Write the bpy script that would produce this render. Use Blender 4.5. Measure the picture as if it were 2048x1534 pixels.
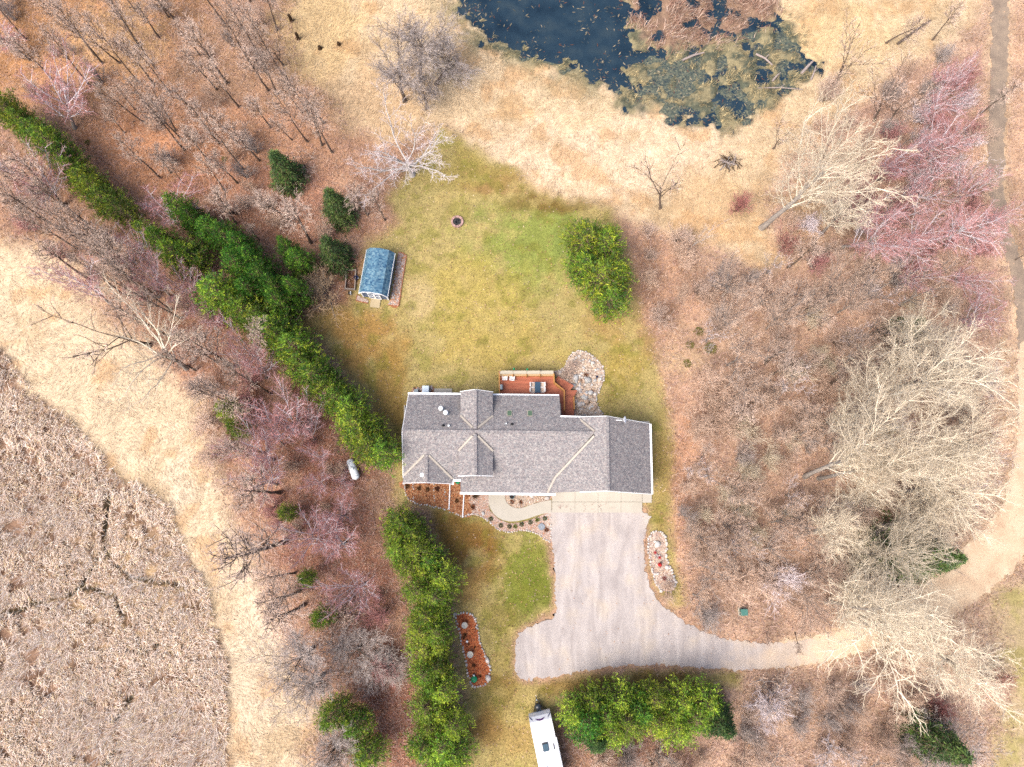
import bpy, math, random
import numpy as np
from mathutils import Vector, Matrix, Quaternion
from mathutils.geometry import tessellate_polygon

random.seed(7)
for o in list(bpy.data.objects):
    bpy.data.objects.remove(o, do_unlink=True)
SC = bpy.context.scene
COL = SC.collection

# ------------------------------------------------------------------ camera, sky, sun, exposure
CAM_H = 86.0                      # height of the drone over the ground
F_PX = 1400.0                     # focal length in pixels of a 2048 px wide picture
TILT = math.atan(273 / 1400.0)    # the drone camera looks a little ahead of straight down
cam_d = bpy.data.cameras.new('camera')
cam = bpy.data.objects.new('camera', cam_d)
COL.objects.link(cam)
cam.location = (0, 0, CAM_H)
cam.rotation_euler = (TILT, 0, 0)
cam_d.sensor_fit = 'HORIZONTAL'
cam_d.sensor_width = 36
cam_d.lens = F_PX / 2048 * 36
cam_d.clip_end = 3000
SC.camera = cam

SUN_EL, SUN_AZ = math.radians(53), math.radians(228)    # azimuth clockwise from +Y: sun low in the picture's lower corner by the marsh
world = bpy.data.worlds.new('World')
SC.world = world
world.use_nodes = True
wn = world.node_tree
wn.nodes.clear()
w_out = wn.nodes.new('ShaderNodeOutputWorld')
w_bg = wn.nodes.new('ShaderNodeBackground')
w_sky = wn.nodes.new('ShaderNodeTexSky')
w_sky.sky_type = 'NISHITA'
w_sky.sun_disc = False
w_sky.sun_elevation = SUN_EL
w_sky.sun_rotation = SUN_AZ
w_sky.air_density = 0.8
w_sky.dust_density = 4.0
w_sky.ozone_density = 1.0
w_bg.inputs['Strength'].default_value = 0.10
wn.links.new(w_sky.outputs['Color'], w_bg.inputs['Color'])
wn.links.new(w_bg.outputs['Background'], w_out.inputs['Surface'])

sun_d = bpy.data.lights.new('sun', 'SUN')
sun = bpy.data.objects.new('sun', sun_d)
COL.objects.link(sun)
sun_d.energy = 1.5
sun_d.angle = math.radians(48)
sun_d.color = (1.0, 0.93, 0.84)
sun_dir = Vector((math.sin(SUN_AZ) * math.cos(SUN_EL), math.cos(SUN_AZ) * math.cos(SUN_EL), math.sin(SUN_EL)))
sun.rotation_euler = sun_dir.to_track_quat('Z', 'Y').to_euler()
sun.location = sun_dir * 200

SC.view_settings.view_transform = 'Standard'
SC.view_settings.look = 'None'
SC.view_settings.gamma = 1
SC.view_settings.use_curve_mapping = False
SC.view_settings.exposure = 1.74
SC.render.engine = 'CYCLES'
SC.cycles.use_denoising = False
SC.cycles.filter_width = 1.6
SC.cycles.max_bounces = 6
SC.cycles.diffuse_bounces = 3
SC.cycles.transparent_max_bounces = 4
SC.cycles.sample_clamp_indirect = 6

# ------------------------------------------------------------------ survey: photograph pixels (2048 wide) to ground metres and back
CT, ST = math.cos(TILT), math.sin(TILT)


def U(px, py, z=0.0):
    """the point at height z that the surveyed pixel looks at"""
    xr, yr = (px - 1024) / F_PX, -(py - 767) / F_PX
    dy, dz = yr * CT + ST, yr * ST - CT
    s = (z - CAM_H) / dz
    return Vector((xr * s, dy * s, z))


def proj(x, y, z=0.0):
    zz = z - CAM_H
    yc, zc = y * CT + zz * ST, -y * ST + zz * CT
    return 1024 + F_PX * x / -zc, 767 - F_PX * yc / -zc


def U_np(px, py, z=0.0):
    xr, yr = (px - 1024) / F_PX, -(py - 767) / F_PX
    dy, dz = yr * CT + ST, yr * ST - CT
    s = (z - CAM_H) / dz
    return xr * s, dy * s


# ------------------------------------------------------------------ numeric helpers
def hash01(ix, iy, seed):
    n = (ix.astype(np.int64) * 374761393 + iy.astype(np.int64) * 668265263 + seed * 1442695041) & 0xffffffff
    n = ((n ^ (n >> 13)) * 1274126177) & 0xffffffff
    n = (n ^ (n >> 16)) & 0xffffffff
    return n.astype(np.float64) / 0xffffffff


def vnoise(x, y, seed=0):
    ix, iy = np.floor(x), np.floor(y)
    fx, fy = x - ix, y - iy
    fx, fy = fx * fx * (3 - 2 * fx), fy * fy * (3 - 2 * fy)
    a, b = hash01(ix, iy, seed), hash01(ix + 1, iy, seed)
    c, d = hash01(ix, iy + 1, seed), hash01(ix + 1, iy + 1, seed)
    return (a * (1 - fx) + b * fx) * (1 - fy) + (c * (1 - fx) + d * fx) * fy


def fbm(x, y, scale, seed=0, octaves=4):
    t, amp, tot = 0, 1.0, 0.0
    f = 1.0 / scale
    for k in range(octaves):
        t = t + amp * vnoise(x * f + 17.3 * k, y * f - 9.1 * k, seed + k)
        tot += amp
        amp *= 0.55
        f *= 2.03
    return t / tot


def inside(px, py, poly):
    r = np.zeros(px.shape, bool)
    n = len(poly)
    for i in range(n):
        x1, y1 = poly[i]
        x2, y2 = poly[(i + 1) % n]
        if y1 == y2:
            continue
        c = ((y1 > py) != (y2 > py)) & (px < (x2 - x1) * (py - y1) / (y2 - y1) + x1)
        r ^= c
    return r


def sdist(px, py, poly):
    """signed distance in pixels, positive inside"""
    d = np.full(px.shape, 1e9)
    n = len(poly)
    for i in range(n):
        x1, y1 = poly[i]
        x2, y2 = poly[(i + 1) % n]
        ex, ey = x2 - x1, y2 - y1
        t = np.clip(((px - x1) * ex + (py - y1) * ey) / (ex * ex + ey * ey + 1e-9), 0, 1)
        d = np.minimum(d, np.hypot(px - x1 - t * ex, py - y1 - t * ey))
    return np.where(inside(px, py, poly), d, -d)


def sstep(a, b, x):
    t = np.clip((x - a) / (b - a), 0, 1)
    return t * t * (3 - 2 * t)


def lin1(c):
    c = c / 255.0
    return c / 12.92 if c <= 0.04045 else ((c + 0.055) / 1.055) ** 2.4


K_EXP = 0.5


def A(r, g, b, k=K_EXP):
    """base colour of a thing that photographs as this colour in the open under the photograph's light"""
    return (lin1(r) * k, lin1(g) * k, lin1(b) * k)


def A4(*c):
    return (*A(*c), 1.0)


# ------------------------------------------------------------------ materials
def mat(name, cols, scale=3.0, detail=4.0, stretch=(1, 1, 1), rough=0.85, bump=0.0, bscale=None, rnd=0.0, hue=0.0,
        cell=False, attr=None, metal=0.0, spec=0.3, mottle=0.0, mscale=1.0, world_co=False, contrast=0.25, alpha=None, transl=0.0):
    """cols: list of linear colours mixed by noise (or random cells); attr: name of a colour attribute used as the base instead"""
    m = bpy.data.materials.new(name)
    m.use_nodes = True
    nt = m.node_tree
    N, L = nt.nodes, nt.links
    bsdf = N['Principled BSDF']
    bsdf.inputs['Roughness'].default_value = rough
    bsdf.inputs['Metallic'].default_value = metal
    bsdf.inputs['Specular IOR Level'].default_value = spec
    tc = N.new('ShaderNodeTexCoord')
    mp = N.new('ShaderNodeMapping')
    mp.inputs['Scale'].default_value = stretch
    if world_co:
        ge = N.new('ShaderNodeNewGeometry')
        L.new(ge.outputs['Position'], mp.inputs['Vector'])
    else:
        L.new(tc.outputs['Object'], mp.inputs['Vector'])
    co = mp.outputs['Vector']
    if attr:
        at = N.new('ShaderNodeAttribute')
        at.attribute_name = attr
        colour = at.outputs['Color']
    elif len(cols) == 1:
        rgb = N.new('ShaderNodeRGB')
        rgb.outputs[0].default_value = (*cols[0], 1)
        colour = rgb.outputs[0]
    else:
        if cell:
            tx = N.new('ShaderNodeTexVoronoi')
            tx.inputs['Scale'].default_value = scale
            L.new(co, tx.inputs['Vector'])
            sp = N.new('ShaderNodeSeparateColor')
            L.new(tx.outputs['Color'], sp.inputs[0])
            fac = sp.outputs[0]
            lo, hi = 0.0, 1.0
        else:
            tx = N.new('ShaderNodeTexNoise')
            tx.inputs['Scale'].default_value = scale
            tx.inputs['Detail'].default_value = detail
            L.new(co, tx.inputs['Vector'])
            fac = tx.outputs['Fac']
            lo, hi = 0.5 - contrast, 0.5 + contrast
        rp = N.new('ShaderNodeValToRGB')
        el = rp.color_ramp.elements
        n = len(cols)
        for i, c in enumerate(cols):
            pos = lo + (hi - lo) * i / (n - 1)
            e = el[0] if i == 0 else (el[1] if i == 1 else el.new(pos))
            e.position = pos
            e.color = (*c, 1)
        L.new(fac, rp.inputs['Fac'])
        colour = rp.outputs['Color']
    if mottle:
        t2 = N.new('ShaderNodeTexNoise')
        t2.inputs['Scale'].default_value = mscale
        t2.inputs['Detail'].default_value = 6
        t2.inputs['Roughness'].default_value = 0.7
        L.new(co, t2.inputs['Vector'])
        mr = N.new('ShaderNodeMapRange')
        mr.inputs['From Min'].default_value = 0.25
        mr.inputs['From Max'].default_value = 0.75
        mr.inputs['To Min'].default_value = 1 - mottle
        mr.inputs['To Max'].default_value = 1 + mottle
        L.new(t2.outputs['Fac'], mr.inputs['Value'])
        mx = N.new('ShaderNodeMix')
        mx.data_type = 'RGBA'
        mx.blend_type = 'MULTIPLY'
        mx.inputs[0].default_value = 1.0
        L.new(colour, mx.inputs[6])
        L.new(mr.outputs['Result'], mx.inputs[7])
        colour = mx.outputs[2]
    if rnd or hue:
        oi = N.new('ShaderNodeObjectInfo')
        hs = N.new('ShaderNodeHueSaturation')
        mr = N.new('ShaderNodeMapRange')
        mr.inputs['To Min'].default_value = 1 - rnd
        mr.inputs['To Max'].default_value = 1 + rnd
        L.new(oi.outputs['Random'], mr.inputs['Value'])
        L.new(mr.outputs['Result'], hs.inputs['Value'])
        if hue:
            wh = N.new('ShaderNodeTexWhiteNoise')
            wh.noise_dimensions = '1D'
            L.new(oi.outputs['Random'], wh.inputs['W'])
            m2 = N.new('ShaderNodeMapRange')
            m2.inputs['To Min'].default_value = 0.5 - hue
            m2.inputs['To Max'].default_value = 0.5 + hue
            L.new(wh.outputs['Value'], m2.inputs['Value'])
            L.new(m2.outputs['Result'], hs.inputs['Hue'])
        L.new(colour, hs.inputs['Color'])
        colour = hs.outputs['Color']
    L.new(colour, bsdf.inputs['Base Color'])
    if bump:
        tb = N.new('ShaderNodeTexNoise')
        tb.inputs['Scale'].default_value = bscale or scale * 2
        tb.inputs['Detail'].default_value = 5
        L.new(co, tb.inputs['Vector'])
        bp = N.new('ShaderNodeBump')
        bp.inputs['Strength'].default_value = min(1.0, bump)
        bp.inputs['Distance'].default_value = 0.05
        L.new(tb.outputs['Fac'], bp.inputs['Height'])
        L.new(bp.outputs['Normal'], bsdf.inputs['Normal'])
    if transl:
        tr = N.new('ShaderNodeBsdfTranslucent')
        L.new(colour, tr.inputs['Color'])
        ms = N.new('ShaderNodeMixShader')
        ms.inputs[0].default_value = transl
        L.new(bsdf.outputs[0], ms.inputs[1])
        L.new(tr.outputs[0], ms.inputs[2])
        L.new(ms.outputs[0], N['Material Output'].inputs['Surface'])
    return m


# ------------------------------------------------------------------ object helpers
def tag(o, label=None, cat=None, group=None, kind=None):
    if label:
        o['label'] = label
    if cat:
        o['category'] = cat
    if group:
        o['group'] = group
    if kind:
        o['kind'] = kind
    return o


def thing(name, label, cat, loc=(0, 0, 0), rz=0.0, group=None):
    o = bpy.data.objects.new(name, None)
    o.empty_display_size = 0.3
    COL.objects.link(o)
    o.location = loc
    o.rotation_euler = (0, 0, rz)
    return tag(o, label, cat, group)


def link(name, me, m=None, parent=None, loc=(0, 0, 0), rot=(0, 0, 0), scale=(1, 1, 1)):
    o = bpy.data.objects.new(name, me)
    COL.objects.link(o)
    if m is not None and not me.materials:
        for mm in (m if isinstance(m, (list, tuple)) else [m]):
            me.materials.append(mm)
    o.parent = parent
    o.location, o.rotation_euler, o.scale = loc, rot, scale
    return o


class MB:
    """collects simple shapes and links them as one mesh object"""

    def __init__(s):
        s.v, s.f, s.mi, s.cur = [], [], [], 0

    def add(s, vs, fs):
        b = len(s.v)
        s.v += [tuple(v) for v in vs]
        for f in fs:
            s.f.append(tuple(b + i for i in f))
            s.mi.append(s.cur)
        return s

    def box(s, c, d, rz=0.0, M=None):
        x, y, z = d[0] / 2, d[1] / 2, d[2] / 2
        vs = [Vector(p) for p in ((-x, -y, -z), (x, -y, -z), (x, y, -z), (-x, y, -z), (-x, -y, z), (x, -y, z), (x, y, z), (-x, y, z))]
        R = M if M is not None else Matrix.Rotation(rz, 3, 'Z')
        vs = [R @ v + Vector(c) for v in vs]
        return s.add(vs, [(3, 2, 1, 0), (4, 5, 6, 7), (0, 1, 5, 4), (1, 2, 6, 5), (2, 3, 7, 6), (3, 0, 4, 7)])

    def bar(s, p0, p1, w, h):
        """box beam between two points, w across, h up"""
        p0, p1 = Vector(p0), Vector(p1)
        d = (p1 - p0)
        t = d.normalized()
        up = Vector((0, 0, 1)) if abs(t.z) < 0.95 else Vector((0, 1, 0))
        sx = t.cross(up).normalized()
        sz = sx.cross(t).normalized()
        M = Matrix((t, sx, sz)).transposed()
        return s.box((p0 + p1) / 2, (d.length, w, h), M=M)

    def lathe(s, prof, n=16, c=(0, 0, 0), M=None):
        """profile of (radius, height) pairs about Z"""
        vs, fs = [], []
        M = M or Matrix.Identity(3)
        for r, z in prof:
            for k in range(n):
                a = 2 * math.pi * k / n
                vs.append(M @ Vector((r * math.cos(a), r * math.sin(a), z)) + Vector(c))
        for i in range(len(prof) - 1):
            for k in range(n):
                fs.append((i * n + k, i * n + (k + 1) % n, (i + 1) * n + (k + 1) % n, (i + 1) * n + k))
        if prof[-1][0] > 1e-4:
            fs.append(tuple((len(prof) - 1) * n + k for k in range(n)))
        if prof[0][0] > 1e-4:
            fs.append(tuple(reversed(range(n))))
        return s.add(vs, fs)

    def tube(s, pts, r, n=6):
        pts = [Vector(p) for p in pts]
        vs, fs = [], []
        for i, p in enumerate(pts):
            t = (pts[min(i + 1, len(pts) - 1)] - pts[max(i - 1, 0)]).normalized()
            up = Vector((0, 0, 1)) if abs(t.z) < 0.9 else Vector((1, 0, 0))
            a = t.cross(up).normalized()
            b = t.cross(a).normalized()
            rr = r[i] if isinstance(r, (list, tuple)) else r
            for k in range(n):
                an = 2 * math.pi * k / n
                vs.append(p + a * (rr * math.cos(an)) + b * (rr * math.sin(an)))
        for i in range(len(pts) - 1):
            for k in range(n):
                fs.append((i * n + k, i * n + (k + 1) % n, (i + 1) * n + (k + 1) % n, (i + 1) * n + k))
        fs.append(tuple(reversed(range(n))))
        fs.append(tuple((len(pts) - 1) * n + k for k in range(n)))
        return s.add(vs, fs)

    def plate(s, top, thick):
        """a slab: polygon of 3D points, extruded straight down"""
        n = len(top)
        tris = tessellate_polygon([[Vector(p) for p in top]])
        low = [(p[0], p[1], p[2] - thick) for p in top]
        fs = []
        for t in tris:
            a, b, c = [Vector(top[i]) for i in t]
            if (b - a).cross(c - a).z < 0:
                t = (t[0], t[2], t[1])
            fs.append(t)
            fs.append((t[2] + n, t[1] + n, t[0] + n))
        for i in range(n):
            fs.append((i, (i + 1) % n, (i + 1) % n + n, i + n))
        return s.add(list(top) + low, fs)

    def mesh(s, name, mats=None):
        me = bpy.data.meshes.new(name)
        me.from_pydata(s.v, [], s.f)
        if len(set(s.mi)) > 1:
            me.polygons.foreach_set('material_index', s.mi)
        if mats is not None:
            for mm in (mats if isinstance(mats, (list, tuple)) else [mats]):
                me.materials.append(mm)
        me.validate()
        me.update()
        return me

    def build(s, name, m, parent=None, **kw):
        return link(name, s.mesh(name, m), None, parent, **kw)


def smooth(o):
    o.data.polygons.foreach_set('use_smooth', [True] * len(o.data.polygons))
    return o


def mesh_np(name, V, Fs, col=None, smooth_f=False):
    """mesh from arrays; all faces have the same number of corners"""
    me = bpy.data.meshes.new(name)
    n, k = Fs.shape
    me.vertices.add(len(V))
    me.vertices.foreach_set('co', np.ascontiguousarray(V, dtype=np.float32).ravel())
    me.loops.add(n * k)
    me.loops.foreach_set('vertex_index', np.ascontiguousarray(Fs, dtype=np.int32).ravel())
    me.polygons.add(n)
    me.polygons.foreach_set('loop_start', np.arange(n, dtype=np.int32) * k)
    me.polygons.foreach_set('loop_total', np.full(n, k, dtype=np.int32))
    if smooth_f:
        me.polygons.foreach_set('use_smooth', np.ones(n, dtype=bool))
    if col is not None:
        at = me.attributes.new('Col', 'FLOAT_COLOR', 'POINT')
        c4 = np.ones((len(V), 4), dtype=np.float32)
        c4[:, :3] = col
        at.data.foreach_set('color', c4.ravel())
    me.update(calc_edges=True)
    return me


def ragged(pts_px, z, step=0.5, jit=0.08, closed=True, rounded=True, seed=1):
    """outline in world metres: corners rounded a little, edges made uneven"""
    P = [U(x, y, z) for x, y in pts_px]
    rng = random.Random(seed)
    out = []
    n = len(P)
    for i in range(n):
        a, b, c, d = P[i - 1], P[i], P[(i + 1) % n], P[(i + 2) % n]
        L = (c - b).length
        m = max(1, int(L / step))
        for k in range(m):
            t = k / m
            if rounded:
                q = 0.5 * ((2 * b) + (c - a) * t + (2 * a - 5 * b + 4 * c - d) * t * t + (3 * b - a - 3 * c + d) * t ** 3)
            else:
                q = b.lerp(c, t)
            out.append(Vector((q.x + rng.gauss(0, jit), q.y + rng.gauss(0, jit), z)))
    return out


def sheet(name, pts_px, z, m, thick=0.12, jit=0.05, step=0.5, rounded=True, parent=None, kind='structure'):
    o = MB().plate(ragged(pts_px, z, step, jit, rounded=rounded), thick).build(name, m, parent)
    if kind:
        o['kind'] = kind
    return o


def scatter(poly, n, rng, margin=0.0):
    """n random pixels inside a pixel polygon"""
    xs = [p[0] for p in poly]
    ys = [p[1] for p in poly]
    out = np.zeros((0, 2))
    while len(out) < n:
        q = np.stack([rng.uniform(min(xs), max(xs), n * 2 + 20), rng.uniform(min(ys), max(ys), n * 2 + 20)], 1)
        ok = sdist(q[:, 0], q[:, 1], poly) > margin
        out = np.concatenate([out, q[ok]])
    return out[:n]

# ------------------------------------------------------------------ plan of the site (outlines surveyed in picture pixels)
TAN_TOP = [(575, -160), (600, 60), (625, 140), (690, 230), (770, 275), (850, 262), (900, 262), (960, 300), (1020, 345), (1080, 385), (1140, 402),
           (1225, 412), (1275, 440), (1330, 465), (1420, 485), (1480, 515), (1540, 545), (1575, 525), (1535, 450), (1520, 390), (1570, 330),
           (1630, 265), (1720, 200), (1790, 135), (1900, 90), (1955, 30), (1965, -160)]
POND = [(900, -200), (905, 20), (958, 75), (990, 110), (1050, 125), (1110, 145), (1180, 150), (1240, 185), (1225, 205), (1270, 228), (1330, 218),
        (1330, 248), (1400, 245), (1480, 250), (1535, 215), (1560, 195), (1625, 165), (1640, 130), (1600, 105), (1605, 60), (1560, 30), (1545, -200)]
DEEP = [(905, -200), (915, 20), (965, 75), (1060, 112), (1150, 140), (1225, 168), (1245, 135), (1290, 100), (1262, 45), (1240, -200)]
REEDBED = [(1250, -200), (1262, 40), (1290, 88), (1345, 100), (1420, 85), (1500, 60), (1560, 25), (1540, -200)]
MARSH = [(-300, 690), (0, 705), (22, 740), (60, 790), (140, 850), (185, 905), (235, 955), (292, 985), (330, 1010), (345, 1060), (382, 1130), (412, 1200),
         (425, 1270), (448, 1330), (440, 1390), (452, 1440), (452, 1750), (-300, 1750)]
TAN_LEFT = [(-300, 440), (0, 478), (70, 500), (135, 540), (165, 600), (250, 655), (330, 745), (405, 795), (398, 870), (430, 955), (480, 1050), (500, 1120),
            (520, 1230), (575, 1330), (610, 1390), (640, 1425), (612, 1500), (600, 1750), (-300, 1750)]
LAWN = [(880, 260), (925, 280), (1000, 332), (1080, 388), (1130, 404), (1225, 417), (1240, 470), (1265, 560), (1285, 640), (1312, 720), (1332, 800),
        (1337, 900), (1342, 1000), (1350, 1120), (1362, 1205), (1330, 1220), (1300, 1180), (1290, 1020), (1110, 1000), (1110, 1230), (1040, 1260),
        (1030, 1350), (1200, 1345), (1490, 1338), (1480, 1375), (1130, 1385), (1108, 1420), (1118, 1750), (925, 1750), (930, 1400), (912, 1220),
        (888, 1100), (860, 1015), (800, 1012), (785, 930), (745, 830), (690, 740), (625, 665), (600, 640), (700, 605), (720, 560), (740, 480), (800, 450),
        (772, 400), (830, 330)]
VERGE = [(2000, 1175), (2060, 1140), (2200, 1100), (2200, 1750), (1990, 1750), (2010, 1440), (1995, 1300)]
DRIVE = [(1103, 1022), (1286, 1022), (1287, 1080), (1291, 1140), (1304, 1183), (1330, 1215), (1380, 1250), (1440, 1275), (1510, 1286), (1580, 1284), (1650, 1272), (1720, 1250), (1728, 1286), (1660, 1318), (1580, 1334), (1490, 1339), (1400, 1334), (1300, 1330), (1200, 1336), (1120, 1350), (1052, 1359), (1033, 1345), (1030, 1320), (1033, 1278),
         (1045, 1262), (1085, 1245), (1110, 1226), (1111, 1205), (1108, 1120), (1103, 1080)]
ROAD_C = [(2005, -160, 17), (2002, 0, 17), (1998, 150, 17), (1992, 300, 17), (1995, 400, 15), (2014, 480, 14), (2038, 560, 15), (2054, 700, 17), (2058, 850, 22),
          (2056, 950, 34), (2040, 1040, 46), (1985, 1108, 50), (1920, 1168, 46), (1840, 1224, 38), (1750, 1264, 32), (1650, 1294, 27), (1560, 1308, 24)]


def poly_from_centre(c):
    L, R = [], []
    for i, (x, y, w) in enumerate(c):
        a, b = c[max(i - 1, 0)], c[min(i + 1, len(c) - 1)]
        dx, dy = b[0] - a[0], b[1] - a[1]
        d = math.hypot(dx, dy)
        L.append((x - dy / d * w, y + dx / d * w))
        R.append((x + dy / d * w, y - dx / d * w))
    return L + R[::-1]


ROAD = poly_from_centre(ROAD_C)
STREAM = [[(-150, 1260), (0, 1236), (60, 1210), (100, 1196), (140, 1190), (165, 1165), (195, 1120), (212, 1092), (208, 1060), (215, 1010), (218, 985)],
          [(210, 1095), (225, 1125), (260, 1152), (300, 1160), (345, 1165), (372, 1172)], [(160, 1175), (200, 1180), (228, 1190), (240, 1230)],
          [(252, 1300), (285, 1310), (312, 1290)], [(140, 1600), (215, 1520), (240, 1480)], [(265, 1390), (230, 1440)]]

# ------------------------------------------------------------------ the ground: one sheet to the horizon
rng = np.random.default_rng(11)
STEP = 0.3
gx = np.concatenate([[-900, -500, -280, -170, -120, -95], np.arange(-82, 82.01, STEP), [95, 120, 170, 280, 500, 900]])
gy = np.concatenate([[-900, -500, -280, -150, -90, -55], np.arange(-38, 84.01, STEP), [100, 130, 180, 280, 500, 900]])
GX, GY = np.meshgrid(gx, gy)
X, Y = GX.ravel(), GY.ravel()
PX, PY = proj(X, Y)
far = (np.abs(X) > 85) | (Y > 88) | (Y < -42)
PX = np.clip(PX, -700, 2800)
PY = np.clip(PY, -700, 2300)
# uneven boundaries: shift the lookup with noise
wob = 1.0
nx = (fbm(X, Y, 4.0, 3) - 0.5) * 46 + (fbm(X, Y, 0.9, 5, 2) - 0.5) * 16
ny = (fbm(X, Y, 4.0, 4) - 0.5) * 46 + (fbm(X, Y, 0.9, 6, 2) - 0.5) * 16
QX, QY = PX + nx, PY + ny
HX, HY = PX + nx * 0.3, PY + ny * 0.3


def C3(*c):
    return np.array(A(*c))


n_big = fbm(X, Y, 9.0, 21)
n_mid = fbm(X, Y, 2.2, 22)
n_fine = fbm(X, Y, 0.7, 23, 2)
col = np.tile(C3(186, 142, 112), (len(X), 1))


def lay(w, c):
    global col
    w = np.clip(w, 0, 1)[:, None]
    col = col * (1 - w) + np.array(c)[None, :] * w


def blob(px, py, rx, ry, c, s=1.0, rag=0.55, ang=0.0):
    ca, sa = math.cos(math.radians(ang)), math.sin(math.radians(ang))
    dx, dy = QX - px, QY - py
    u, v = (dx * ca + dy * sa) / rx, (-dx * sa + dy * ca) / ry
    d = np.sqrt(u * u + v * v) + (n_mid - 0.5) * rag * 2
    lay(s * (1 - sstep(0.45, 1.15, d)), c)


# woodland floor: leaf litter of different kinds
blob(150, 60, 330, 200, C3(214, 154, 96), 0.9)
blob(420, 260, 330, 180, C3(205, 148, 108), 0.8)
blob(300, 330, 200, 120, C3(205, 140, 96), 0.8)
blob(500, 120, 200, 120, C3(206, 164, 128), 0.8)
blob(230, 80, 120, 90, C3(226, 184, 128), 0.7)
blob(560, 420, 200, 110, C3(186, 124, 96), 0.8)
blob(660, 560, 110, 110, C3(176, 112, 74), 0.7)
blob(250, 540, 200, 150, C3(186, 140, 108), 0.7)
blob(420, 700, 160, 120, C3(158, 104, 80), 0.8)
blob(600, 850, 130, 160, C3(160, 92, 66), 0.9)
blob(660, 1050, 120, 200, C3(160, 88, 66), 0.9)
blob(720, 1280, 110, 200, C3(168, 98, 74), 0.9)
blob(790, 1420, 60, 160, C3(160, 74, 48), 0.8)
blob(640, 1330, 90, 120, C3(184, 142, 112), 0.7)
blob(770, 990, 40, 40, C3(176, 138, 106), 0.8)
blob(1850, 300, 200, 200, C3(200, 134, 116), 0.8)
blob(1900, 500, 160, 100, C3(206, 150, 130), 0.7)
blob(2035, 200, 40, 300, C3(196, 140, 84), 0.8)
blob(1420, 520, 90, 60, C3(130, 98, 76), 0.8, ang=30)
blob(1500, 600, 200, 80, C3(172, 122, 98), 0.8)
blob(1650, 600, 200, 90, C3(178, 124, 104), 0.8)
blob(1400, 680, 90, 80, C3(190, 152, 116), 0.8)
blob(1370, 720, 60, 40, C3(206, 176, 126), 0.7)
blob(1460, 830, 110, 110, C3(204, 148, 124), 0.8)
blob(1370, 950, 40, 180, C3(204, 138, 96), 0.8)
blob(1600, 780, 160, 110, C3(184, 128, 102), 0.7)
blob(1560, 900, 100, 130, C3(168, 112, 94), 0.6)
blob(1480, 1080, 130, 140, C3(186, 134, 110), 0.7)
blob(1700, 1120, 180, 130, C3(150, 104, 88), 0.8)
blob(1850, 900, 160, 120, C3(150, 106, 88), 0.7)
blob(1880, 680, 130, 80, C3(140, 96, 76), 0.7)
blob(1960, 960, 60, 120, C3(176, 154, 118), 0.6)
blob(2015, 800, 26, 190, C3(176, 158, 92), 0.7)
blob(1560, 1230, 120, 60, C3(150, 108, 88), 0.8)
blob(1650, 1390, 150, 70, C3(150, 112, 92), 0.8)
blob(1750, 1480, 240, 90, C3(188, 148, 122), 0.8)
blob(1900, 1330, 150, 130, C3(236, 208, 176), 0.95)
blob(1940, 1420, 80, 50, C3(238, 208, 180), 0.9)
blob(1870, 1260, 100, 60, C3(232, 206, 166), 0.9)
blob(1560, 1500, 140, 60, C3(160, 112, 92), 0.7)
blob(1300, 1500, 160, 60, C3(150, 96, 76), 0.8)
blob(1300, 1370, 220, 24, C3(150, 108, 70), 0.8)
lay(0.22 + 0.06 * sstep(500, 1100, QX + 0.4 * QY), C3(212, 178, 152))
lay(sstep(1250, 1500, QX) * 0.55, C3(230, 198, 170))
# dry grass meadows
dt = sdist(QX, QY, TAN_TOP)
lay(sstep(-30, 26, dt), C3(240, 212, 172))
dl = sdist(QX, QY, TAN_LEFT)
lay(sstep(-40, 34, dl), C3(246, 220, 184))
blob(640, 60, 100, 120, C3(240, 206, 150), 0.8)
blob(1200, 310, 300, 90, C3(255, 226, 192), 0.9)
blob(760, 200, 120, 90, C3(228, 192, 150), 0.7)
blob(1450, 400, 130, 70, C3(232, 196, 150), 0.8)
blob(1680, 60, 140, 80, C3(244, 212, 160), 0.8)
blob(1620, 420, 70, 70, C3(226, 190, 142), 0.6)
blob(110, 560, 140, 80, C3(250, 222, 184), 0.8)
blob(500, 1300, 80, 160, C3(252, 228, 196), 0.9)
blob(380, 950, 60, 110, C3(252, 228, 196), 0.9)
w = np.clip(sstep(-30, 26, dt) + sstep(-40, 34, dl), 0, 1)
lay(w * sstep(0.58, 0.72, fbm(X, Y, 3.2, 44, 4)) * 0.6, C3(226, 178, 126))
lay(w * sstep(0.60, 0.74, fbm(X, Y, 5.0, 46, 4)) * 0.45, C3(196, 164, 120))
# marsh floor
dm = sdist(QX, QY, MARSH)
mw = sstep(-14, 10, dm)
lay(mw, C3(172, 138, 114))
lay(mw * (1 - sstep(60, 200, np.hypot((QX - 270) / 1.3, QY - 1190))) * 0.6, C3(222, 192, 146))
lay(mw * sstep(0.45, 0.62, fbm(X, Y, 1.1, 49, 3)) * 0.75, C3(96, 70, 56))
# lawn
dw = sdist(PX + nx * 0.75, PY + ny * 0.75, LAWN)
lw = sstep(-20, 16, dw)
base_keep = col.copy()
lay(lw, C3(190, 172, 112))


def lblob(px, py, rx, ry, c, s=1.0, rag=0.6):
    global col
    d = np.sqrt(((QX - px) / rx) ** 2 + ((QY - py) / ry) ** 2) + (n_mid - 0.5) * rag * 2
    w = (np.clip(s * (1 - sstep(0.3, 1.2, d)), 0, 1) * lw)[:, None]
    col = col * (1 - w) + np.array(c)[None, :] * w


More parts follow.
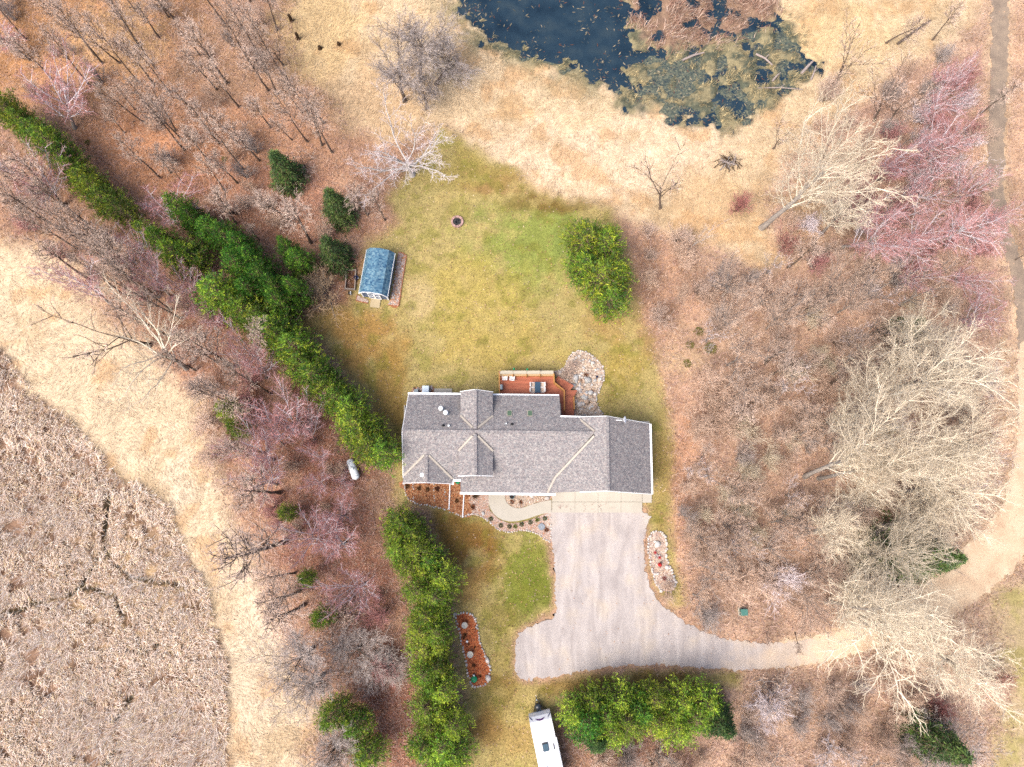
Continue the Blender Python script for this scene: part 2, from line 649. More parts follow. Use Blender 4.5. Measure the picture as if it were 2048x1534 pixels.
lblob(1070, 480, 150, 110, C3(150, 164, 78), 0.85)
lblob(1140, 480, 50, 60, C3(134, 154, 78), 0.6)
lblob(960, 340, 120, 70, C3(176, 156, 84), 0.7)
lblob(1110, 402, 140, 26, C3(134, 108, 58), 0.95)
lblob(1010, 350, 90, 24, C3(168, 146, 84), 0.8)
lblob(1000, 375, 90, 22, C3(172, 132, 88), 0.7)
lblob(930, 600, 150, 110, C3(200, 178, 96), 0.7)
lblob(720, 680, 110, 80, C3(190, 146, 84), 0.85)
lblob(780, 780, 60, 110, C3(178, 142, 76), 0.8)
lblob(830, 600, 30, 60, C3(216, 192, 142), 0.7)
lblob(1000, 700, 160, 60, C3(196, 172, 98), 0.7)
lblob(1250, 740, 60, 70, C3(184, 160, 82), 0.8)
lblob(1225, 790, 36, 46, C3(132, 128, 44), 0.8)
lblob(1215, 640, 60, 50, C3(186, 148, 90), 0.7)
lblob(1300, 640, 40, 80, C3(170, 130, 92), 0.7)
lblob(1320, 950, 30, 130, C3(166, 142, 82), 0.8)
lblob(930, 1080, 90, 70, C3(150, 112, 56), 0.9)
lblob(980, 1120, 60, 60, C3(160, 112, 58), 0.7)
lblob(1050, 1120, 75, 90, C3(134, 142, 56), 0.9)
lblob(1070, 1190, 50, 60, C3(122, 132, 48), 0.85)
lblob(940, 1170, 40, 70, C3(176, 138, 82), 0.7)
lblob(1000, 1240, 50, 60, C3(134, 120, 56), 0.6)
lblob(1010, 1400, 80, 90, C3(168, 144, 80), 0.85)
lblob(1030, 1490, 60, 60, C3(188, 158, 98), 0.8)
lblob(960, 1450, 40, 60, C3(160, 118, 66), 0.7)
lblob(1200, 1362, 300, 20, C3(150, 118, 66), 0.8)
# small worn and greener patches everywhere on the lawn
w = lw * sstep(0.56, 0.7, n_mid) * 0.45
lay(w, C3(206, 182, 118))
w = lw * sstep(0.56, 0.72, fbm(X, Y, 1.6, 31)) * 0.5
lay(w, C3(140, 138, 58))
# grassy verge by the road
vw = sstep(-50, 40, sdist(QX, QY, VERGE) + (n_mid - 0.5) * 60)
lay(vw * 0.8, C3(200, 180, 134))
lay(vw * sstep(0.5, 0.65, n_mid) * 0.5, C3(170, 162, 84))
# bare earth under the drive, the road and their frayed edges
dd = sdist(HX, HY, DRIVE)
lay(sstep(-18, 0, dd) * (0.6 + 0.4 * (n_fine > 0.5)), C3(198, 160, 132))
dr = sdist(HX, HY, ROAD)
lay(sstep(-20, 2, dr), C3(222, 190, 156))
# pond margin
dp = sdist(QX, QY, POND) + (fbm(X, Y, 1.7, 47, 4) - 0.5) * 46
pw = sstep(-12, 16, dp)
lay(pw, C3(100, 104, 88))
lay(pw * sstep(0.42, 0.56, fbm(X, Y, 1.1, 41, 4)) * 0.7, C3(184, 168, 128))
fr = sstep(-75, -8, sdist(QX, QY, DEEP)) * sstep(0.35, 0.6, fbm(X, Y, 2.6, 43, 4)) * (1 - sstep(1240, 1300, QX))
lay(fr * 0.75, C3(150, 144, 110))
dk = sdist(QX, QY, REEDBED)
lay(sstep(-6, 16, dk) * 0.8, C3(166, 132, 112))
# mottling by patches of litter in the woods
wood = np.clip(1 - lw - sstep(-20, 20, dt) - sstep(-20, 20, dl) - mw - vw - pw, 0, 1)
col *= (1 + (wood * (n_mid - 0.5) * 0.9 + wood * (n_big - 0.5) * 0.5))[:, None]
col *= (1 + (n_fine - 0.5) * 0.4)[:, None]
col = np.clip(col, 0.01, 0.8)
col[far] = C3(204, 170, 140)

Z = (fbm(X, Y, 3.0, 51) - 0.5) * 0.16 * np.clip(wood + sstep(0, 30, dt) + sstep(0, 30, dl) + mw, 0, 1)
Z -= 0.02 + 0.02 * lw
isl = fbm(X, Y, 1.7, 61, 5)
deep = sstep(-10, 30, sdist(QX, QY, DEEP) + (fbm(X, Y, 2.0, 48, 4) - 0.5) * 50)
Z += pw * (-0.34 + np.clip((isl - 0.465) * 2.4, -0.35, 0.42)) * 1.0 - deep * pw * 0.5
Z += sstep(-4, 18, dk) * 0.22 * (1 - deep)
sd_stream = np.full(len(X), 1e9)
for s_ in STREAM:
    for (x1, y1), (x2, y2) in zip(s_[:-1], s_[1:]):
        ex, ey = x2 - x1, y2 - y1
        t = np.clip(((HX - x1) * ex + (HY - y1) * ey) / (ex * ex + ey * ey), 0, 1)
        sd_stream = np.minimum(sd_stream, np.hypot(HX - x1 - t * ex, HY - y1 - t * ey))
strm = (1 - sstep(0.8, 3.8, sd_stream)) * mw
Z -= strm * 0.45
lay(sstep(0.0, 0.5, 1 - sstep(2, 8, sd_stream)) * mw, C3(92, 78, 58))
Z[dd > -26] = np.minimum(Z[dd > -26], -0.02)
Z[dr > -26] = np.minimum(Z[dr > -26], -0.02)
Z[far] = -0.05
hs = sdist(PX, PY, [(780, 660), (1340, 660), (1340, 1110), (780, 1110)]) > 0
Z[hs] = -0.03
ny_, nx_ = GX.shape
ii = np.arange(ny_ * nx_).reshape(ny_, nx_)
GF = np.stack([ii[:-1, :-1].ravel(), ii[:-1, 1:].ravel(), ii[1:, 1:].ravel(), ii[1:, :-1].ravel()], 1)
m_ground = mat('ground_cover', [], attr='Col', rough=0.95, spec=0.1, mottle=0.42, mscale=4.2, bump=0.9, bscale=7.0, world_co=True)
ground = link('ground', mesh_np('ground', np.stack([X, Y, Z], 1), GF, col, True), m_ground)
tag(ground, kind='structure')


def gsample(x, y):
    """ground height and colour under a point"""
    i = np.clip(np.searchsorted(gx, x), 1, len(gx) - 1)
    j = np.clip(np.searchsorted(gy, y), 1, len(gy) - 1)
    k = j * nx_ + i
    return Z[k], col[k], k


# water: a sheet in the pond's hollow and one in the marsh ditch
m_water = mat('pond_water', [(0.004, 0.012, 0.022), (0.012, 0.026, 0.040), (0.026, 0.040, 0.048)], scale=0.35, detail=9, rough=0.15, spec=0.4, bump=0.15, bscale=3.0, world_co=True)
o = MB().plate(ragged([(870, -300), (880, 40), (960, 150), (1200, 260), (1500, 275), (1660, 190), (1660, 60), (1580, -300)], -0.27, 1.0, 0.1), 0.05).build('water', m_water)
tag(o, kind='structure')
m_ditch = mat('ditch_water', [(0.022, 0.022, 0.016), (0.04, 0.036, 0.026)], scale=0.5, rough=0.3, spec=0.12, world_co=True)
o = MB().plate(ragged([(-250, 960), (400, 960), (440, 1250), (440, 1700), (-250, 1700)], -0.34, 1.0, 0.1), 0.05).build('water', m_ditch)
tag(o, kind='structure')

# ------------------------------------------------------------------ grasses, reeds and fallen leaves that nobody could count


def blades(name, px, py, length, width, tilt, flow, spread, cols, seed, base_col=None, mix=0.0, clump=0.0, rough=0.9, kinds=None, crook=0.0, vary=0.3):
    """thin bent blades standing at the given pixels"""
    r = np.random.default_rng(seed)
    x, y = U_np(px, py)
    z, gc, k = gsample(x, y)
    n = len(x)
    az = flow(x, y) + r.normal(0, spread, n)
    if clump:
        az = az + (vnoise(x / clump, y / clump, seed + 5) - 0.5) * 3.6
    tl = np.clip(r.normal(tilt, 0.18, n), 0.08, 1.5)
    ln = length * r.uniform(0.6, 1.35, n)
    wd = width * r.uniform(0.7, 1.3, n)
    d = np.stack([np.cos(az) * np.sin(tl), np.sin(az) * np.sin(tl), np.cos(tl)], 1)
    side = np.stack([-np.sin(az), np.cos(az), np.zeros(n)], 1) * (wd / 2)[:, None]
    b = np.stack([x, y, z - 0.02], 1)
    mid = b + d * (ln * 0.55)[:, None]
    bend = tl + r.uniform(0.2, 0.7, n)
    az2 = az + r.normal(0, 0.2 + crook, n)
    d2 = np.stack([np.cos(az2) * np.sin(bend), np.sin(az2) * np.sin(bend), np.cos(bend)], 1)
    tip = mid + d2 * (ln * 0.45)[:, None]
    V = np.stack([b - side, b + side, mid + side * 0.8, mid - side * 0.8, tip], 1).reshape(-1, 3)
    o5 = np.arange(n) * 5
    F = np.concatenate([np.stack([o5, o5 + 1, o5 + 2], 1), np.stack([o5, o5 + 2, o5 + 3], 1), np.stack([o5 + 3, o5 + 2, o5 + 4], 1)])
    pal = np.array(cols)
    c = pal[r.integers(0, len(pal), n)]
    if mix:
        c = c * (1 - mix) + gc * mix
    c = c * r.uniform(1 - vary, 1 + vary, n)[:, None]
    me = mesh_np(name, V, F, np.repeat(c, 5, 0))
    m = mat(name, [], attr='Col', rough=rough, spec=0.15)
    o = link(name, me, m)
    return tag(o, kind='stuff')


def flow_l(x, y):
    return (fbm(x, y, 14.0, 71, 2) - 0.5) * 4.0 - 0.9


def flow_t(x, y):
    return (fbm(x, y, 9.0, 72, 2) - 0.5) * 9.0 + 0.4


def flow_m(x, y):
    return (fbm(x, y, 6.0, 75, 2) - 0.5) * 4.0 - 0.6


def pick(q, *tests):
    k = np.ones(len(q), bool)
    for t in tests:
        k &= t(q[:, 0], q[:, 1])
    return q[k]


def keep_height(q, lo):
    x, y = U_np(q[:, 0], q[:, 1])
    z, _, _ = gsample(x, y)
    return q[z > lo]


def rough_edge(q, poly, edge, seed):
    x, y = U_np(q[:, 0], q[:, 1])
    w = (fbm(x, y, 3.0, seed) - 0.5) * 60 + (fbm(x, y, 0.8, seed + 1, 2) - 0.5) * 16
    return q[sdist(q[:, 0], q[:, 1], poly) + w > edge]


OUT_DRIVE = lambda x, y: sdist(x, y, DRIVE) < -2
OUT_ROAD = lambda x, y: sdist(x, y, ROAD) < -1
OUT_LAWN = lambda x, y: sdist(x, y, LAWN) < -3
OUT_POND = lambda x, y: sdist(x, y, POND) < -4
OUT_MARSH = lambda x, y: sdist(x, y, MARSH) < 0

q = scatter(TAN_TOP, 90000, rng, -14)
q = rough_edge(pick(q, OUT_LAWN, OUT_POND, OUT_ROAD), TAN_TOP, 0, 301)
q2 = rough_edge(pick(scatter(TAN_LEFT, 90000, rng, -18), OUT_MARSH), TAN_LEFT, 0, 303)
q2 = q2[(q2[:, 0] > -60) & (q2[:, 1] < 1620)]
q = q[(q[:, 1] > -60)]
TANS = [A(252, 224, 182), A(240, 206, 160), A(228, 190, 142), A(255, 236, 204), A(212, 170, 122)]
blades('dry_grass', q[:, 0], q[:, 1], 0.7, 0.04, 1.25, flow_t, 0.5, TANS, 5, mix=0.68, vary=0.2, clump=2.4)
blades('dry_grass', q2[:, 0], q2[:, 1], 0.7, 0.04, 1.25, flow_l, 0.5, [A(255, 230, 194), A(248, 218, 176), A(236, 202, 158), A(255, 240, 212)], 6, mix=0.68, clump=3.0, vary=0.2)
q = scatter([(p[0], p[1]) for p in MARSH], 270000, rng, -6)
q = q[(q[:, 0] > -50) & (q[:, 1] < 1600)]
q = keep_height(q, -0.22)
x_, y_ = U_np(q[:, 0], q[:, 1])
den = fbm(x_, y_, 0.8, 81, 3)
sdq = np.full(len(q), 1e9)
for s_ in STREAM:
    for (x1, y1), (x2, y2) in zip(s_[:-1], s_[1:]):
        ex, ey = x2 - x1, y2 - y1
        t = np.clip(((q[:, 0] - x1) * ex + (q[:, 1] - y1) * ey) / (ex * ex + ey * ey), 0, 1)
        sdq = np.minimum(sdq, np.hypot(q[:, 0] - x1 - t * ex, q[:, 1] - y1 - t * ey))
sdq += (fbm(x_, y_, 1.6, 86) - 0.5) * 14
den2 = fbm(x_ * 0.5 + y_ * 0.35, y_ - x_ * 0.3, 0.55, 87, 2)
q = q[((den * 0.6 + den2 * 0.4 + rng.normal(0, 0.04, len(q))) > 0.44) & (sdq > 3.4)]
REEDS = [A(252, 236, 224, .74), A(244, 220, 202, .7), A(234, 206, 182, .64), A(252, 240, 228, .76), A(218, 180, 152, .58), A(190, 150, 118), A(246, 222, 180, .68)]
blades('marsh_reeds', q[:, 0], q[:, 1], 1.0, 0.042, 0.8, flow_m, 0.75, REEDS, 7, clump=2.3, crook=0.4)
q = keep_height(rough_edge(scatter(POND, 40000, rng, -10), POND, -2, 305), -0.25)
q = q[q[:, 1] > -50]
inr = sdist(q[:, 0], q[:, 1], REEDBED) + rng.normal(0, 12, len(q)) > -2
x_, y_ = U_np(q[:, 0], q[:, 1])
den = fbm(x_, y_, 1.5, 83, 3)
qa, qb = q[~inr & (den + rng.normal(0, .03, len(den)) > 0.5)], q[inr & (den > 0.43)]
blades('sedge', qa[:, 0], qa[:, 1], 0.7, 0.06, 0.9, flow_t, 0.9, [A(238, 214, 160), A(206, 182, 134), A(176, 158, 118), A(140, 138, 114), A(120, 122, 104)], 8, mix=0.2, clump=1.0)
blades('pond_reeds', qb[:, 0], qb[:, 1], 1.1, 0.06, 0.8, flow_t, 0.9, [A(206, 172, 150), A(180, 140, 120), A(160, 120, 104), A(236, 208, 188)], 9, clump=1.0, crook=0.3)
# floating weed on the shallow water
q = scatter([(1225, 205), (1240, 160), (1300, 110), (1420, 95), (1560, 40), (1600, 60), (1600, 110), (1640, 140), (1560, 195), (1500, 250), (1330, 245), (1240, 205), (1120, 150), (1000, 112), (960, 72), (1010, 100), (1140, 132)], 30000, rng)
x_, y_ = U_np(q[:, 0], q[:, 1])
den = fbm(x_, y_, 4.0, 91, 4)
k = den + rng.normal(0, 0.04, len(den)) > 0.47
x_, y_ = x_[k], y_[k]
n = len(x_)
s_ = rng.uniform(0.05, 0.2, n)
a_ = rng.uniform(0, 6.28, n)
zz = np.full(n, -0.262) + rng.uniform(0, 0.012, n)
V = np.stack([np.stack([x_ + np.cos(a_ + k4 * 1.571) * s_, y_ + np.sin(a_ + k4 * 1.571) * s_ * 0.7, zz], 1) for k4 in range(4)], 1).reshape(-1, 3)
o4 = np.arange(n) * 4
pal = np.array([A(112, 118, 102), A(92, 102, 90), A(136, 136, 112), A(78, 90, 86)])
me = mesh_np('pond_weed', V, np.stack([o4, o4 + 1, o4 + 2, o4 + 3], 1), np.repeat(pal[rng.integers(0, 4, n)] * rng.uniform(0.7, 1.2, n)[:, None], 4, 0))
tag(link('pond_weed', me, mat('pond_weed', [], attr='Col', rough=0.7)), kind='stuff')

# floating scraps of reed and leaf over the open water
q = pick(scatter(POND, 9000, rng, -4), lambda a, b: b > -40)
x_, y_ = U_np(q[:, 0], q[:, 1])
edge = sdist(q[:, 0], q[:, 1], DEEP)
pr = np.where(edge > 0, 0.05 + 0.5 * np.exp(-edge / 22.0) + 0.5 * (fbm(x_, y_, 2.5, 99) > 0.6), 0.5)
k = rng.uniform(0, 1, len(q)) < pr
x_, y_ = x_[k], y_[k]
n = len(x_)
s_ = rng.uniform(0.05, 0.22, n)
a_ = rng.uniform(0, 6.28, n)
zz = np.full(n, -0.245) + rng.uniform(0, 0.012, n)
V = np.stack([np.stack([x_ + np.cos(a_ + k4 * 1.571) * s_ * (1.6 if k4 % 2 else 0.35), y_ + np.sin(a_ + k4 * 1.571) * s_ * (1.6 if k4 % 2 else 0.35), zz], 1) for k4 in range(4)], 1).reshape(-1, 3)
o4 = np.arange(n) * 4
pal = np.array([A(150, 140, 116), A(96, 100, 92), A(196, 178, 146), A(74, 84, 88), A(120, 84, 70)])
me = mesh_np('floating_scraps', V, np.stack([o4, o4 + 1, o4 + 2, o4 + 3], 1), np.repeat(pal[rng.integers(0, 5, n)] * rng.uniform(0.7, 1.1, n)[:, None], 4, 0))
tag(link('floating_scraps', me, mat('floating_scraps', [], attr='Col', rough=0.8)), kind='stuff')

# fallen leaves over the woodland floor, thinning out over the lawn
q = np.stack([rng.uniform(-40, 2090, 330000), rng.uniform(-40, 1580, 330000)], 1)
q = pick(q, OUT_POND, OUT_MARSH)
x_, y_ = U_np(q[:, 0], q[:, 1])
z_, gc, k = gsample(x_, y_)
den = wood[k] * 0.9 + lw[k] * 0.12 + 0.03
den = np.where((sdist(q[:, 0], q[:, 1], DRIVE) > -1) | (sdist(q[:, 0], q[:, 1], ROAD) > -1), 0.02, den)
den = den * (0.35 + 0.9 * fbm(x_, y_, 2.5, 95))
kk = rng.uniform(0, 1, len(q)) < den
x_, y_, z_, gc = x_[kk], y_[kk], z_[kk] + 0.035, gc[kk]
n = len(x_)
s_ = rng.uniform(0.05, 0.12, n)
a_ = rng.uniform(0, 6.28, n)
tx, ty = rng.normal(0, 0.35, n), rng.normal(0, 0.35, n)
V = []
for k4 in range(4):
    dx, dy = np.cos(a_ + k4 * 1.571) * s_, np.sin(a_ + k4 * 1.571) * s_ * (1.0 if k4 % 2 else 0.7)
    V.append(np.stack([x_ + dx, y_ + dy, z_ + dx * tx + dy * ty + 0.02], 1))
V = np.stack(V, 1).reshape(-1, 3)
o4 = np.arange(n) * 4
pal = np.array([A(232, 194, 162), A(206, 158, 124), A(176, 122, 94), A(222, 166, 118), A(150, 106, 86), A(240, 212, 186), A(204, 166, 146)])
c = (pal[rng.integers(0, len(pal), n)] * 0.55 + gc * 0.5) * rng.uniform(0.65, 1.25, n)[:, None]
me = mesh_np('leaf_litter', V, np.stack([o4, o4 + 1, o4 + 2, o4 + 3], 1), np.repeat(c, 4, 0))
tag(link('leaf_litter', me, mat('leaf_litter', [], attr='Col', rough=0.8, spec=0.2)), kind='stuff')

# low tangled undergrowth of the woods
q = np.stack([rng.uniform(-40, 2090, 190000), rng.uniform(-40, 1580, 190000)], 1)
q = pick(q, OUT_POND, OUT_MARSH, OUT_LAWN, OUT_DRIVE, OUT_ROAD)
x_, y_ = U_np(q[:, 0], q[:, 1])
z_, gc, k = gsample(x_, y_)
q = q[rng.uniform(0, 1, len(q)) < wood[k] * (0.15 + 1.3 * fbm(x_, y_, 3.5, 97))]
blades('undergrowth', q[:, 0], q[:, 1], 0.9, 0.035, 0.85, flow_t, 2.0, [A(224, 190, 176, .6), A(206, 170, 156, .58), A(234, 206, 188, .6), A(180, 142, 130), A(216, 178, 172, .58)], 14, mix=0.25)

# short lawn grass tufts
q = scatter(LAWN, 60000, rng, -2)
q = pick(q[(q[:, 1] < 1590)], OUT_DRIVE)
LG = [A(180, 166, 94), A(156, 152, 74), A(214, 192, 130), A(132, 132, 62)]
blades('lawn_grass', q[:, 0], q[:, 1], 0.17, 0.05, 0.7, flow_t, 2.0, LG, 12, mix=0.6, vary=0.3)

# ------------------------------------------------------------------ drive, road, concrete
m_gravel = mat('gravel', [A(192, 184, 182), A(208, 200, 197), A(218, 205, 190)], scale=0.35, detail=8, rough=0.95, mottle=0.16, mscale=9.0, bump=0.5, bscale=14.0, world_co=True)
# the gravel gives way to bare earth along the drive
nt = m_gravel.node_tree
N_, L_ = nt.nodes, nt.links
bs = N_['Principled BSDF']
src = bs.inputs['Base Color'].links[0].from_socket
gp = N_.new('ShaderNodeNewGeometry')
sx = N_.new('ShaderNodeSeparateXYZ')
L_.new(gp.outputs['Position'], sx.inputs[0])
nz = N_.new('ShaderNodeTexNoise')
nz.inputs['Scale'].default_value = 0.45
nz.inputs['Detail'].default_value = 8
L_.new(gp.outputs['Position'], nz.inputs['Vector'])
md = N_.new('ShaderNodeMath')
md.operation = 'MULTIPLY_ADD'
md.inputs[1].default_value = 22.0
L_.new(nz.outputs['Fac'], md.inputs[0])
L_.new(sx.outputs['X'], md.inputs[2])
mr = N_.new('ShaderNodeMapRange')
mr.inputs['From Min'].default_value = U(1430, 1310).x + 11
mr.inputs['From Max'].default_value = U(1690, 1310).x + 11
L_.new(md.outputs[0], mr.inputs['Value'])
# tyre-worn bands and lighter loose gravel
wv = N_.new('ShaderNodeTexNoise')
wv.inputs['Scale'].default_value = 1.0
wv.inputs['Detail'].default_value = 5
wv.inputs['Distortion'].default_value = 1.2
mpg = N_.new('ShaderNodeMapping')
mpg.inputs['Scale'].default_value = (0.9, 0.16, 1)
L_.new(gp.outputs['Position'], mpg.inputs['Vector'])
L_.new(mpg.outputs['Vector'], wv.inputs['Vector'])
wr = N_.new('ShaderNodeValToRGB')
wr.color_ramp.elements[0].position, wr.color_ramp.elements[0].color = 0.35, (0.88, 0.85, 0.83, 1)
wr.color_ramp.elements[1].position, wr.color_ramp.elements[1].color = 0.65, (1.12, 1.10, 1.07, 1)
L_.new(wv.outputs['Fac'], wr.inputs['Fac'])
mm = N_.new('ShaderNodeMix')
mm.data_type, mm.blend_type = 'RGBA', 'MULTIPLY'
mm.inputs[0].default_value = 1.0
L_.new(src, mm.inputs[6])
L_.new(wr.outputs['Color'], mm.inputs[7])
mx = N_.new('ShaderNodeMix')
mx.data_type = 'RGBA'
mx.inputs[7].default_value = (*A(236, 208, 174, .58), 1)
L_.new(mr.outputs['Result'], mx.inputs[0])
L_.new(mm.outputs[2], mx.inputs[6])
L_.new(mx.outputs[2], bs.inputs['Base Color'])
sheet('driveway', DRIVE, 0.035, m_gravel, jit=0.13, step=0.24)
m_road = mat('dirt', [A(214, 180, 148, .54), A(232, 204, 170, .54), A(242, 220, 188, .54)], scale=0.5, detail=8, rough=0.95, mottle=0.22, mscale=5.0, bump=0.6, bscale=9.0, world_co=True)
L = len(ROAD_C)
m_track = mat('track_earth', [A(150, 132, 116), A(172, 152, 132), A(194, 170, 144)], scale=0.6, detail=8, rough=0.95, mottle=0.25, mscale=5.0, bump=0.6, bscale=9.0, world_co=True)
tag(MB().plate(ragged(poly_from_centre(ROAD_C[:9]), 0.018, 0.4, 0.16), 0.1).build('dirt_track', m_track), kind='structure')
tag(MB().plate(ragged(poly_from_centre(ROAD_C[7:]), 0.022, 0.4, 0.16), 0.1).build('dirt_road', m_road), kind='structure')
m_conc = mat('concrete', [A(208, 200, 184), A(220, 212, 197)], scale=0.5, detail=6, rough=0.85, mottle=0.06, mscale=6.0, bump=0.1, bscale=20, world_co=True)
m_joint = mat('concrete_joint', [A(176, 166, 148)], rough=0.9)


def slab(name, pts, z, th=0.16):
    return tag(MB().plate([tuple(U(x, y, z)) for x, y in pts], th).build(name, m_conc), kind='structure')


# the apron before the garage in panels with gaps between them
xs = [1104, 1150, 1196, 1242, 1284.5]
for i in range(4):
    for (y0, y1) in ((978, 1003.6), (1004.2, 1025)):
        g = 0.2
        slab('concrete_slab', [(xs[i] + g, y0), (xs[i] + g, y1), (xs[i + 1] - g, y1), (xs[i + 1] - g, y0)], 0.09)
slab('concrete_slab', [(1285, 978), (1285, 1005.5), (1303.5, 1005.5), (1303.5, 978)], 0.09)
WALK = [(977, 980), (977, 1004), (980, 1016), (986, 1026), (994, 1034), (1005, 1040), (1018, 1043), (1032, 1042.5), (1046, 1040), (1060, 1036), (1074, 1031),
        (1088, 1027), (1103, 1025), (1103, 1000), (1090, 1002), (1075, 1005.5), (1060, 1010), (1050, 1014), (1040, 1016.5), (1030, 1016), (1021, 1012), (1013, 1005), (1010, 996), (1010, 980)]
slab('concrete_path', WALK, 0.085)
slab('concrete_slab', [(868, 777), (904, 777), (904, 800), (868, 800)], 0.06)

# ------------------------------------------------------------------ the house
m_shing = mat('roof_shingles', [A(136, 134, 138), A(164, 160, 160), A(178, 166, 164), A(198, 193, 188), A(150, 140, 142), A(174, 174, 174)], scale=1.0, cell=True,
              stretch=(6.5, 8.5, 6.5), rough=0.95, spec=0.15, mottle=0.26, mscale=0.4, bump=0.6, bscale=5.0)
m_white = mat('white_paint', [(0.78, 0.79, 0.80)], rough=0.5)
m_trim = mat('valley_metal', [A(200, 188, 172), A(216, 206, 192)], scale=2, rough=0.6)
m_siding = mat('siding', [A(196, 188, 176), A(206, 198, 186)], scale=1.0, stretch=(1, 1, 18), rough=0.7)
m_glass = mat('window_glass', [(0.02, 0.03, 0.035)], rough=0.08, spec=0.6)
m_skyglass = mat('skylight_glass', [(0.06, 0.10, 0.05), (0.10, 0.15, 0.09)], scale=1.5, rough=0.15, spec=0.6)
m_galv = mat('galvanised_steel', [A(150, 164, 172), A(186, 198, 204)], scale=4, rough=0.4, metal=0.4)
m_black = mat('black_plastic', [(0.012, 0.012, 0.014)], rough=0.5)

HC = U(1050, 880)
house = thing('house', 'long ranch house with grey shingle roof, crossing gables and attached garage', 'house', HC)


def R3(px, py, z):
    return Vector(U(px, py, z)) - HC


def roof_piece(name, pts, th=0.2, m=None):
    top = [R3(*p) for p in pts]
    return MB().plate(top, th).build(name, m or m_shing, house)


ZR, ZE = 5.6, 3.0


def zN(py):
    return ZR - (862 - py) * 0.0333


def zS(py):
    return ZR - (py - 864) * 0.0286


roof_piece('main_roof', [(804, 861, ZR), (817, 788.5, zN(789)), (1119, 791.5, zN(792)), (1121, 834, zN(834)), (1168, 835, zN(835)), (1189, 865, ZR)])
roof_piece('main_roof', [(804, 861.5, ZR), (1189, 865.5, ZR), (1110, 955, ZE), (921, 955.5, ZE), (921, 959, ZE - 0.1), (905, 959, ZE - 0.1), (904.5, 955.5, ZE), (806, 955, ZE)])
roof_piece('porch_roof', [(921, 955.8, ZE - 0.01), (1110, 955.3, ZE - 0.01), (1108, 987, 2.5), (921, 984.5, 2.5)])
roof_piece('garage_roof', [(1214.5, 833, 6.5), (1216.5, 981, 6.5), (1160, 983, 4.4), (1095, 985.5, 2.56), (1110, 955, 3.06), (1188, 872, 5.62), (1188, 862, 5.62), (1158, 837, 4.62), (1160, 834.5, 4.64)])
roof_piece('garage_roof', [(1215, 833, 6.5), (1299, 848, 3.1), (1303, 987.5, 3.1), (1217, 981, 6.5)])
roof_piece('gable_roof', [(853, 908, 4.36), (852.5, 964.5, 4.36), (805.5, 965.5, 2.95), (807, 951, 3.12)])
roof_piece('gable_roof', [(853.4, 908, 4.36), (905, 957.5, 2.98), (905, 967, 2.95), (853, 964.5, 4.36)])
roof_piece('gable_roof', [(950.5, 859, 5.64), (950.8, 779.5, 5.64), (921, 783.5, 4.55), (921, 832, 4.6), (945, 855, 5.45)])
roof_piece('gable_roof', [(951, 859, 5.64), (956, 855, 5.45), (986, 832, 4.6), (985.5, 784.5, 4.55), (951.3, 779.5, 5.64)])
roof_piece('gable_roof', [(950.5, 867, 5.64), (945, 872, 5.45), (917, 901, 4.58), (917, 951, 4.55), (951.5, 950, 5.64)])
roof_piece('gable_roof', [(951, 867, 5.64), (952, 950, 5.64), (985.5, 951, 4.55), (986, 901.5, 4.58), (956, 872, 5.45)])


# ridge caps: one short shingle after the other
def ridge(p, q, w=0.3, h=0.05):
    P, Q = R3(*p), R3(*q)
    n = max(2, int((Q - P).length / 0.9))
    for i in range(n):
        a, b = P.lerp(Q, i / n), P.lerp(Q, (i + 0.97) / n)
        MB().bar(a + Vector((0, 0, 0.02)), b + Vector((0, 0, 0.05)), w, h).build('ridge_cap', m_shing, house)


ridge((805, 861.3, ZR), (1188, 865.3, ZR))
ridge((1214.8, 834, 6.5), (1216.8, 980, 6.5))
ridge((853.2, 909, 4.36), (852.8, 964, 4.36))
ridge((950.8, 858, 5.64), (951, 780, 5.64))
ridge((950.8, 868, 5.64), (951.8, 949.5, 5.64))
# metal valleys
for p, q in (((945, 855, 5.45), (921, 831.5, 4.62)), ((956, 855, 5.45), (986, 831.5, 4.62)), ((945, 872, 5.45), (917, 901.5, 4.6)), ((956, 872, 5.45), (986, 902, 4.6)),
             ((848.5, 910, 4.25), (808, 951, 3.1)), ((858, 911, 4.25), (905, 957.5, 3.0)), ((1158.5, 838, 4.64), (1188, 862, 5.64)), ((1188, 872, 5.62), (1110, 955, 3.06)),
             ((1110, 955, 3.06), (1095, 985.5, 2.56))):
    a, b = R3(*p), R3(*q)
    up = Vector((0, 0, 0.11))
    MB().bar(a + up, b + up, 0.22, 0.05).build('valley_flashing', m_trim, house)


# gutters
def gutter(p, q, w=0.2):
    a, b = R3(*p), R3(*q)
    t = (b - a).normalized()
    sd = Vector((-t.y, t.x, 0)) * w / 2
    mb = MB()
    mb.bar(a - sd, b - sd, 0.02, 0.14).bar(a + sd, b + sd, 0.02, 0.14).bar(a - Vector((0, 0, 0.07)), b - Vector((0, 0, 0.07)), w + 0.02, 0.02)
    mb.bar(a + Vector((0, 0, 0.072)), b + Vector((0, 0, 0.072)), w + 0.03, 0.012)
    mb.build('gutter', m_white, house)


gutter((816, 787, 3.06), (921.5, 788, 3.06))
gutter((986, 789.5, 3.06), (1118, 791, 3.06))
gutter((1121, 833, 4.55), (1168.5, 834.5, 4.55))
gutter((920, 986.5, 2.46), (1111, 989, 2.44), 0.22)
gutter((906, 961, 2.86), (922, 961, 2.86))
gutter((905.6, 962, 2.84), (905.6, 969.5, 2.84))
gutter((1300.5, 848, 3.0), (1304, 988.5, 3.0))


def fascia(p, q, h=0.22):
    a, b = R3(*p), R3(*q)
    d = Vector((0, 0, -0.12))
    MB().bar(a + d, b + d, 0.05, h).build('rake_board', m_white, house)


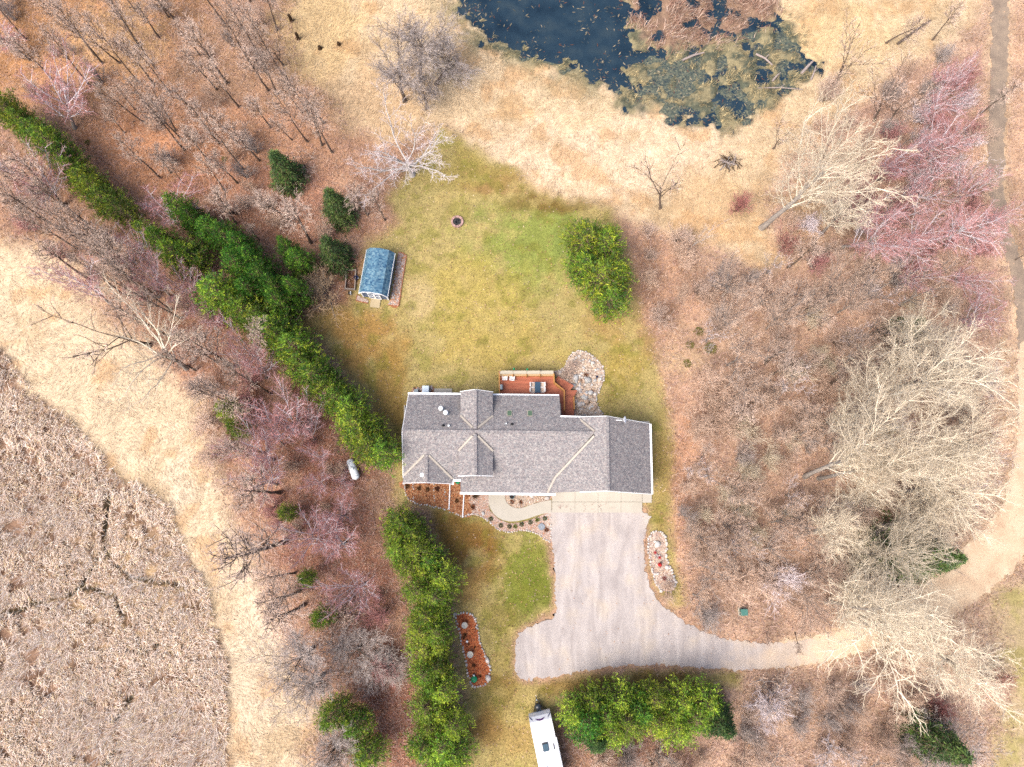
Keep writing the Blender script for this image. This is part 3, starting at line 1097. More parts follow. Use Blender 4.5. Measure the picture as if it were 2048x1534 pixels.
fascia((805.5, 966.3, 2.95), (852.5, 965.3, 4.36))
fascia((853, 965.3, 4.36), (905, 967.8, 2.95))
fascia((917, 952, 4.55), (951.5, 951, 5.64))
fascia((952, 951, 5.64), (985.5, 952, 4.55))
fascia((1160, 984, 4.4), (1216.5, 982, 6.5))
fascia((1217, 982, 6.5), (1303, 988.5, 3.1))
fascia((804, 862, ZR), (806, 955, ZE))
fascia((817, 788.5, zN(789)), (804, 861, ZR))
fascia((1214.5, 832, 6.5), (1299, 847, 3.1))
fascia((1160, 833.5, 4.64), (1214.5, 832, 6.5))
fascia((950.8, 778.7, 5.64), (921, 782.7, 4.55))
fascia((951.3, 778.7, 5.64), (985.5, 783.7, 4.55))


# walls
def wall_run(pts, z1, name='wall', z0=0.0):
    P = [R3(*p) for p in pts]
    mb = MB()
    for a, b in zip(P[:-1], P[1:]):
        mb.bar(Vector((a.x, a.y, (z0 + z1) / 2)), Vector((b.x, b.y, (z0 + z1) / 2)), 0.16, z1 - z0)
    return mb.build(name, m_siding, house)


wall_run([(829, 812, 0), (1117, 814, 0), (1119, 845, 0), (1290, 850, 0)], 2.75)
wall_run([(829, 812, 0), (818, 958, 0), (903, 962, 0), (924, 955, 0), (1098, 960, 0), (1102, 977, 0), (1291, 979, 0), (1290, 850, 0)], 2.5)
wall_run([(926, 800, 4.0), (926, 845, 4.0)], 4.35, z0=2.9)
wall_run([(980, 800, 4.0), (980, 845, 4.0)], 4.35, z0=2.9)
# gable end walls as upright panels


def gable_wall(a, apex, b, z0):
    A_, B_, C_ = R3(*a), R3(*apex), R3(*b)
    fr = [Vector((A_.x, A_.y, z0)), Vector((C_.x, C_.y, z0)), C_, B_, A_]
    n = (fr[1] - fr[0]).cross(Vector((0, 0, 1))).normalized() * 0.12
    vs = fr + [v - n for v in fr]
    MB().add(vs, [(0, 1, 2, 3, 4), (9, 8, 7, 6, 5)] + [(i, i + 5, (i + 1) % 5 + 5, (i + 1) % 5) for i in range(5)]).build('gable_wall', m_siding, house)


gable_wall((812, 961, 2.8), (853, 961, 4.1), (900, 962, 2.8), 2.4)
gable_wall((922, 948, 4.3), (951.5, 947, 5.35), (981, 948, 4.3), 3.0)
gable_wall((925, 788, 4.3), (951, 785, 5.35), (982, 788, 4.3), 2.7)
gable_wall((1120, 979, 2.7), (1216, 976, 6.1), (1294, 982, 2.9), 2.4)
gable_wall((1165, 839, 4.3), (1214.5, 838, 6.1), (1291, 852, 2.9), 2.7)
gable_wall((808, 860 - 50, 3.6), (808, 861, 5.2), (810, 950, 2.8), 2.4)


# windows, doors and garage doors in the walls
def wall_unit(name, px, py, zc, w, h, nrm, pane_m, parts=1, depth=0.06):
    c = R3(px, py, 0)
    nrm = Vector(nrm)
    al = Vector((-nrm.y, nrm.x, 0))
    c = Vector((c.x, c.y, zc)) + nrm * 0.1
    rz = math.atan2(al.y, al.x)
    fr = MB()
    for s in (-1, 1):
        fr.box(c + al * s * (w / 2 + 0.05), (0.1, depth, h + 0.2), rz)
        fr.box(c + Vector((0, 0, s * (h / 2 + 0.05))), (w, depth, 0.1), rz)
    f = fr.build(name, m_white, house)
    for k in range(parts):
        cc = c + Vector((0, 0, (k + 0.5) * h / parts - h / 2))
        MB().box(cc, (w, depth * 0.4, h / parts - 0.02), rz).build('panel' if pane_m is m_white else 'pane', pane_m, f)
    return f


for px, py, w in ((850, 812, 1.6), (900, 812, 1.2), (1010, 813, 1.8), (1080, 813, 1.8)):
    wall_unit('window', px, py, 1.7, w, 1.1, (0, 1, 0), m_glass)
for px, py, w in ((858, 961, 2.0), (1060, 958, 1.6)):
    wall_unit('window', px, py, 1.5, w, 1.2, (0, -1, 0), m_glass)
wall_unit('front_door', 993, 957, 1.05, 0.95, 2.0, (0, -1, 0), mat('door_paint', [A(120, 60, 50)], rough=0.5))
for px in (1140, 1194, 1250):
    wall_unit('garage_door', px, 978.5, 1.15, 2.6, 2.2, (0, -1, 0), m_white, 4)
wall_unit('side_door', 1291, 900, 1.05, 0.95, 2.0, (1, 0, 0), m_white)
MB().box(R3(1303, 863, 1.4) - Vector((0.12, 0, 0)), (0.3, 0.4, 0.6)).build('meter_box', m_galv, house)
# porch posts
for px in (930, 985, 1050, 1095):
    c = R3(px, 983, 0)
    MB().box(Vector((c.x, c.y, 1.2)), (0.16, 0.16, 2.4)).build('porch_post', m_white, house)

# skylights
for px in (1019, 1060):
    c = [(px - 5.4, 820.0), (px + 5.2, 820.0), (px + 5.2, 832.2), (px - 5.4, 832.2)]
    top = [R3(x, y, zN(y) + 0.12) for x, y in c]
    f = MB().plate(top, 0.2).build('skylight', m_trim, house)
    c = [(px - 4.2, 821.3), (px + 4.0, 821.3), (px + 4.0, 831.0), (px - 4.2, 831.0)]
    MB().plate([R3(x, y, zN(y) + 0.15) for x, y in c], 0.05).build('glass', m_skyglass, f)
# chimney flues with caps
for px, py in ((884, 820), (893.5, 828.5)):
    b = R3(px, py, zN(py))
    f = MB().lathe([(0.34, -0.1), (0.32, 0.06), (0.16, 0.12), (0.15, 1.25)], 14, b).build('flue_pipe', m_galv, house)
    smooth(MB().lathe([(0.14, 1.2), (0.27, 1.3), (0.27, 1.5), (0.2, 1.58), (0.0, 1.6)], 14, b).build('flue_cap', m_white, f))
    MB().bar(b + Vector((0, 0, 0.9)), b + Vector((0.4, 0.15, 0.1)), 0.05, 0.05).build('stay', m_galv, f)
for px, py, zf, m_, r in ((886.5, 852, zN, m_black, 0.1), (898, 852, zN, m_white, 0.09), (1012.5, 847.5, zN, m_white, 0.06), (1024, 849, zN, m_black, 0.09)):
    b = R3(px, py, zf(py))
    MB().lathe([(r * 2.4, -0.08), (r * 2, 0.05), (r, 0.06), (r, 0.35), (r * 0.6, 0.36), (r * 0.6, 0.2)], 12, b).build('vent_pipe', m_ if m_ is m_black else m_galv, house)
    if m_ is m_white:
        MB().lathe([(r * 1.05, 0.3), (r * 1.05, 0.4), (0, 0.41)], 12, b).build('vent_cap', m_white, house)
b = R3(844.5, 950, 3.35 + 0.6)
MB().box(b + Vector((0, 0, 0.08)), (0.34, 0.36, 0.22)).box(b + Vector((0, 0, 0.22)), (0.44, 0.46, 0.05)).build('roof_vent', m_white, house)
# satellite dish on the garage gable
c = R3(1243, 842, 5.35)
d0 = thing('satellite_dish', 'white satellite dish on a bent mast at the garage roof edge', 'satellite dish', HC + c)
MB().tube([(0, 0, -0.1), (0.02, 0.0, 0.5), (0.18, 0.04, 0.75)], 0.035, 8).build('mast', m_galv, d0)
M_ = Matrix.Rotation(math.radians(62), 3, 'Y')
smooth(MB().lathe([(0.0, 0.0), (0.15, 0.015), (0.3, 0.06), (0.4, 0.12), (0.41, 0.10), (0.3, 0.03), (0.12, -0.02), (0, -0.03)], 20, (0.2, 0.04, 0.78), M=M_).build('reflector', m_white, d0))
MB().tube([(0.22, 0.04, 0.5), (0.62, 0.04, 0.82)], 0.02, 6).box((0.64, 0.04, 0.86), (0.1, 0.14, 0.08)).build('feed_arm', m_galv, d0)
MB().tube([(-0.95, 0.05, 0.45), (0, 0.02, 0.5)], 0.04, 6).build('brace', m_white, d0)

# ------------------------------------------------------------------ deck
m_deck = mat('stained_deck', [A(200, 112, 84), A(214, 130, 98), A(186, 96, 72)], scale=1.2, stretch=(0.6, 4, 1), detail=6, rough=0.7, rnd=0.16, mottle=0.15, mscale=1.5)
m_rail = mat('cedar_rail', [A(204, 140, 74), A(220, 160, 92)], scale=3, rough=0.7)
m_cap = mat('grey_tan_boards', [A(214, 202, 178), A(222, 212, 190)], scale=2, stretch=(1, 5, 1), rough=0.8)
m_seat = mat('tan_boards', [A(234, 206, 164), A(224, 192, 148)], scale=2, stretch=(1, 5, 1), rough=0.8)
ZD = 1.0
D0 = U(1060, 770, 0)
deck = thing('deck', 'red stained timber deck with bench, railings and steps behind the house', 'deck', D0)
DECK = [(999, 743), (1108, 743), (1109, 765), (1129, 782), (1129, 836), (1118, 836), (1117.5, 812), (999, 810)]
DW = [U(x, y, ZD) - D0 for x, y in DECK]


def span(poly, yy):
    xs = []
    for i in range(len(poly)):
        a, b = poly[i], poly[(i + 1) % len(poly)]
        if (a.y > yy) != (b.y > yy):
            xs.append(a.x + (yy - a.y) * (b.x - a.x) / (b.y - a.y))
    xs.sort()
    return xs


def boards(poly, z, name, parent, pitch=0.15, w=0.138, th=0.035, m=None):
    y0, y1 = min(p.y for p in poly), max(p.y for p in poly)
    y = y0 + pitch / 2
    while y < y1:
        xs = span(poly, y)
        for a, b in zip(xs[::2], xs[1::2]):
            MB().box(((a + b) / 2, y, z - th / 2), (b - a, w, th)).build(name, m or m_deck, parent)
        y += pitch


boards(DW, ZD, 'deck_board', deck)
LAND = [U(x, y, 0.8) - D0 for x, y in [(1130, 789), (1148, 792), (1148.5, 836), (1130, 836)]]
boards(LAND, 0.8, 'deck_board', deck)
DIAG = [U(x, y, 0.8) - D0 for x, y in [(1131, 781.5), (1155, 780), (1149, 792), (1130.5, 789)]]
boards(DIAG, 0.795, 'deck_board', deck)
# steps running along the slanted railing
pa, pb = U(1112, 757, 0.4) - D0, U(1140, 781, 0.4) - D0
ax = (pb - pa).normalized()
nr = Vector((-ax.y, ax.x, 0))
if nr.x < 0:
    nr = -nr
nst = 8
for i in range(nst):
    c = pa.lerp(pb, (i + 0.5) / nst)
    z = 0.14 + 0.62 * (i + 0.5) / nst
    w = 0.75 + 0.5 * i / nst
    for k in (-1, 1):
        M = Matrix((ax, nr, Vector((0, 0, 1)))).transposed()
        MB().box(Vector((c.x, c.y, z)) + ax * 0.075 * k + nr * 0.1, (0.138, w, 0.04), M=M).build('step_board', m_deck, deck)
# frame under the deck
fb = MB()
for i in range(len(DW)):
    a, b = DW[i], DW[(i + 1) % len(DW)]
    fb.bar(a + Vector((0, 0, -0.18)), b + Vector((0, 0, -0.18)), 0.05, 0.25)
    fb.box((a.x, a.y, 0.42), (0.14, 0.14, 0.85))
fb.build('deck_frame', m_deck, deck)


def rail(pts, parent, h=0.95, z0=ZD):
    P = [U(x, y, z0 + h) - D0 for x, y in pts]
    for a, b in zip(P[:-1], P[1:]):
        MB().bar(a, b, 0.14, 0.05).build('top_rail', m_rail, parent)
        L = (b - a).length
        mb = MB()
        n = max(2, int(L / 0.14))
        for k in range(n):
            p = a.lerp(b, (k + 0.5) / n)
            mb.box((p.x, p.y, p.z - 0.45), (0.035, 0.035, 0.8))
        mb.bar(a - Vector((0, 0, 0.82)), b - Vector((0, 0, 0.82)), 0.09, 0.04)
        mb.build('balusters', m_rail, parent)
    for p in P:
        MB().box((p.x, p.y, p.z - h / 2 + 0.03), (0.1, 0.1, h + 0.08)).build('rail_post', m_rail, parent)


rail([(998.5, 747), (999, 788)], deck)
rail([(1107.5, 748), (1108.5, 765), (1128.5, 781), (1129, 821)], deck)
rail([(1147.5, 794), (1148.5, 818)], deck, 0.8, 0.8)
# long bench with a broad cap along the outer edge, in four bays
for i in range(4):
    x0, x1 = 999.5 + i * 27, 999.5 + (i + 1) * 27 - 0.6
    if i == 0:
        x0 += 0.3
    cpts = [(x0, 741.2), (x1, 741.2), (x1, 747.6), (x0, 747.6)] if i else [(x0, 744.5), (x0 + 2, 742), (x0 + 5, 741.2), (x1, 741.2), (x1, 747.6), (x0, 747.6)]
    MB().plate([U(x, y, 1.95) - D0 for x, y in cpts], 0.06).build('bench_cap', m_cap, deck)
    for k in range(2):
        ya, yb = 748.0 + k * 2.0, 749.8 + k * 2.0
        MB().plate([U(x, y, 1.62 - k * 0.12) - D0 for x, y in ((x0, ya), (x1, ya), (x1, yb), (x0, yb))], 0.05).build('bench_slat', m_seat, deck)
    a = U(x1, 750, 1.5) - D0
    MB().box((a.x, a.y, 1.4), (0.08, 0.5, 0.8)).build('bench_post', m_black if 0 else m_rail, deck)
    a, b = U(x0, 752.3, 1.4) - D0, U(x1, 752.3, 1.4) - D0
    MB().bar(a, b, 0.05, 0.25).build('bench_front', m_rail, deck)
a, b = U(999, 744, 1.9) - D0, U(1108, 744, 1.9) - D0
MB().bar(Vector((a.x, a.y, 1.45)), Vector((b.x, b.y, 1.45)), 0.06, 0.85).build('bench_back', m_cap, deck)

m_green = mat('green_plastic', [A(20, 170, 110), A(10, 150, 96)], scale=2, rough=0.4)
for i, (px, py, m_, lb) in enumerate(((1028, 738.3, m_green, 'green lantern hung outside the deck bench by the first bay'), (1054.7, 739, m_green, 'green lantern hung outside the deck bench at its middle'),
                                      (1081.5, 740.5, m_black, 'small black lantern hung outside the deck bench'))):
    t = thing('lantern', lb, 'lantern', U(px, py, 1.75), group='lanterns on the deck bench')
    r = 0.15 if m_ is m_green else 0.1
    smooth(MB().lathe([(r * 0.5, 0.0), (r, 0.06), (r, 0.2), (r * 0.8, 0.27), (0.03, 0.32)], 12).build('shade', m_, t))
    MB().tube([(0, 0, 0.3), (0, -0.05, 0.42), (0, -0.3, 0.3)], 0.015, 5).build('hook', m_black, t)

# patio set
m_cush = mat('beige_cushion', [A(226, 200, 178), A(236, 214, 196)], scale=3, rough=0.9)
m_wcush = mat('white_cushion', [(0.62, 0.60, 0.58), (0.7, 0.68, 0.66)], scale=3, rough=0.9)
m_table = mat('blue_grey_table', [A(52, 84, 108), A(62, 96, 120)], scale=2, rough=0.45)
m_dark = mat('dark_metal', [(0.02, 0.02, 0.024)], rough=0.5)
t = thing('patio_table', 'blue grey rectangular patio table on the red deck', 'table', U(1074.8, 776.8, ZD))
MB().box((0, 0, 0.72), (0.68, 1.34, 0.035)).build('tabletop', m_table, t)
MB().box((0, 0, 0.67), (0.58, 1.2, 0.05)).build('apron', m_dark, t)
for sx in (-1, 1):
    for sy in (-1, 1):
        MB().box((sx * 0.27, sy * 0.6, 0.33), (0.05, 0.05, 0.65)).build('leg', m_dark, t)


def make_chair(name, label, cat, w, d, m_seat_, m_back_, lounge=False):
    t = thing(name, label, cat)
    zs = 0.36 if lounge else 0.44
    MB().box((0, 0.03, zs), (w, d, 0.1)).build('seat', m_seat_, t)
    M = Matrix.Rotation(math.radians(14), 3, 'X')
    MB().box((0, -d / 2, zs + 0.26), (w, 0.07, 0.5), M=M).build('backrest', m_back_, t)
    for sx in (-1, 1):
        MB().box((sx * (w / 2 + 0.02), 0, zs + 0.2), (0.045, d, 0.03)).build('armrest', m_back_, t)
        for sy in (-1, 1):
            MB().bar((sx * (w / 2 - 0.02), sy * (d / 2 - 0.03), 0), (sx * (w / 2 - 0.02), sy * (d / 2 - 0.03), zs + (0.2 if sy > 0 else 0.1)), 0.035, 0.035).build('leg', m_dark, t)
    return t


def dup(root, loc, rz, label=None, group=None):
    r = root.copy()
    COL.objects.link(r)
    r.location, r.rotation_euler = loc, (0, 0, rz)
    if label:
        r['label'] = label
    if group:
        r['group'] = group
    for ch in root.children:
        c = ch.copy()
        COL.objects.link(c)
        c.parent = r
        for g in ch.children:
            d = g.copy()
            COL.objects.link(d)
            d.parent = c
    return r


G = 'dining chairs round the patio table'
ch = make_chair('patio_chair', 'beige patio chair facing the table, on the bench side by the lounge chairs', 'chair', 0.52, 0.5, m_cush, m_wcush)
ch['group'] = G
ch.location, ch.rotation_euler = U(1065, 771.3, ZD), (0, 0, -math.pi / 2)
dup(ch, U(1064.8, 781.8, ZD), -math.pi / 2, 'beige patio chair facing the table, by the house eave and lounge chair side')
dup(ch, U(1084.8, 771.3, ZD), math.pi / 2, 'beige patio chair facing the table, on the bench side by the steps')
dup(ch, U(1084.8, 781.6, ZD), math.pi / 2, 'beige patio chair facing the table, by the house eave and steps side')
lc = make_chair('lounge_chair', 'white cushioned lounge chair in the corner of the deck bench', 'chair', 0.56, 0.55, m_wcush, m_wcush, True)
lc['group'] = 'white lounge chairs on the deck'
lc.location, lc.rotation_euler = U(1009.8, 757, ZD), (0, 0, 0.05)
dup(lc, U(1024.3, 757.8, ZD), -0.08, 'white cushioned lounge chair second along from the deck bench corner')
t = thing('grill', 'small grey covered grill standing by the deck side railing', 'grill', U(1003, 777, ZD))
MB().box((0, 0, 0.45), (0.34, 0.56, 0.8)).build('cabinet', m_dark, t)
M_ = Matrix.Rotation(math.pi / 2, 3, 'X')
MB().box((0, 0, 0.9), (0.38, 0.6, 0.1)).lathe([(0.19, -0.3), (0.19, 0.3)], 12, (0, 0, 0.93), M=M_).build('lid', m_galv, t)

# ------------------------------------------------------------------ shed
m_bshing = mat('blue_shingles', [A(44, 84, 124), A(96, 140, 168), A(124, 166, 188), A(76, 118, 152), A(150, 186, 200), A(58, 100, 140)], scale=1.0, cell=True, stretch=(4.5, 5.5, 4.5),
               rough=0.9, spec=0.15, mottle=0.2, mscale=3)
m_blue_side = mat('grey_blue_siding', [A(112, 128, 158), A(122, 138, 166)], scale=1.5, stretch=(14, 1, 1), rough=0.7)
SF = U(752.5, 596.6, 0)
shed = thing('shed', 'blue shingled garden shed with white trimmed double doors', 'shed', SF, math.radians(-7.6))
SWD, SDP = 3.25, 5.45
prof = [(-SWD / 2 - 0.2, 1.95), (-SWD / 2 + 0.42, 2.75), (0, 3.05), (SWD / 2 - 0.42, 2.75), (SWD / 2 + 0.2, 1.95)]
for (x0, z0), (x1, z1) in zip(prof[:-1], prof[1:]):
    MB().plate([(x0, -0.2, z0), (x1, -0.2, z1), (x1, SDP + 0.2, z1), (x0, SDP + 0.2, z0)], 0.1).build('roof', m_bshing, shed)
for y in (0.0, SDP):
    pts = [(-SWD / 2, 0), (SWD / 2, 0), (SWD / 2, 2.0), (SWD / 2 - 0.45, 2.62), (0, 2.92), (-SWD / 2 + 0.45, 2.62), (-SWD / 2, 2.0)]
    y2 = y + (0.1 if y == 0 else -0.1)
    vs = [(x, y, z) for x, z in pts] + [(x, y2, z) for x, z in pts]
    n = len(pts)
    fs = [tuple(range(n)), tuple(range(2 * n - 1, n - 1, -1))] + [(i, i + n, (i + 1) % n + n, (i + 1) % n) for i in range(n)]
    MB().add(vs, fs).build('end_wall', m_blue_side, shed)
for sx in (-1, 1):
    MB().box((sx * (SWD / 2 - 0.05), SDP / 2, 1.0), (0.1, SDP - 0.2, 2.0)).build('side_wall', m_blue_side, shed)
    MB().box((sx * SWD / 2, -0.03, 1.0), (0.14, 0.06, 2.0)).build('corner_trim', m_white, shed)
    MB().box((sx * (SWD / 2 + 0.22), SDP / 2, 1.86), (0.04, SDP + 0.36, 0.14)).build('eave_trim', m_white, shed)
    for (x0, z0), (x1, z1) in zip(prof[:-1], prof[1:]):
        if (x0 + x1) * sx > 0:
            MB().bar((x0, -0.23, z0 - 0.05), (x1, -0.23, z1 - 0.05), 0.05, 0.14).build('rake_trim', m_white, shed)
for sx in (-1, 1):
    MB().box((sx * 0.4, -0.045, 1.0), (0.74, 0.05, 1.8)).build('door', m_blue_side, shed)
    d = shed.children[-1]
    fr = MB()
    for z in (0.12, 1.0, 1.88):
        fr.box((sx * 0.4, -0.09, z), (0.6, 0.04, 0.1))
    for x in (0.05, 0.75):
        fr.box((sx * x, -0.09, 1.0), (0.1, 0.04, 1.86))
    fr.build('door_trim', m_white, d)
    MB().box((sx * 0.12, -0.13, 1.0), (0.03, 0.04, 0.16)).build('handle', m_black, d)
for y in (1.5, 3.8):
    f = MB().box((SWD / 2 + 0.02, y, 1.3), (0.06, 0.8, 0.9)).build('window', m_white, shed)
    MB().box((SWD / 2 + 0.055, y, 1.3), (0.02, 0.66, 0.76)).build('pane', m_glass, f)
m_ramp = mat('weathered_ply', [A(206, 186, 148), A(220, 202, 166)], scale=2, rough=0.85)
rp = MB()
rp.plate([(-0.62, -0.1, 0.16), (-0.62, -1.25, 0.03), (0.62, -1.25, 0.03), (0.62, -0.1, 0.16)], 0.05)
rp.build('ramp', m_ramp, shed)

# ------------------------------------------------------------------ stones to copy
rock_me = []
rr = np.random.default_rng(4)
ICO = []
phi = (1 + 5 ** 0.5) / 2
iv = np.array([(-1, phi, 0), (1, phi, 0), (-1, -phi, 0), (1, -phi, 0), (0, -1, phi), (0, 1, phi), (0, -1, -phi), (0, 1, -phi), (phi, 0, -1), (phi, 0, 1), (-phi, 0, -1), (-phi, 0, 1)]) / 1.902
if_ = np.array([(0, 11, 5), (0, 5, 1), (0, 1, 7), (0, 7, 10), (0, 10, 11), (1, 5, 9), (5, 11, 4), (11, 10, 2), (10, 7, 6), (7, 1, 8), (3, 9, 4), (3, 4, 2), (3, 2, 6), (3, 6, 8), (3, 8, 9), (4, 9, 5), (2, 4, 11), (6, 2, 10), (8, 6, 7), (9, 8, 1)])
for k in range(5):
    v = iv * rr.uniform(0.75, 1.2, (12, 1)) * np.array([1, rr.uniform(0.65, 0.95), rr.uniform(0.5, 0.75)])
    rock_me.append((v, if_))
m_pale = mat('pale_fieldstone', [A(226, 214, 204), A(244, 234, 226), A(206, 190, 184)], scale=3, rough=0.9, rnd=0.2)
m_grey = mat('grey_boulder', [A(196, 198, 200), A(214, 212, 208), A(234, 224, 210)], scale=2.5, rough=0.9, rnd=0.2)
m_brownst = mat('brown_stone', [A(224, 196, 172), A(200, 172, 152)], scale=2.5, rough=0.9, rnd=0.25)
STONE = {}
for key, m_ in (('pale', m_pale), ('grey', m_grey), ('brown', m_brownst)):
    STONE[key] = []
    for v, f in rock_me:
        me = mesh_np('stone', v, f)
        me.materials.append(m_)
        STONE[key].append(me)
srng = random.Random(5)


def stone(parent, w, size, key='pale', name='stone', flat=1.0):
    """w: world position"""
    o = bpy.data.objects.new(name, srng.choice(STONE[key]))
    COL.objects.link(o)
    o.parent = parent
    p = Vector(w) - (Vector(parent.location) if parent else Vector())
    if parent and parent.rotation_euler.z:
        p = Matrix.Rotation(-parent.rotation_euler.z, 3, 'Z') @ p
    o.location = p
    s = size / 2
    o.scale = (s * srng.uniform(0.85, 1.2), s * srng.uniform(0.85, 1.2), s * flat)
    o.rotation_euler = (0, 0, srng.uniform(0, 6.28))
    return o


def border(parent, pts, pitch=0.34, size=0.3, key='pale', z=0.06, gap=0.0):
    P = [U(x, y, 0) for x, y in pts]
    L = 0.0
    for a, b in zip(P[:-1], P[1:]):
        d = (b - a).length
        while L < d:
            p = a.lerp(b, L / d)
            if srng.random() > gap:
                k = key if srng.random() > 0.2 else 'grey'
                stone(parent, (p.x + srng.gauss(0, 0.05), p.y + srng.gauss(0, 0.05), z), size * srng.uniform(0.75, 1.3), k)
            L += pitch * srng.uniform(0.8, 1.25)
        L -= d


def pebbles(name, poly, n, smin, smax, pal, parent, seed, z=0.05, holes=()):
    """a bed of small stones as one mesh"""
    r = np.random.default_rng(seed)
    q = scatter(poly, n, r, 0.4)
    for h in holes:
        q = q[sdist(q[:, 0], q[:, 1], h) < 0]
    x, y = U_np(q[:, 0], q[:, 1])
    o = parent.location if parent else Vector()
    n = len(q)
    V, F, Cc = [], [], []
    pal = np.array(pal)
    sz = r.uniform(smin, smax, n) / 2
    ang = r.uniform(0, 6.28, n)
    kinds = r.integers(0, 5, n)
    OV = np.array([(1, 0, 0), (0, 1, 0), (-1, 0, 0), (0, -1, 0), (0, 0, 0.8), (0.7, 0.7, 0.3), (-0.7, 0.6, 0.4)])
    octf = np.array([(0, 5, 4), (5, 1, 4), (1, 6, 4), (6, 2, 4), (2, 3, 4), (3, 0, 4)])
    vv = OV[None] * sz[:, None, None] * r.uniform(0.7, 1.25, (n, 7, 3))
    ca, sa = np.cos(ang)[:, None], np.sin(ang)[:, None]
    vx, vy = vv[:, :, 0] * ca - vv[:, :, 1] * sa, vv[:, :, 0] * sa + vv[:, :, 1] * ca
    V = np.stack([vx + (x - o.x)[:, None], vy + (y - o.y)[:, None], vv[:, :, 2] + z - o.z], 2).reshape(-1, 3)
    F = (np.arange(n)[:, None, None] * 7 + octf[None]).reshape(-1, 3)
    c = pal[r.integers(0, len(pal), n)] * r.uniform(0.75, 1.2, n)[:, None]
    me = mesh_np(name, V, F, np.repeat(c, 7, 0))
    ob = link(name, me, m_peb, parent)
    return tag(ob, kind='stuff')


m_peb = mat('pebbles', [], attr='Col', rough=0.85)
PINK = [A(226, 204, 190), A(206, 182, 170), A(240, 226, 214), A(184, 160, 152), A(212, 176, 156)]
GREYP = [A(234, 218, 200), A(214, 194, 176), A(248, 236, 222), A(192, 170, 152), A(226, 196, 166), A(160, 144, 132), A(232, 206, 178)]
m_mulch = mat('red_mulch', [A(224, 120, 68), A(236, 142, 88), A(200, 104, 60), A(240, 172, 124)], scale=2.2, detail=10, rough=0.95, mottle=0.35, mscale=7, bump=1.0, bscale=16, world_co=True)
m_mulch2 = mat('bark_mulch', [A(202, 132, 84), A(218, 158, 112), A(180, 114, 76), A(230, 184, 146)], scale=2.0, detail=10, rough=0.95, mottle=0.35, mscale=7, bump=1.0, bscale=16, world_co=True)
m_pinkbed = mat('pink_gravel', [A(216, 190, 174), A(206, 170, 150), A(228, 206, 194)], scale=1.5, detail=8, rough=0.95, mottle=0.25, mscale=10, bump=0.8, bscale=16, world_co=True)


def bed(name, label, cat, poly, m, z=0.03, jit=0.05):
    c = U(sum(p[0] for p in poly) / len(poly), sum(p[1] for p in poly) / len(poly), 0)
    t = thing(name, label, cat, c)
    o = MB().plate([p - c for p in ragged(poly, z, 0.3, jit)], 0.1).build('bed_surface', m, t)
    return t


# shed surround
SB = [(797, 504), (813, 511), (806, 556), (797, 612), (776, 609), (781, 600), (789, 556), (794, 520)]
t = bed('stone_apron', 'strip of pinkish stones beside the blue shed in orange timber edging', 'stone bed', SB, m_mulch2, 0.025)
pebbles('pebble_fill', SB, 900, 0.1, 0.26, PINK + [A(224, 160, 110), A(190, 190, 190)], t, 31)
m_edge = mat('cedar_edging', [A(206, 140, 100), A(190, 120, 84)], scale=3, rough=0.85)
for a, b in (((813, 511), (797, 612)), ((797, 612.5), (775, 609.5)), ((796, 504), (813, 510.5))):
    a_, b_ = U(*a, 0.06) - t.location, U(*b, 0.06) - t.location
    MB().bar(a_, b_, 0.09, 0.14).build('edging_board', m_edge, t)
SB2 = [(714, 590), (725, 595), (737, 600), (735.5, 606), (712.5, 601)]
t = bed('stone_apron', 'small patch of stones by the shed front corner next to the ramp', 'stone bed', SB2, m_mulch2, 0.025)
pebbles('pebble_fill', SB2, 120, 0.1, 0.24, PINK, t, 32)
for a, b in (((712.5, 601.5), (735.5, 606.5)), ((712, 601), (714, 590))):
    a_, b_ = U(*a, 0.06) - t.location, U(*b, 0.06) - t.location
    MB().bar(a_, b_, 0.09, 0.14).build('edging_board', m_edge, t)

# raised timber bed beside the shed
c = U(700.5, 561, 0)
t = thing('raised_bed', 'weathered timber raised bed of dark soil between shed and leafy bush', 'raised bed', c)
m_grey_wood = mat('weathered_timber', [A(196, 182, 170), A(172, 156, 144)], scale=2, rough=0.9)
CO = [U(x, y, 0.3) - c for x, y in ((692.5, 540), (711.5, 540), (709.5, 578.5), (690.5, 577.5))]
for i in range(4):
    a, b = CO[i], CO[(i + 1) % 4]
    ex = (b - a).normalized() * 0.05
    MB().bar(Vector((a.x, a.y, 0.2)) + ex, Vector((b.x, b.y, 0.2)) - ex, 0.12, 0.4).build('side_board', m_grey_wood, t)
    MB().box((a.x, a.y, 0.22), (0.14, 0.14, 0.46)).build('corner_post', m_grey_wood, t)
MB().plate([Vector((p.x * 0.9, p.y * 0.96, 0.14)) for p in CO[::-1]], 0.1).build('soil', mat('dark_soil', [A(70, 46, 34), A(96, 66, 48), A(150, 104, 66)], scale=3, detail=8, rough=1, bump=1), t)
t = thing('bin', 'small dark blue bin between the raised bed and the shed', 'bin', U(713.8, 558, 0))
m_navy = mat('navy_plastic', [A(24, 44, 96)], rough=0.4)
MB().lathe([(0.2, 0), (0.26, 0.6), (0.28, 0.62), (0.24, 0.62), (0.2, 0.1)], 14).build('body', m_navy, t)
MB().box((0.27, 0, 0.45), (0.08, 0.2, 0.06)).build('handle', m_white, t)
t = thing('hose_reel', 'small black and white hose reel on the leaves before the raised bed', 'hose reel', U(700, 587.5, 0))
M_ = Matrix.Rotation(math.pi / 2, 3, 'Y')
MB().lathe([(0.26, -0.12), (0.26, -0.1), (0.16, -0.09), (0.16, 0.09), (0.26, 0.1), (0.26, 0.12)], 14, (0, 0, 0.28), M=M_).build('drum', m_black, t)
MB().box((0.16, 0, 0.28), (0.05, 0.36, 0.5)).build('stand', m_white, t)

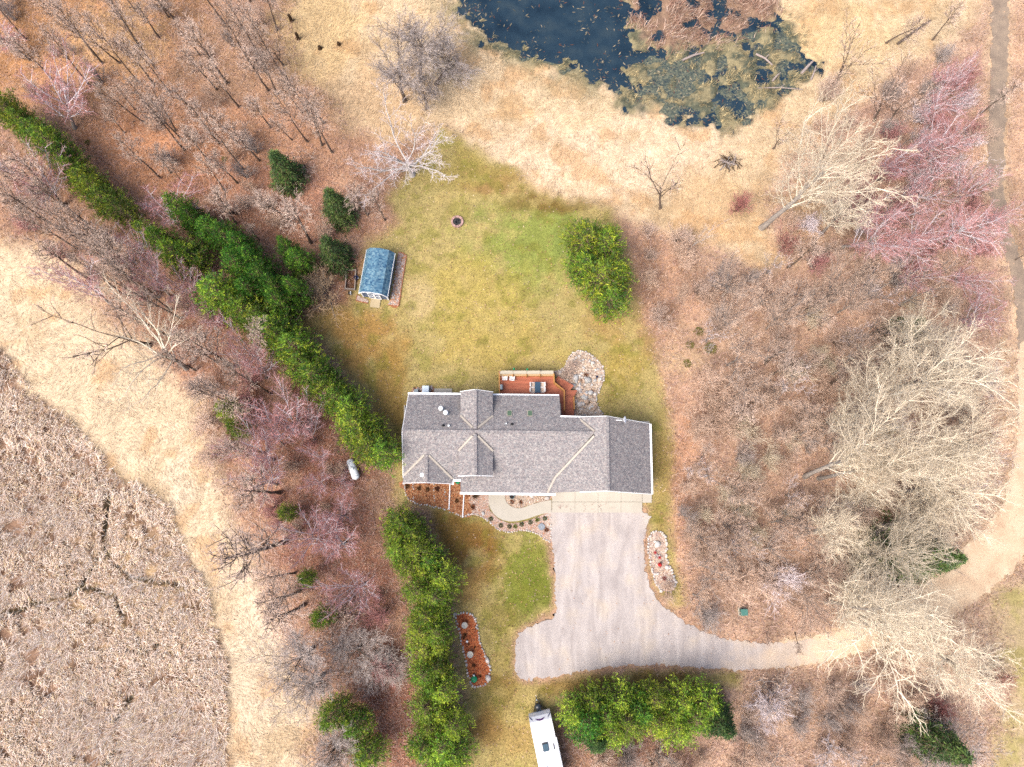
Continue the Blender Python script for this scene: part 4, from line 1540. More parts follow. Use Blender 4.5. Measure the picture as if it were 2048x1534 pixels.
# fire pit
c = U(914.5, 444, 0)
t = thing('fire_pit', 'round fire pit ringed with pinkish blocks and full of ash', 'fire pit', c)
m_block = mat('pit_block', [A(196, 150, 140), A(222, 186, 176)], scale=3, rough=0.9, rnd=0.2)
for k in range(18):
    a = 2 * math.pi * k / 18
    vs = []
    for z in (0, 0.24):
        for r_, da in ((0.56, -0.15), (0.82, -0.155), (0.82, 0.155), (0.56, 0.15)):
            vs.append((r_ * math.cos(a + da), r_ * math.sin(a + da), z))
    MB().add(vs, [(3, 2, 1, 0), (4, 5, 6, 7), (0, 1, 5, 4), (1, 2, 6, 5), (2, 3, 7, 6), (3, 0, 4, 7)]).build('block', m_block, t, rot=(0, 0, srng.gauss(0, 0.02)))
MB().lathe([(0.55, 0.0), (0.54, 0.07), (0.3, 0.12), (0.0, 0.1)], 20).build('ash', mat('ash', [(0.008, 0.008, 0.009), (0.03, 0.03, 0.032), (0.09, 0.088, 0.085)], scale=5, detail=8, rough=1, bump=1), t)
for k in range(5):
    a = srng.uniform(0, 6.28)
    MB().tube([(0.36 * math.cos(a), 0.36 * math.sin(a), 0.12), (0.3 * math.cos(a + 2.4), 0.3 * math.sin(a + 2.4), 0.2)], 0.05, 6).build('burnt_log', m_black, t)

# propane tank
m_tank = mat('tank_paint', [(0.56, 0.62, 0.65), (0.7, 0.74, 0.76), (0.46, 0.53, 0.57)], scale=3, detail=8, rough=0.45, mottle=0.12, mscale=5)
pa, pb = U(698.6, 918, 0.75), U(713.6, 959, 0.75)
dv = pb - pa
t = thing('propane_tank', 'pale capsule shaped propane tank lying under the pine row', 'tank', ((pa.x + pb.x) / 2, (pa.y + pb.y) / 2, 0), math.atan2(dv.y, dv.x))
Lh, Rr = 1.35, 0.48
pf = [(0.0, -Lh - 0.0)] + [(Rr * math.sin(a), -Lh + Rr * 0.9 - Rr * 0.9 * math.cos(a)) for a in (0.4, 0.8, 1.2, 1.57)] + [(Rr, 0)] + [(Rr * math.sin(a), Lh - Rr * 0.9 + Rr * 0.9 * math.cos(a)) for a in (1.57, 1.2, 0.8, 0.4)] + [(0.0, Lh)]
MX = Matrix.Rotation(math.pi / 2, 3, 'Y')
smooth(MB().lathe(pf, 24, (0, 0, 0.78), M=MX).build('body', m_tank, t))
for x in (-0.95, 0.95):
    MB().lathe([(Rr + 0.006, -0.02), (Rr + 0.012, 0), (Rr + 0.006, 0.02)], 24, (x, 0, 0.78), M=MX).build('weld_seam', m_galv, t)
    MB().box((x * 0.8, 0, 0.18), (0.2, 0.8, 0.36)).build('saddle', m_conc, t)
smooth(MB().lathe([(0.2, 1.2), (0.21, 1.34), (0.17, 1.42), (0, 1.44)], 14).build('dome_lid', m_tank, t))
MB().box((-0.25, 0, 1.27), (0.1, 0.24, 0.06)).build('lifting_lug', m_galv, t)

# travel trailer
pa, pb = U(1079, 1429, 2.2), U(1099.5, 1530, 3.0)
dv = (pb - pa)
ang = math.atan2(dv.y, dv.x) + math.pi / 2
tr = thing('travel_trailer', 'white travel trailer parked on the grass with black tongue cover', 'trailer', (pa.x, pa.y, 0), ang)
m_gel = mat('white_gelcoat', [(0.74, 0.74, 0.76)], rough=0.35)
m_roofw = mat('white_roof', [(0.66, 0.67, 0.71), (0.7, 0.71, 0.74)], scale=1.2, rough=0.6)
TW, TL = 2.45, 7.6
side = [(0, 0.65), (0.06, 1.3), (-0.1, 2.15), (-0.5, 2.75), (-1.0, 3.0), (-TL, 3.0), (-TL, 0.65)]
vs = [(-TW / 2, y, z) for y, z in side] + [(TW / 2, y, z) for y, z in side]
n = len(side)
fs = [tuple(range(n)), tuple(range(2 * n - 1, n - 1, -1))] + [(i, (i + 1) % n, (i + 1) % n + n, i + n) for i in range(n)]
fs = [tuple(reversed(f)) for f in fs]
MB().add(vs, fs).build('body', m_gel, tr)
MB().plate([(-TW / 2 + 0.08, -1.05, 3.02), (-TW / 2 + 0.08, -TL + 0.05, 3.02), (TW / 2 - 0.08, -TL + 0.05, 3.02), (TW / 2 - 0.08, -1.05, 3.02)], 0.03).build('roof', m_roofw, tr)


def rounded_box(cx, cy, cz, w, d, h, r=0.1):
    pts = []
    for qx, qy, a0 in ((1, 1, 0), (-1, 1, 90), (-1, -1, 180), (1, -1, 270)):
        for k in range(4):
            a = math.radians(a0 + k * 30)
            pts.append((cx + qx * (w / 2 - r) + r * math.cos(a), cy + qy * (d / 2 - r) + r * math.sin(a), cz + h))
    return MB().plate(pts, h)


m_smoke = mat('smoked_dome', [(0.02, 0.05, 0.075), (0.03, 0.07, 0.10)], scale=2, rough=0.15, spec=0.6)
m_purple = mat('purple_vinyl', [A(120, 60, 140)], rough=0.4)
m_navyv = mat('navy_vinyl', [A(40, 46, 110)], rough=0.4)
f = rounded_box(-0.05, -3.15, 3.02, 0.68, 0.92, 0.1).build('roof_hatch', m_dark, tr)
rounded_box(-0.05, -3.2, 3.12, 0.58, 0.76, 0.06).build('dome', m_smoke, f)
f = rounded_box(0.15, -6.1, 3.02, 0.76, 0.6, 0.1).build('roof_hatch', m_dark, tr)
rounded_box(0.15, -6.1, 3.12, 0.64, 0.48, 0.05).build('dome', m_navyv, f)
MB().box((0.86, -3.3, 3.06), (0.12, 0.6, 0.1)).build('vent_slot', m_dark, tr)
for x, y in ((-0.35, -5.2), (0.35, -5.9)):
    MB().lathe([(0.06, 3.02), (0.06, 3.16), (0.09, 3.16), (0, 3.2)], 8, (x, y, 0)).build('vent_cap', m_galv, tr)
# awning rolled along one side, window, wheels
MB().tube([(TW / 2 + 0.1, -2.6, 2.75), (TW / 2 + 0.1, -7.2, 2.75)], 0.09, 10).build('awning', m_galv, tr)
MB().box((TW / 2 + 0.04, -4.9, 2.9), (0.14, 4.9, 0.06)).build('awning_rail', m_gel, tr)
for sx in (-1, 1):
    MB().box((sx * (TW / 2 + 0.01), -2.2, 1.9), (0.04, 0.9, 0.6)).build('window', m_glass, tr)
    MB().box((sx * (TW / 2 + 0.01), -4.0, 1.05), (0.03, 6.6, 0.16)).build('stripe', m_navyv, tr)
    for y in (-4.3, -5.15):
        w = MB().lathe([(0.2, -0.1), (0.34, -0.1), (0.36, 0), (0.34, 0.1), (0.2, 0.1)], 16, (sx * (TW / 2 - 0.12), y, 0.36), M=MX).build('wheel', m_black, tr)
        MB().lathe([(0.0, -0.06), (0.2, -0.08), (0.2, 0.08), (0, 0.06)], 12, (sx * (TW / 2 - 0.12), y, 0.36), M=MX).build('rim', m_galv, w)


def front_pt(x, s):
    """a point on the sloping nose, s from 0 (low) to 1 (roof)"""
    P = side[1:5]
    f_ = s * (len(P) - 1)
    i = min(int(f_), len(P) - 2)
    y = P[i][0] + (P[i + 1][0] - P[i][0]) * (f_ - i)
    z = P[i][1] + (P[i + 1][1] - P[i][1]) * (f_ - i)
    return Vector((x, y + 0.012, z + 0.016))


def swoosh(name, x0, x1, s0, s1, rise, m, wmax):
    N = 9
    lo, hi = [], []
    for k in range(N):
        t_ = k / (N - 1)
        x = x0 + (x1 - x0) * t_
        s = s0 + (s1 - s0) * t_ + rise * math.sin(math.pi * t_)
        w = wmax * math.sin(math.pi * (0.08 + 0.84 * t_))
        lo.append(front_pt(x, s - w))
        hi.append(front_pt(x, s + w))
    n_ = Vector((0, 0.01, 0.014))
    v = lo + hi + [p - n_ for p in lo] + [p - n_ for p in hi]
    fs = []
    for k in range(N - 1):
        fs += [(k, k + 1, N + k + 1, N + k), (2 * N + k + 1, 2 * N + k, 3 * N + k, 3 * N + k + 1)]
    MB().add(v, fs).build(name, m, tr)


swoosh('nose_graphic', -0.55, 0.5, 0.5, 0.5, 0.12, m_purple, 0.06)
swoosh('nose_graphic', -1.22, -0.85, 0.3, 0.55, 0.0, m_navyv, 0.05)
swoosh('nose_graphic', 1.22, 0.85, 0.3, 0.55, 0.0, m_navyv, 0.05)
hb = MB()
for sx in (-1, 1):
    hb.bar((sx * 0.75, -0.4, 0.55), (0, 1.35, 0.5), 0.08, 0.12)
hb.bar((0, 1.25, 0.5), (0, 1.6, 0.5), 0.1, 0.1)
hb.build('tongue', m_dark, tr)
m_cover = mat('black_cover', [(0.012, 0.016, 0.022), (0.022, 0.03, 0.04)], scale=2, rough=0.35, spec=0.5)
smooth(MB().lathe([(0.36, 0.55), (0.38, 0.8), (0.34, 1.05), (0.2, 1.15), (0, 1.17)], 16, (0, 0.5, 0)).build('gas_bottle_cover', m_cover, tr))
MB().box((0, 0.16, 0.75), (0.6, 0.3, 0.3)).build('battery_box', m_cover, tr)
MB().lathe([(0.05, 0.1), (0.05, 1.0), (0.07, 1.02), (0.07, 1.1), (0, 1.12)], 10, (0, 1.3, 0)).build('jack', m_galv, tr)
MB().lathe([(0.06, 0.52), (0.075, 0.58), (0, 0.62)], 10, (0, 1.62, 0)).build('coupler', mat('worn_tip', [A(240, 220, 196)], rough=0.5), tr)

# utility box, units by the back wall
t = thing('utility_box', 'green steel utility box at the edge of the brush by the drive', 'utility box', U(1484, 1223, 0), 0.03)
m_ug = mat('utility_green', [A(74, 130, 120), A(92, 148, 136)], scale=3, rough=0.5)
MB().box((0, 0, 0.42), (0.74, 0.66, 0.8)).build('cabinet', m_ug, t)
MB().plate([(-0.4, -0.37, 0.84), (0.4, -0.37, 0.84), (0.4, 0.37, 0.9), (-0.4, 0.37, 0.9)], 0.06).build('lid', m_ug, t)
MB().box((0, 0, 0.03), (0.95, 0.9, 0.1)).build('pad', m_conc, t)
t = thing('air_conditioner', 'pale blue grey air conditioning unit against the back wall', 'air conditioner', U(852.5, 782.5, 0))
m_ac = mat('pale_unit', [(0.5, 0.58, 0.64), (0.55, 0.62, 0.68)], scale=2, rough=0.4)
MB().box((0, 0.0, 0.45), (0.78, 1.0, 0.85)).build('casing', m_ac, t)
MB().box((0, 0, 0.9), (0.82, 1.05, 0.05)).build('top_panel', m_ac, t)
MB().box((0, 0, 0.03), (1.0, 1.2, 0.08)).build('pad', m_conc, t)
for k in range(6):
    MB().box((-0.4, 0, 0.15 + k * 0.12), (0.03, 0.9, 0.04)).build('louvre', m_galv, t)
t = thing('meter_cabinet', 'small grey cabinet in the stones by the air conditioner', 'cabinet', U(833.5, 784, 0))
MB().box((0, 0, 0.3), (0.42, 0.5, 0.6)).build('case', m_galv, t)
MB().box((0, -0.02, 0.62), (0.46, 0.54, 0.05)).build('lid', m_galv, t)
BB = [(820, 785), (824, 778), (832, 774), (845, 774), (862, 772), (868, 777), (868, 800), (820, 800)]
t = bed('stone_bed', 'strip of brown and white stones behind the house by the air conditioner', 'stone bed', BB, m_mulch2, 0.02)
pebbles('pebble_fill', BB, 220, 0.12, 0.3, PINK + [A(120, 80, 60), A(240, 236, 230)], t, 33)

# white drain pipes across the front bed
for i, (a, b, lb) in enumerate((((900, 968), (898, 1018), 'white drain pipe across the mulch bed from the small gable corner'), ((928, 989), (925.2, 1034), 'white drain pipe across the mulch bed from the porch gutter corner'))):
    a_, b_ = U(*a, 0.13), U(*b, 0.13)
    t = thing('drain_pipe', lb, 'pipe', a_, group='white drain pipes')
    MB().tube([(0, 0, 0), b_ - a_], 0.065, 8).build('pipe', m_white, t)
    MB().tube([(0, 0, 0), (0, 0.02, 0.6), (0, 0.25, 1.4)], 0.05, 8).build('downspout', m_white, t)
    MB().lathe([(0.09, -0.05), (0.09, 0.05)], 10, b_ - a_, M=Matrix.Rotation(math.pi / 2, 3, 'X')).build('end_cap', m_white, t)

# ------------------------------------------------------------------ planting beds
MULCH = [(806, 962), (940, 962), (944, 1027), (926, 1033.5), (912, 1028), (900, 1022), (885, 1017), (870, 1013), (848, 1010), (830, 1007), (818, 1000), (811, 985)]
PINKB = [(940, 984), (977, 986), (977, 1012), (984, 1026), (996, 1037), (1012, 1045), (1032, 1046), (1055, 1041), (1080, 1032), (1102, 1026.5), (1102.5, 1086), (1090, 1078),
         (1075, 1068), (1058, 1062), (1040, 1061), (1022, 1064), (1000, 1061), (985, 1050), (972, 1039), (960, 1031), (944, 1028)]
POCKET = [(1010.5, 980), (1100, 982), (1099, 999.5), (1086, 1002), (1072, 1005.5), (1058, 1010), (1049, 1013), (1040, 1015.5), (1030, 1015), (1022, 1011), (1014, 1004), (1011, 996)]
ROCKS = [(1108, 744), (1120, 740), (1130, 733), (1137, 716), (1146, 705), (1158, 701), (1172, 704), (1190, 715), (1203, 730), (1209, 748), (1208, 760), (1201, 775), (1194, 790),
         (1192, 800), (1196, 814), (1206, 828), (1214, 838), (1160, 840), (1150, 836), (1148, 800), (1154, 786), (1138, 768), (1118, 756)]
ISLE = [(908, 1230), (920, 1226), (932, 1225), (942, 1228), (950, 1238), (954, 1255), (957, 1272), (963, 1292), (972, 1312), (978, 1328), (981, 1345), (980, 1360), (970, 1371),
        (955, 1374), (943, 1371), (938, 1355), (934, 1335), (929, 1310), (924, 1290), (919, 1270), (913, 1248)]
GISLE = [(1297, 1075), (1303, 1066), (1313, 1062), (1323, 1064), (1331, 1072), (1333, 1090), (1332, 1110), (1336, 1125), (1342, 1143), (1350, 1160), (1352, 1172), (1340, 1182),
         (1322, 1180), (1311, 1168), (1306, 1150), (1301, 1125), (1297, 1100)]

m_bed_t = bed('mulch_bed', 'orange mulch bed with stone edging before the small front gable', 'flower bed', MULCH, m_mulch2, 0.03)
border(m_bed_t, [(808, 968), (811, 985), (818, 1000), (830, 1007), (848, 1010), (870, 1013), (885, 1017), (900, 1022), (912, 1028), (926, 1033.5), (944, 1028)], 0.28, 0.24)
for x in (826, 868, 889):
    border(m_bed_t, [(x, 969), (x + 1, 1004)], 0.3, 0.2, gap=0.25)
pebbles('wood_chips', MULCH, 1500, 0.08, 0.2, [A(200, 130, 84), A(160, 92, 56), A(224, 176, 136), A(130, 76, 50)], m_bed_t, 34, 0.03)
pk_t = bed('gravel_bed', 'pink gravel bed curving below the concrete path with round shrubs', 'flower bed', PINKB, m_pinkbed, 0.032)
border(pk_t, [(944, 1028), (960, 1031), (972, 1039), (985, 1050), (1000, 1061), (1022, 1064), (1040, 1061), (1058, 1062), (1075, 1068), (1090, 1078), (1102.5, 1086)], 0.28, 0.24)
border(pk_t, [(1102.5, 1030), (1102.5, 1086)], 0.4, 0.24, gap=0.2)
pebbles('pebble_fill', PINKB, 1800, 0.06, 0.16, PINK + [A(206, 140, 100)], pk_t, 35, 0.03)
po_t = bed('gravel_bed', 'half round gravel pocket between the path and the porch gutter', 'flower bed', POCKET, m_pinkbed, 0.03)
pebbles('pebble_fill', POCKET, 1100, 0.08, 0.2, GREYP, po_t, 36, 0.03)
rk_t = bed('rock_garden', 'rock garden of pale stones and boulders beside the deck steps', 'rock garden', ROCKS, m_pinkbed, 0.03)
pebbles('pebble_fill', ROCKS, 3200, 0.1, 0.26, GREYP, rk_t, 37, 0.03)
border(rk_t, [(1108, 744), (1120, 740), (1130, 733), (1137, 716), (1146, 705), (1158, 701), (1172, 704), (1190, 715), (1203, 730), (1209, 748), (1208, 760), (1201, 775), (1194, 790), (1192, 800), (1196, 814), (1206, 828)], 0.27, 0.24)
for k in range(70):
    px, py = scatter(ROCKS, 1, rng, 3)[0]
    stone(rk_t, U(px, py, 0.07), srng.uniform(0.3, 0.55), srng.choice(['grey', 'pale', 'brown', 'grey']))
for k in range(26):
    px, py = srng.gauss(1164, 8), srng.gauss(790, 12)
    if inside(np.array([px]), np.array([py]), ROCKS)[0]:
        stone(rk_t, U(px, py, 0.1), srng.uniform(0.5, 0.85), srng.choice(['grey', 'pale', 'brown']))


def boulder(px, py, size, key, label, group='boulders'):
    o = stone(None, U(px, py, size * 0.12), size, key, 'boulder', 0.9)
    return tag(o, label, 'boulder', group)


boulder(1158, 808.5, 1.0, 'pale', 'long pale boulder low in the rock garden by the landing')
boulder(1176.5, 760, 1.05, 'grey', 'grey boulder in the middle of the rock garden')
boulder(1171.5, 787.5, 0.85, 'grey', 'grey white boulder in the waist of the rock garden')
boulder(1150, 755, 0.95, 'grey', 'grey boulder beside the dead shrub and deck steps')
boulder(1152, 727, 0.6, 'pale', 'white boulder beyond the dead shrub in the rock garden')
boulder(1064, 992.5, 0.6, 'pale', 'white boulder at the porch gutter in the gravel pocket')
boulder(1094.5, 995.5, 0.7, 'pale', 'pale pinkish boulder at the garage end of the gravel pocket')
boulder(1315, 1088, 0.85, 'grey', 'grey boulder at the head of the gravel island')
boulder(1310, 1083, 0.42, 'pale', 'white round boulder touching the grey one in the gravel island')
boulder(1334, 1134, 0.7, 'pale', 'white boulder on the brush side edge of the gravel island')
boulder(1310, 1148, 0.5, 'pale', 'white boulder at the drive side edge of the gravel island')
boulder(1315.5, 1147.5, 0.45, 'pale', 'white boulder inside the gravel island near its foot')
boulder(975, 1321, 0.75, 'pale', 'largest white boulder in the edging of the mulch island')
boulder(976.5, 1356, 0.75, 'pale', 'white boulder at the rounded foot of the mulch island')
boulder(966, 1027, 0.6, 'grey', 'grey blue boulder in the pink gravel bed by the path bend')

il_t = bed('mulch_island', 'red mulch island bed ringed with white stones beside the pine row', 'flower bed', ISLE, m_mulch, 0.03)
border(il_t, ISLE + ISLE[:1], 0.31, 0.3)
pebbles('wood_chips', ISLE, 900, 0.08, 0.2, [A(196, 96, 54), A(170, 80, 44), A(216, 140, 100), A(130, 60, 36)], il_t, 38, 0.03)
gi_t = bed('gravel_island', 'long gravel island bed ringed with white stones beside the drive', 'flower bed', GISLE, m_pinkbed, 0.03)
border(gi_t, GISLE + GISLE[:1], 0.33, 0.34)
pebbles('pebble_fill', GISLE, 1300, 0.08, 0.2, GREYP + PINK, gi_t, 39, 0.03)

# ornaments
m_birdb = mat('pale_stoneware', [A(226, 220, 204), A(240, 234, 222)], scale=5, rough=0.7, mottle=0.15, mscale=6)


def bird_bath(px, py, r, label):
    t = thing('bird_bath', label, 'bird bath', U(px, py, 0), group='bird baths')
    smooth(MB().lathe([(0.24, 0), (0.22, 0.06), (0.1, 0.15), (0.08, 0.5), (0.16, 0.58)], 16).build('pedestal', m_birdb, t))
    smooth(MB().lathe([(0.12, 0.58), (r * 0.8, 0.64), (r, 0.72), (r, 0.75), (r * 0.92, 0.75), (r * 0.7, 0.68), (0.0, 0.66)], 24).build('basin', m_birdb, t))


bird_bath(930, 1249, 0.36, 'pale bird bath half under the pine boughs in the mulch island')
bird_bath(941, 1307, 0.37, 'pale speckled bird bath in the middle of the mulch island')
t = thing('green_table', 'round bright green lidded tub at the foot of the mulch island', 'tub', U(948.5, 1357, 0))
smooth(MB().lathe([(0.26, 0.0), (0.32, 0.4)], 20).build('body', m_green, t))
smooth(MB().lathe([(0.36, 0.4), (0.37, 0.46), (0.34, 0.49), (0.0, 0.5)], 24).build('lid', m_green, t))
t = thing('garden_gnome', 'small white and black garden ornament behind the green tub', 'ornament', U(948, 1349, 0))
smooth(MB().lathe([(0.13, 0), (0.15, 0.2), (0.09, 0.36)], 12).build('body', m_black, t))
smooth(MB().lathe([(0.06, 0.34), (0.11, 0.42), (0.1, 0.52), (0, 0.58)], 12).build('head', m_white, t))
t = thing('garden_ornament', 'small white post ornament near the top of the mulch island', 'ornament', U(934.5, 1282, 0))
MB().box((0, 0, 0.15), (0.18, 0.22, 0.3)).build('post', mat('lilac_base', [A(150, 120, 160)], rough=0.7), t)
smooth(MB().lathe([(0.12, 0.3), (0.13, 0.4), (0.06, 0.46), (0, 0.47)], 12).build('cap', m_white, t))
t = thing('stone_disc', 'round blue grey stone disc lying in the pink gravel bed', 'stepping stone', U(1083, 1053.5, 0.03))
MB().lathe([(0.4, 0), (0.41, 0.1), (0.38, 0.14), (0.2, 0.12), (0, 0.125)], 28).build('slab', mat('slate', [A(140, 152, 166), A(170, 178, 186), A(126, 136, 150)], scale=4, rough=0.8, mottle=0.2, mscale=5), t)
MB().lathe([(0.06, 0.12), (0.05, 0.17), (0, 0.18)], 10).build('spout', m_grey, t)
t = thing('plant_pot', 'blue grey pot under the porch gutter in the gravel pocket', 'pot', U(1024, 993, 0))
smooth(MB().lathe([(0.18, 0), (0.28, 0.4), (0.3, 0.42), (0.26, 0.42), (0.22, 0.3), (0, 0.3)], 16).build('pot', mat('glazed_pot', [A(60, 96, 110), A(84, 116, 124)], scale=3, rough=0.3), t))
smooth(MB().lathe([(0.2, 0.3), (0.12, 0.36), (0, 0.38)], 10).build('soil', mat('pot_soil', [A(60, 44, 36)], rough=1), t))
t = thing('green_planter', 'bright green planter in the corner between gable and porch', 'planter', U(915.8, 964.5, 0))
smooth(MB().lathe([(0.15, 0), (0.24, 0.45), (0.26, 0.5), (0.2, 0.5), (0.0, 0.44)], 14).build('pot', m_green, t))
MB().lathe([(0.03, 0), (0.03, 0.5)], 8, (0.05, -0.28, 0)).build('stake', m_galv, t)
t = thing('bird_feeder', 'dark blue feeder on a pole in the rock garden', 'bird feeder', U(1191.5, 758, 0))
MB().lathe([(0.03, 0), (0.025, 1.1)], 8).build('pole', m_dark, t)
smooth(MB().lathe([(0.12, 1.1), (0.13, 1.14), (0.1, 1.5), (0.15, 1.52), (0.02, 1.68), (0, 1.68)], 12).build('feeder', m_navy, t))
t = thing('fire_hydrant', 'small red hydrant shaped ornament in the gravel island', 'ornament', U(1318.7, 1129, 0))
m_red = mat('red_paint', [A(196, 30, 34), A(220, 50, 44)], scale=4, rough=0.4)
smooth(MB().lathe([(0.22, 0), (0.22, 0.08), (0.15, 0.1), (0.15, 0.55), (0.2, 0.58), (0.2, 0.64), (0.12, 0.78), (0.04, 0.82), (0, 0.82)], 16).build('barrel', m_red, t))
for s in (-1, 1):
    MB().lathe([(0.08, 0.12), (0.08, 0.26), (0, 0.27)], 10, (0, 0, 0.42), M=Matrix.Rotation(s * math.pi / 2, 3, 'X')).build('nozzle', m_red, t)
t = thing('driftwood', 'pale forked driftwood lying in the gravel island', 'driftwood', U(1314, 1111, 0.1))
m_drift = mat('driftwood', [A(214, 204, 206), A(186, 172, 172)], scale=6, rough=0.9)
for pts in ([(-0.25, 0.4, 0.1), (0, 0.1, 0.2), (0.2, -0.35, 0.1)], [(0, 0.1, 0.2), (-0.3, -0.1, 0.3)], [(0.08, -0.1, 0.15), (0.3, 0.1, 0.25)], [(0.1, -0.2, 0.15), (-0.15, -0.4, 0.2)]):
    MB().tube(pts, [0.05, 0.06, 0.03][:len(pts)], 6).build('branch', m_drift, t)
for i, (px, py, lb) in enumerate(((1309, 1105, 'small red flower ornament above the driftwood in the gravel island'), (1318, 1115, 'small red flower ornament below the driftwood in the gravel island'))):
    t = thing('flower_ornament', lb, 'ornament', U(px, py, 0), group='red flower ornaments')
    MB().lathe([(0.015, 0), (0.015, 0.4)], 6).build('stake', m_dark, t)
    mb = MB()
    for k in range(6):
        a = k * math.pi / 3
        mb.box((0.1 * math.cos(a), 0.1 * math.sin(a), 0.4), (0.16, 0.08, 0.02), a)
    mb.build('petals', m_red, t)

# ------------------------------------------------------------------ trees: branching skeletons grown level by level
def norm(v):
    return v / np.maximum(np.linalg.norm(v, axis=-1, keepdims=True), 1e-9)


def tubes(P, Rr, n=3):
    """polylines P (m,k,3) with radii (m,k) as n-sided tubes"""
    m, k, _ = P.shape
    T = np.empty_like(P)
    T[:, 1:-1] = P[:, 2:] - P[:, :-2]
    T[:, 0] = P[:, 1] - P[:, 0]
    T[:, -1] = P[:, -1] - P[:, -2]
    T = norm(T)
    ref = np.where(np.abs(T[:, :, 2:3]) < 0.9, np.array([0, 0, 1.0]), np.array([1.0, 0, 0]))
    a = norm(np.cross(T, ref))
    b = np.cross(T, a)
    V = np.empty((m, k, n, 3))
    for j in range(n):
        an = 2 * math.pi * j / n
        V[:, :, j] = P + (a * math.cos(an) + b * math.sin(an)) * Rr[:, :, None]
    base = np.arange(m)[:, None, None] * (k * n) + np.arange(k - 1)[None, :, None] * n
    j = np.arange(n)[None, None, :]
    j2 = (j + 1) % n
    F = np.stack([base + j, base + j2, base + n + j2, base + n + j], -1).reshape(-1, 4)
    return V.reshape(-1, 3), F


def join(parts):
    Vs, Fs, off = [], [], 0
    for V, F in parts:
        Vs.append(V)
        Fs.append(F + off)
        off += len(V)
    return np.concatenate(Vs), np.concatenate(Fs)


def grow(r, P, Rd, nch, t0, t1, length, ang, k, up=0.1, jit=0.12, rr=0.6, rmin=0.01, taper=0.35, shape=None):
    """children of the polylines P; returns their polylines and radii"""
    m, kp, _ = P.shape
    t = (np.arange(nch)[None] + r.uniform(0.1, 0.9, (m, nch))) / nch * (t1 - t0) + t0
    f = np.clip(t * (kp - 1), 0, kp - 1.001)
    i = f.astype(int)
    w = (f - i)[..., None]
    ar = np.arange(m)[:, None]
    p0 = P[ar, i] * (1 - w) + P[ar, i + 1] * w
    d = norm(P[ar, i + 1] - P[ar, i])
    r0 = (Rd[ar, i] * (1 - w[..., 0]) + Rd[ar, i + 1] * w[..., 0]) * rr
    az = np.arange(nch)[None] * 2.399 + r.uniform(0, 6.28, (m, 1)) + r.normal(0, 0.5, (m, nch))
    ref = np.where(np.abs(d[..., 2:3]) < 0.9, np.array([0, 0, 1.0]), np.array([1.0, 0, 0]))
    a = norm(np.cross(d, ref))
    b = np.cross(d, a)
    an = r.normal(ang, 0.14, (m, nch))[..., None]
    dd = d * np.cos(an) + (a * np.cos(az)[..., None] + b * np.sin(az)[..., None]) * np.sin(an)
    ln = (length[:, None] if isinstance(length, np.ndarray) else length) * r.uniform(0.65, 1.25, (m, nch))
    if shape is not None:
        ln = ln * shape(t)
    Q = np.empty((m * nch, k, 3))
    p, dd, ln1 = p0.reshape(-1, 3), dd.reshape(-1, 3), ln.reshape(-1)
    Q[:, 0] = p
    for s in range(1, k):
        dd = norm(dd + np.array([0, 0, up]) + r.normal(0, jit, dd.shape))
        p = p + dd * (ln1 / (k - 1))[:, None]
        Q[:, s] = p
    R0 = np.maximum(r0.reshape(-1), rmin)
    RR = R0[:, None] * (1 - np.linspace(0, 1, k)[None] * (1 - taper))
    return Q, np.maximum(RR, rmin * 0.6), ln1


STY = dict(
    slender=dict(H=13, r0=0.16, ft=0.92, wob=0.025, l1=(15, 0.45, 1.0, 0.24, 0.75, 5, 0.16, 0.10), l2=(7, 0.2, 1.0, 0.55, 0.7, 4), l3=(4, 0.2, 1.0, 0.55, 0.7, 3), l4=(2, 0.2, 1.0, 0.5, 0.7, 2)),
    cotton=dict(H=20, r0=0.25, ft=0.66, wob=0.03, rr1=0.42, l1=(18, 0.36, 1.0, 0.42, 0.55, 7, 0.16, 0.06), l2=(11, 0.2, 1.0, 0.36, 0.6, 5), l3=(8, 0.15, 1.0, 0.42, 0.55, 3), l4=(3, 0.2, 1.0, 0.45, 0.6, 2)),
    maple=dict(H=11, r0=0.18, ft=0.42, wob=0.03, l1=(12, 0.3, 1.0, 0.60, 0.62, 6, 0.15, 0.08), l2=(10, 0.2, 1.0, 0.34, 0.62, 4), l3=(8, 0.15, 1.0, 0.42, 0.7, 3), l4=(3, 0.2, 1.0, 0.5, 0.7, 2)),
    sprawl=dict(H=13, r0=0.36, ft=0.5, wob=0.05, rr1=0.6, l1=(10, 0.45, 1.0, 0.66, 1.05, 8, 0.05, 0.16), l2=(9, 0.2, 1.0, 0.36, 0.8, 5), l3=(7, 0.2, 1.0, 0.42, 0.8, 3), l4=(3, 0.2, 1.0, 0.5, 0.8, 2)),
    open=dict(H=8, r0=0.13, ft=0.4, wob=0.04, l1=(6, 0.35, 1.0, 0.66, 0.6, 7, 0.12, 0.10), l2=(6, 0.3, 1.0, 0.36, 0.65, 5), l3=(4, 0.2, 1.0, 0.45, 0.7, 3), l4=(2, 0.2, 1.0, 0.5, 0.7, 2)),
)


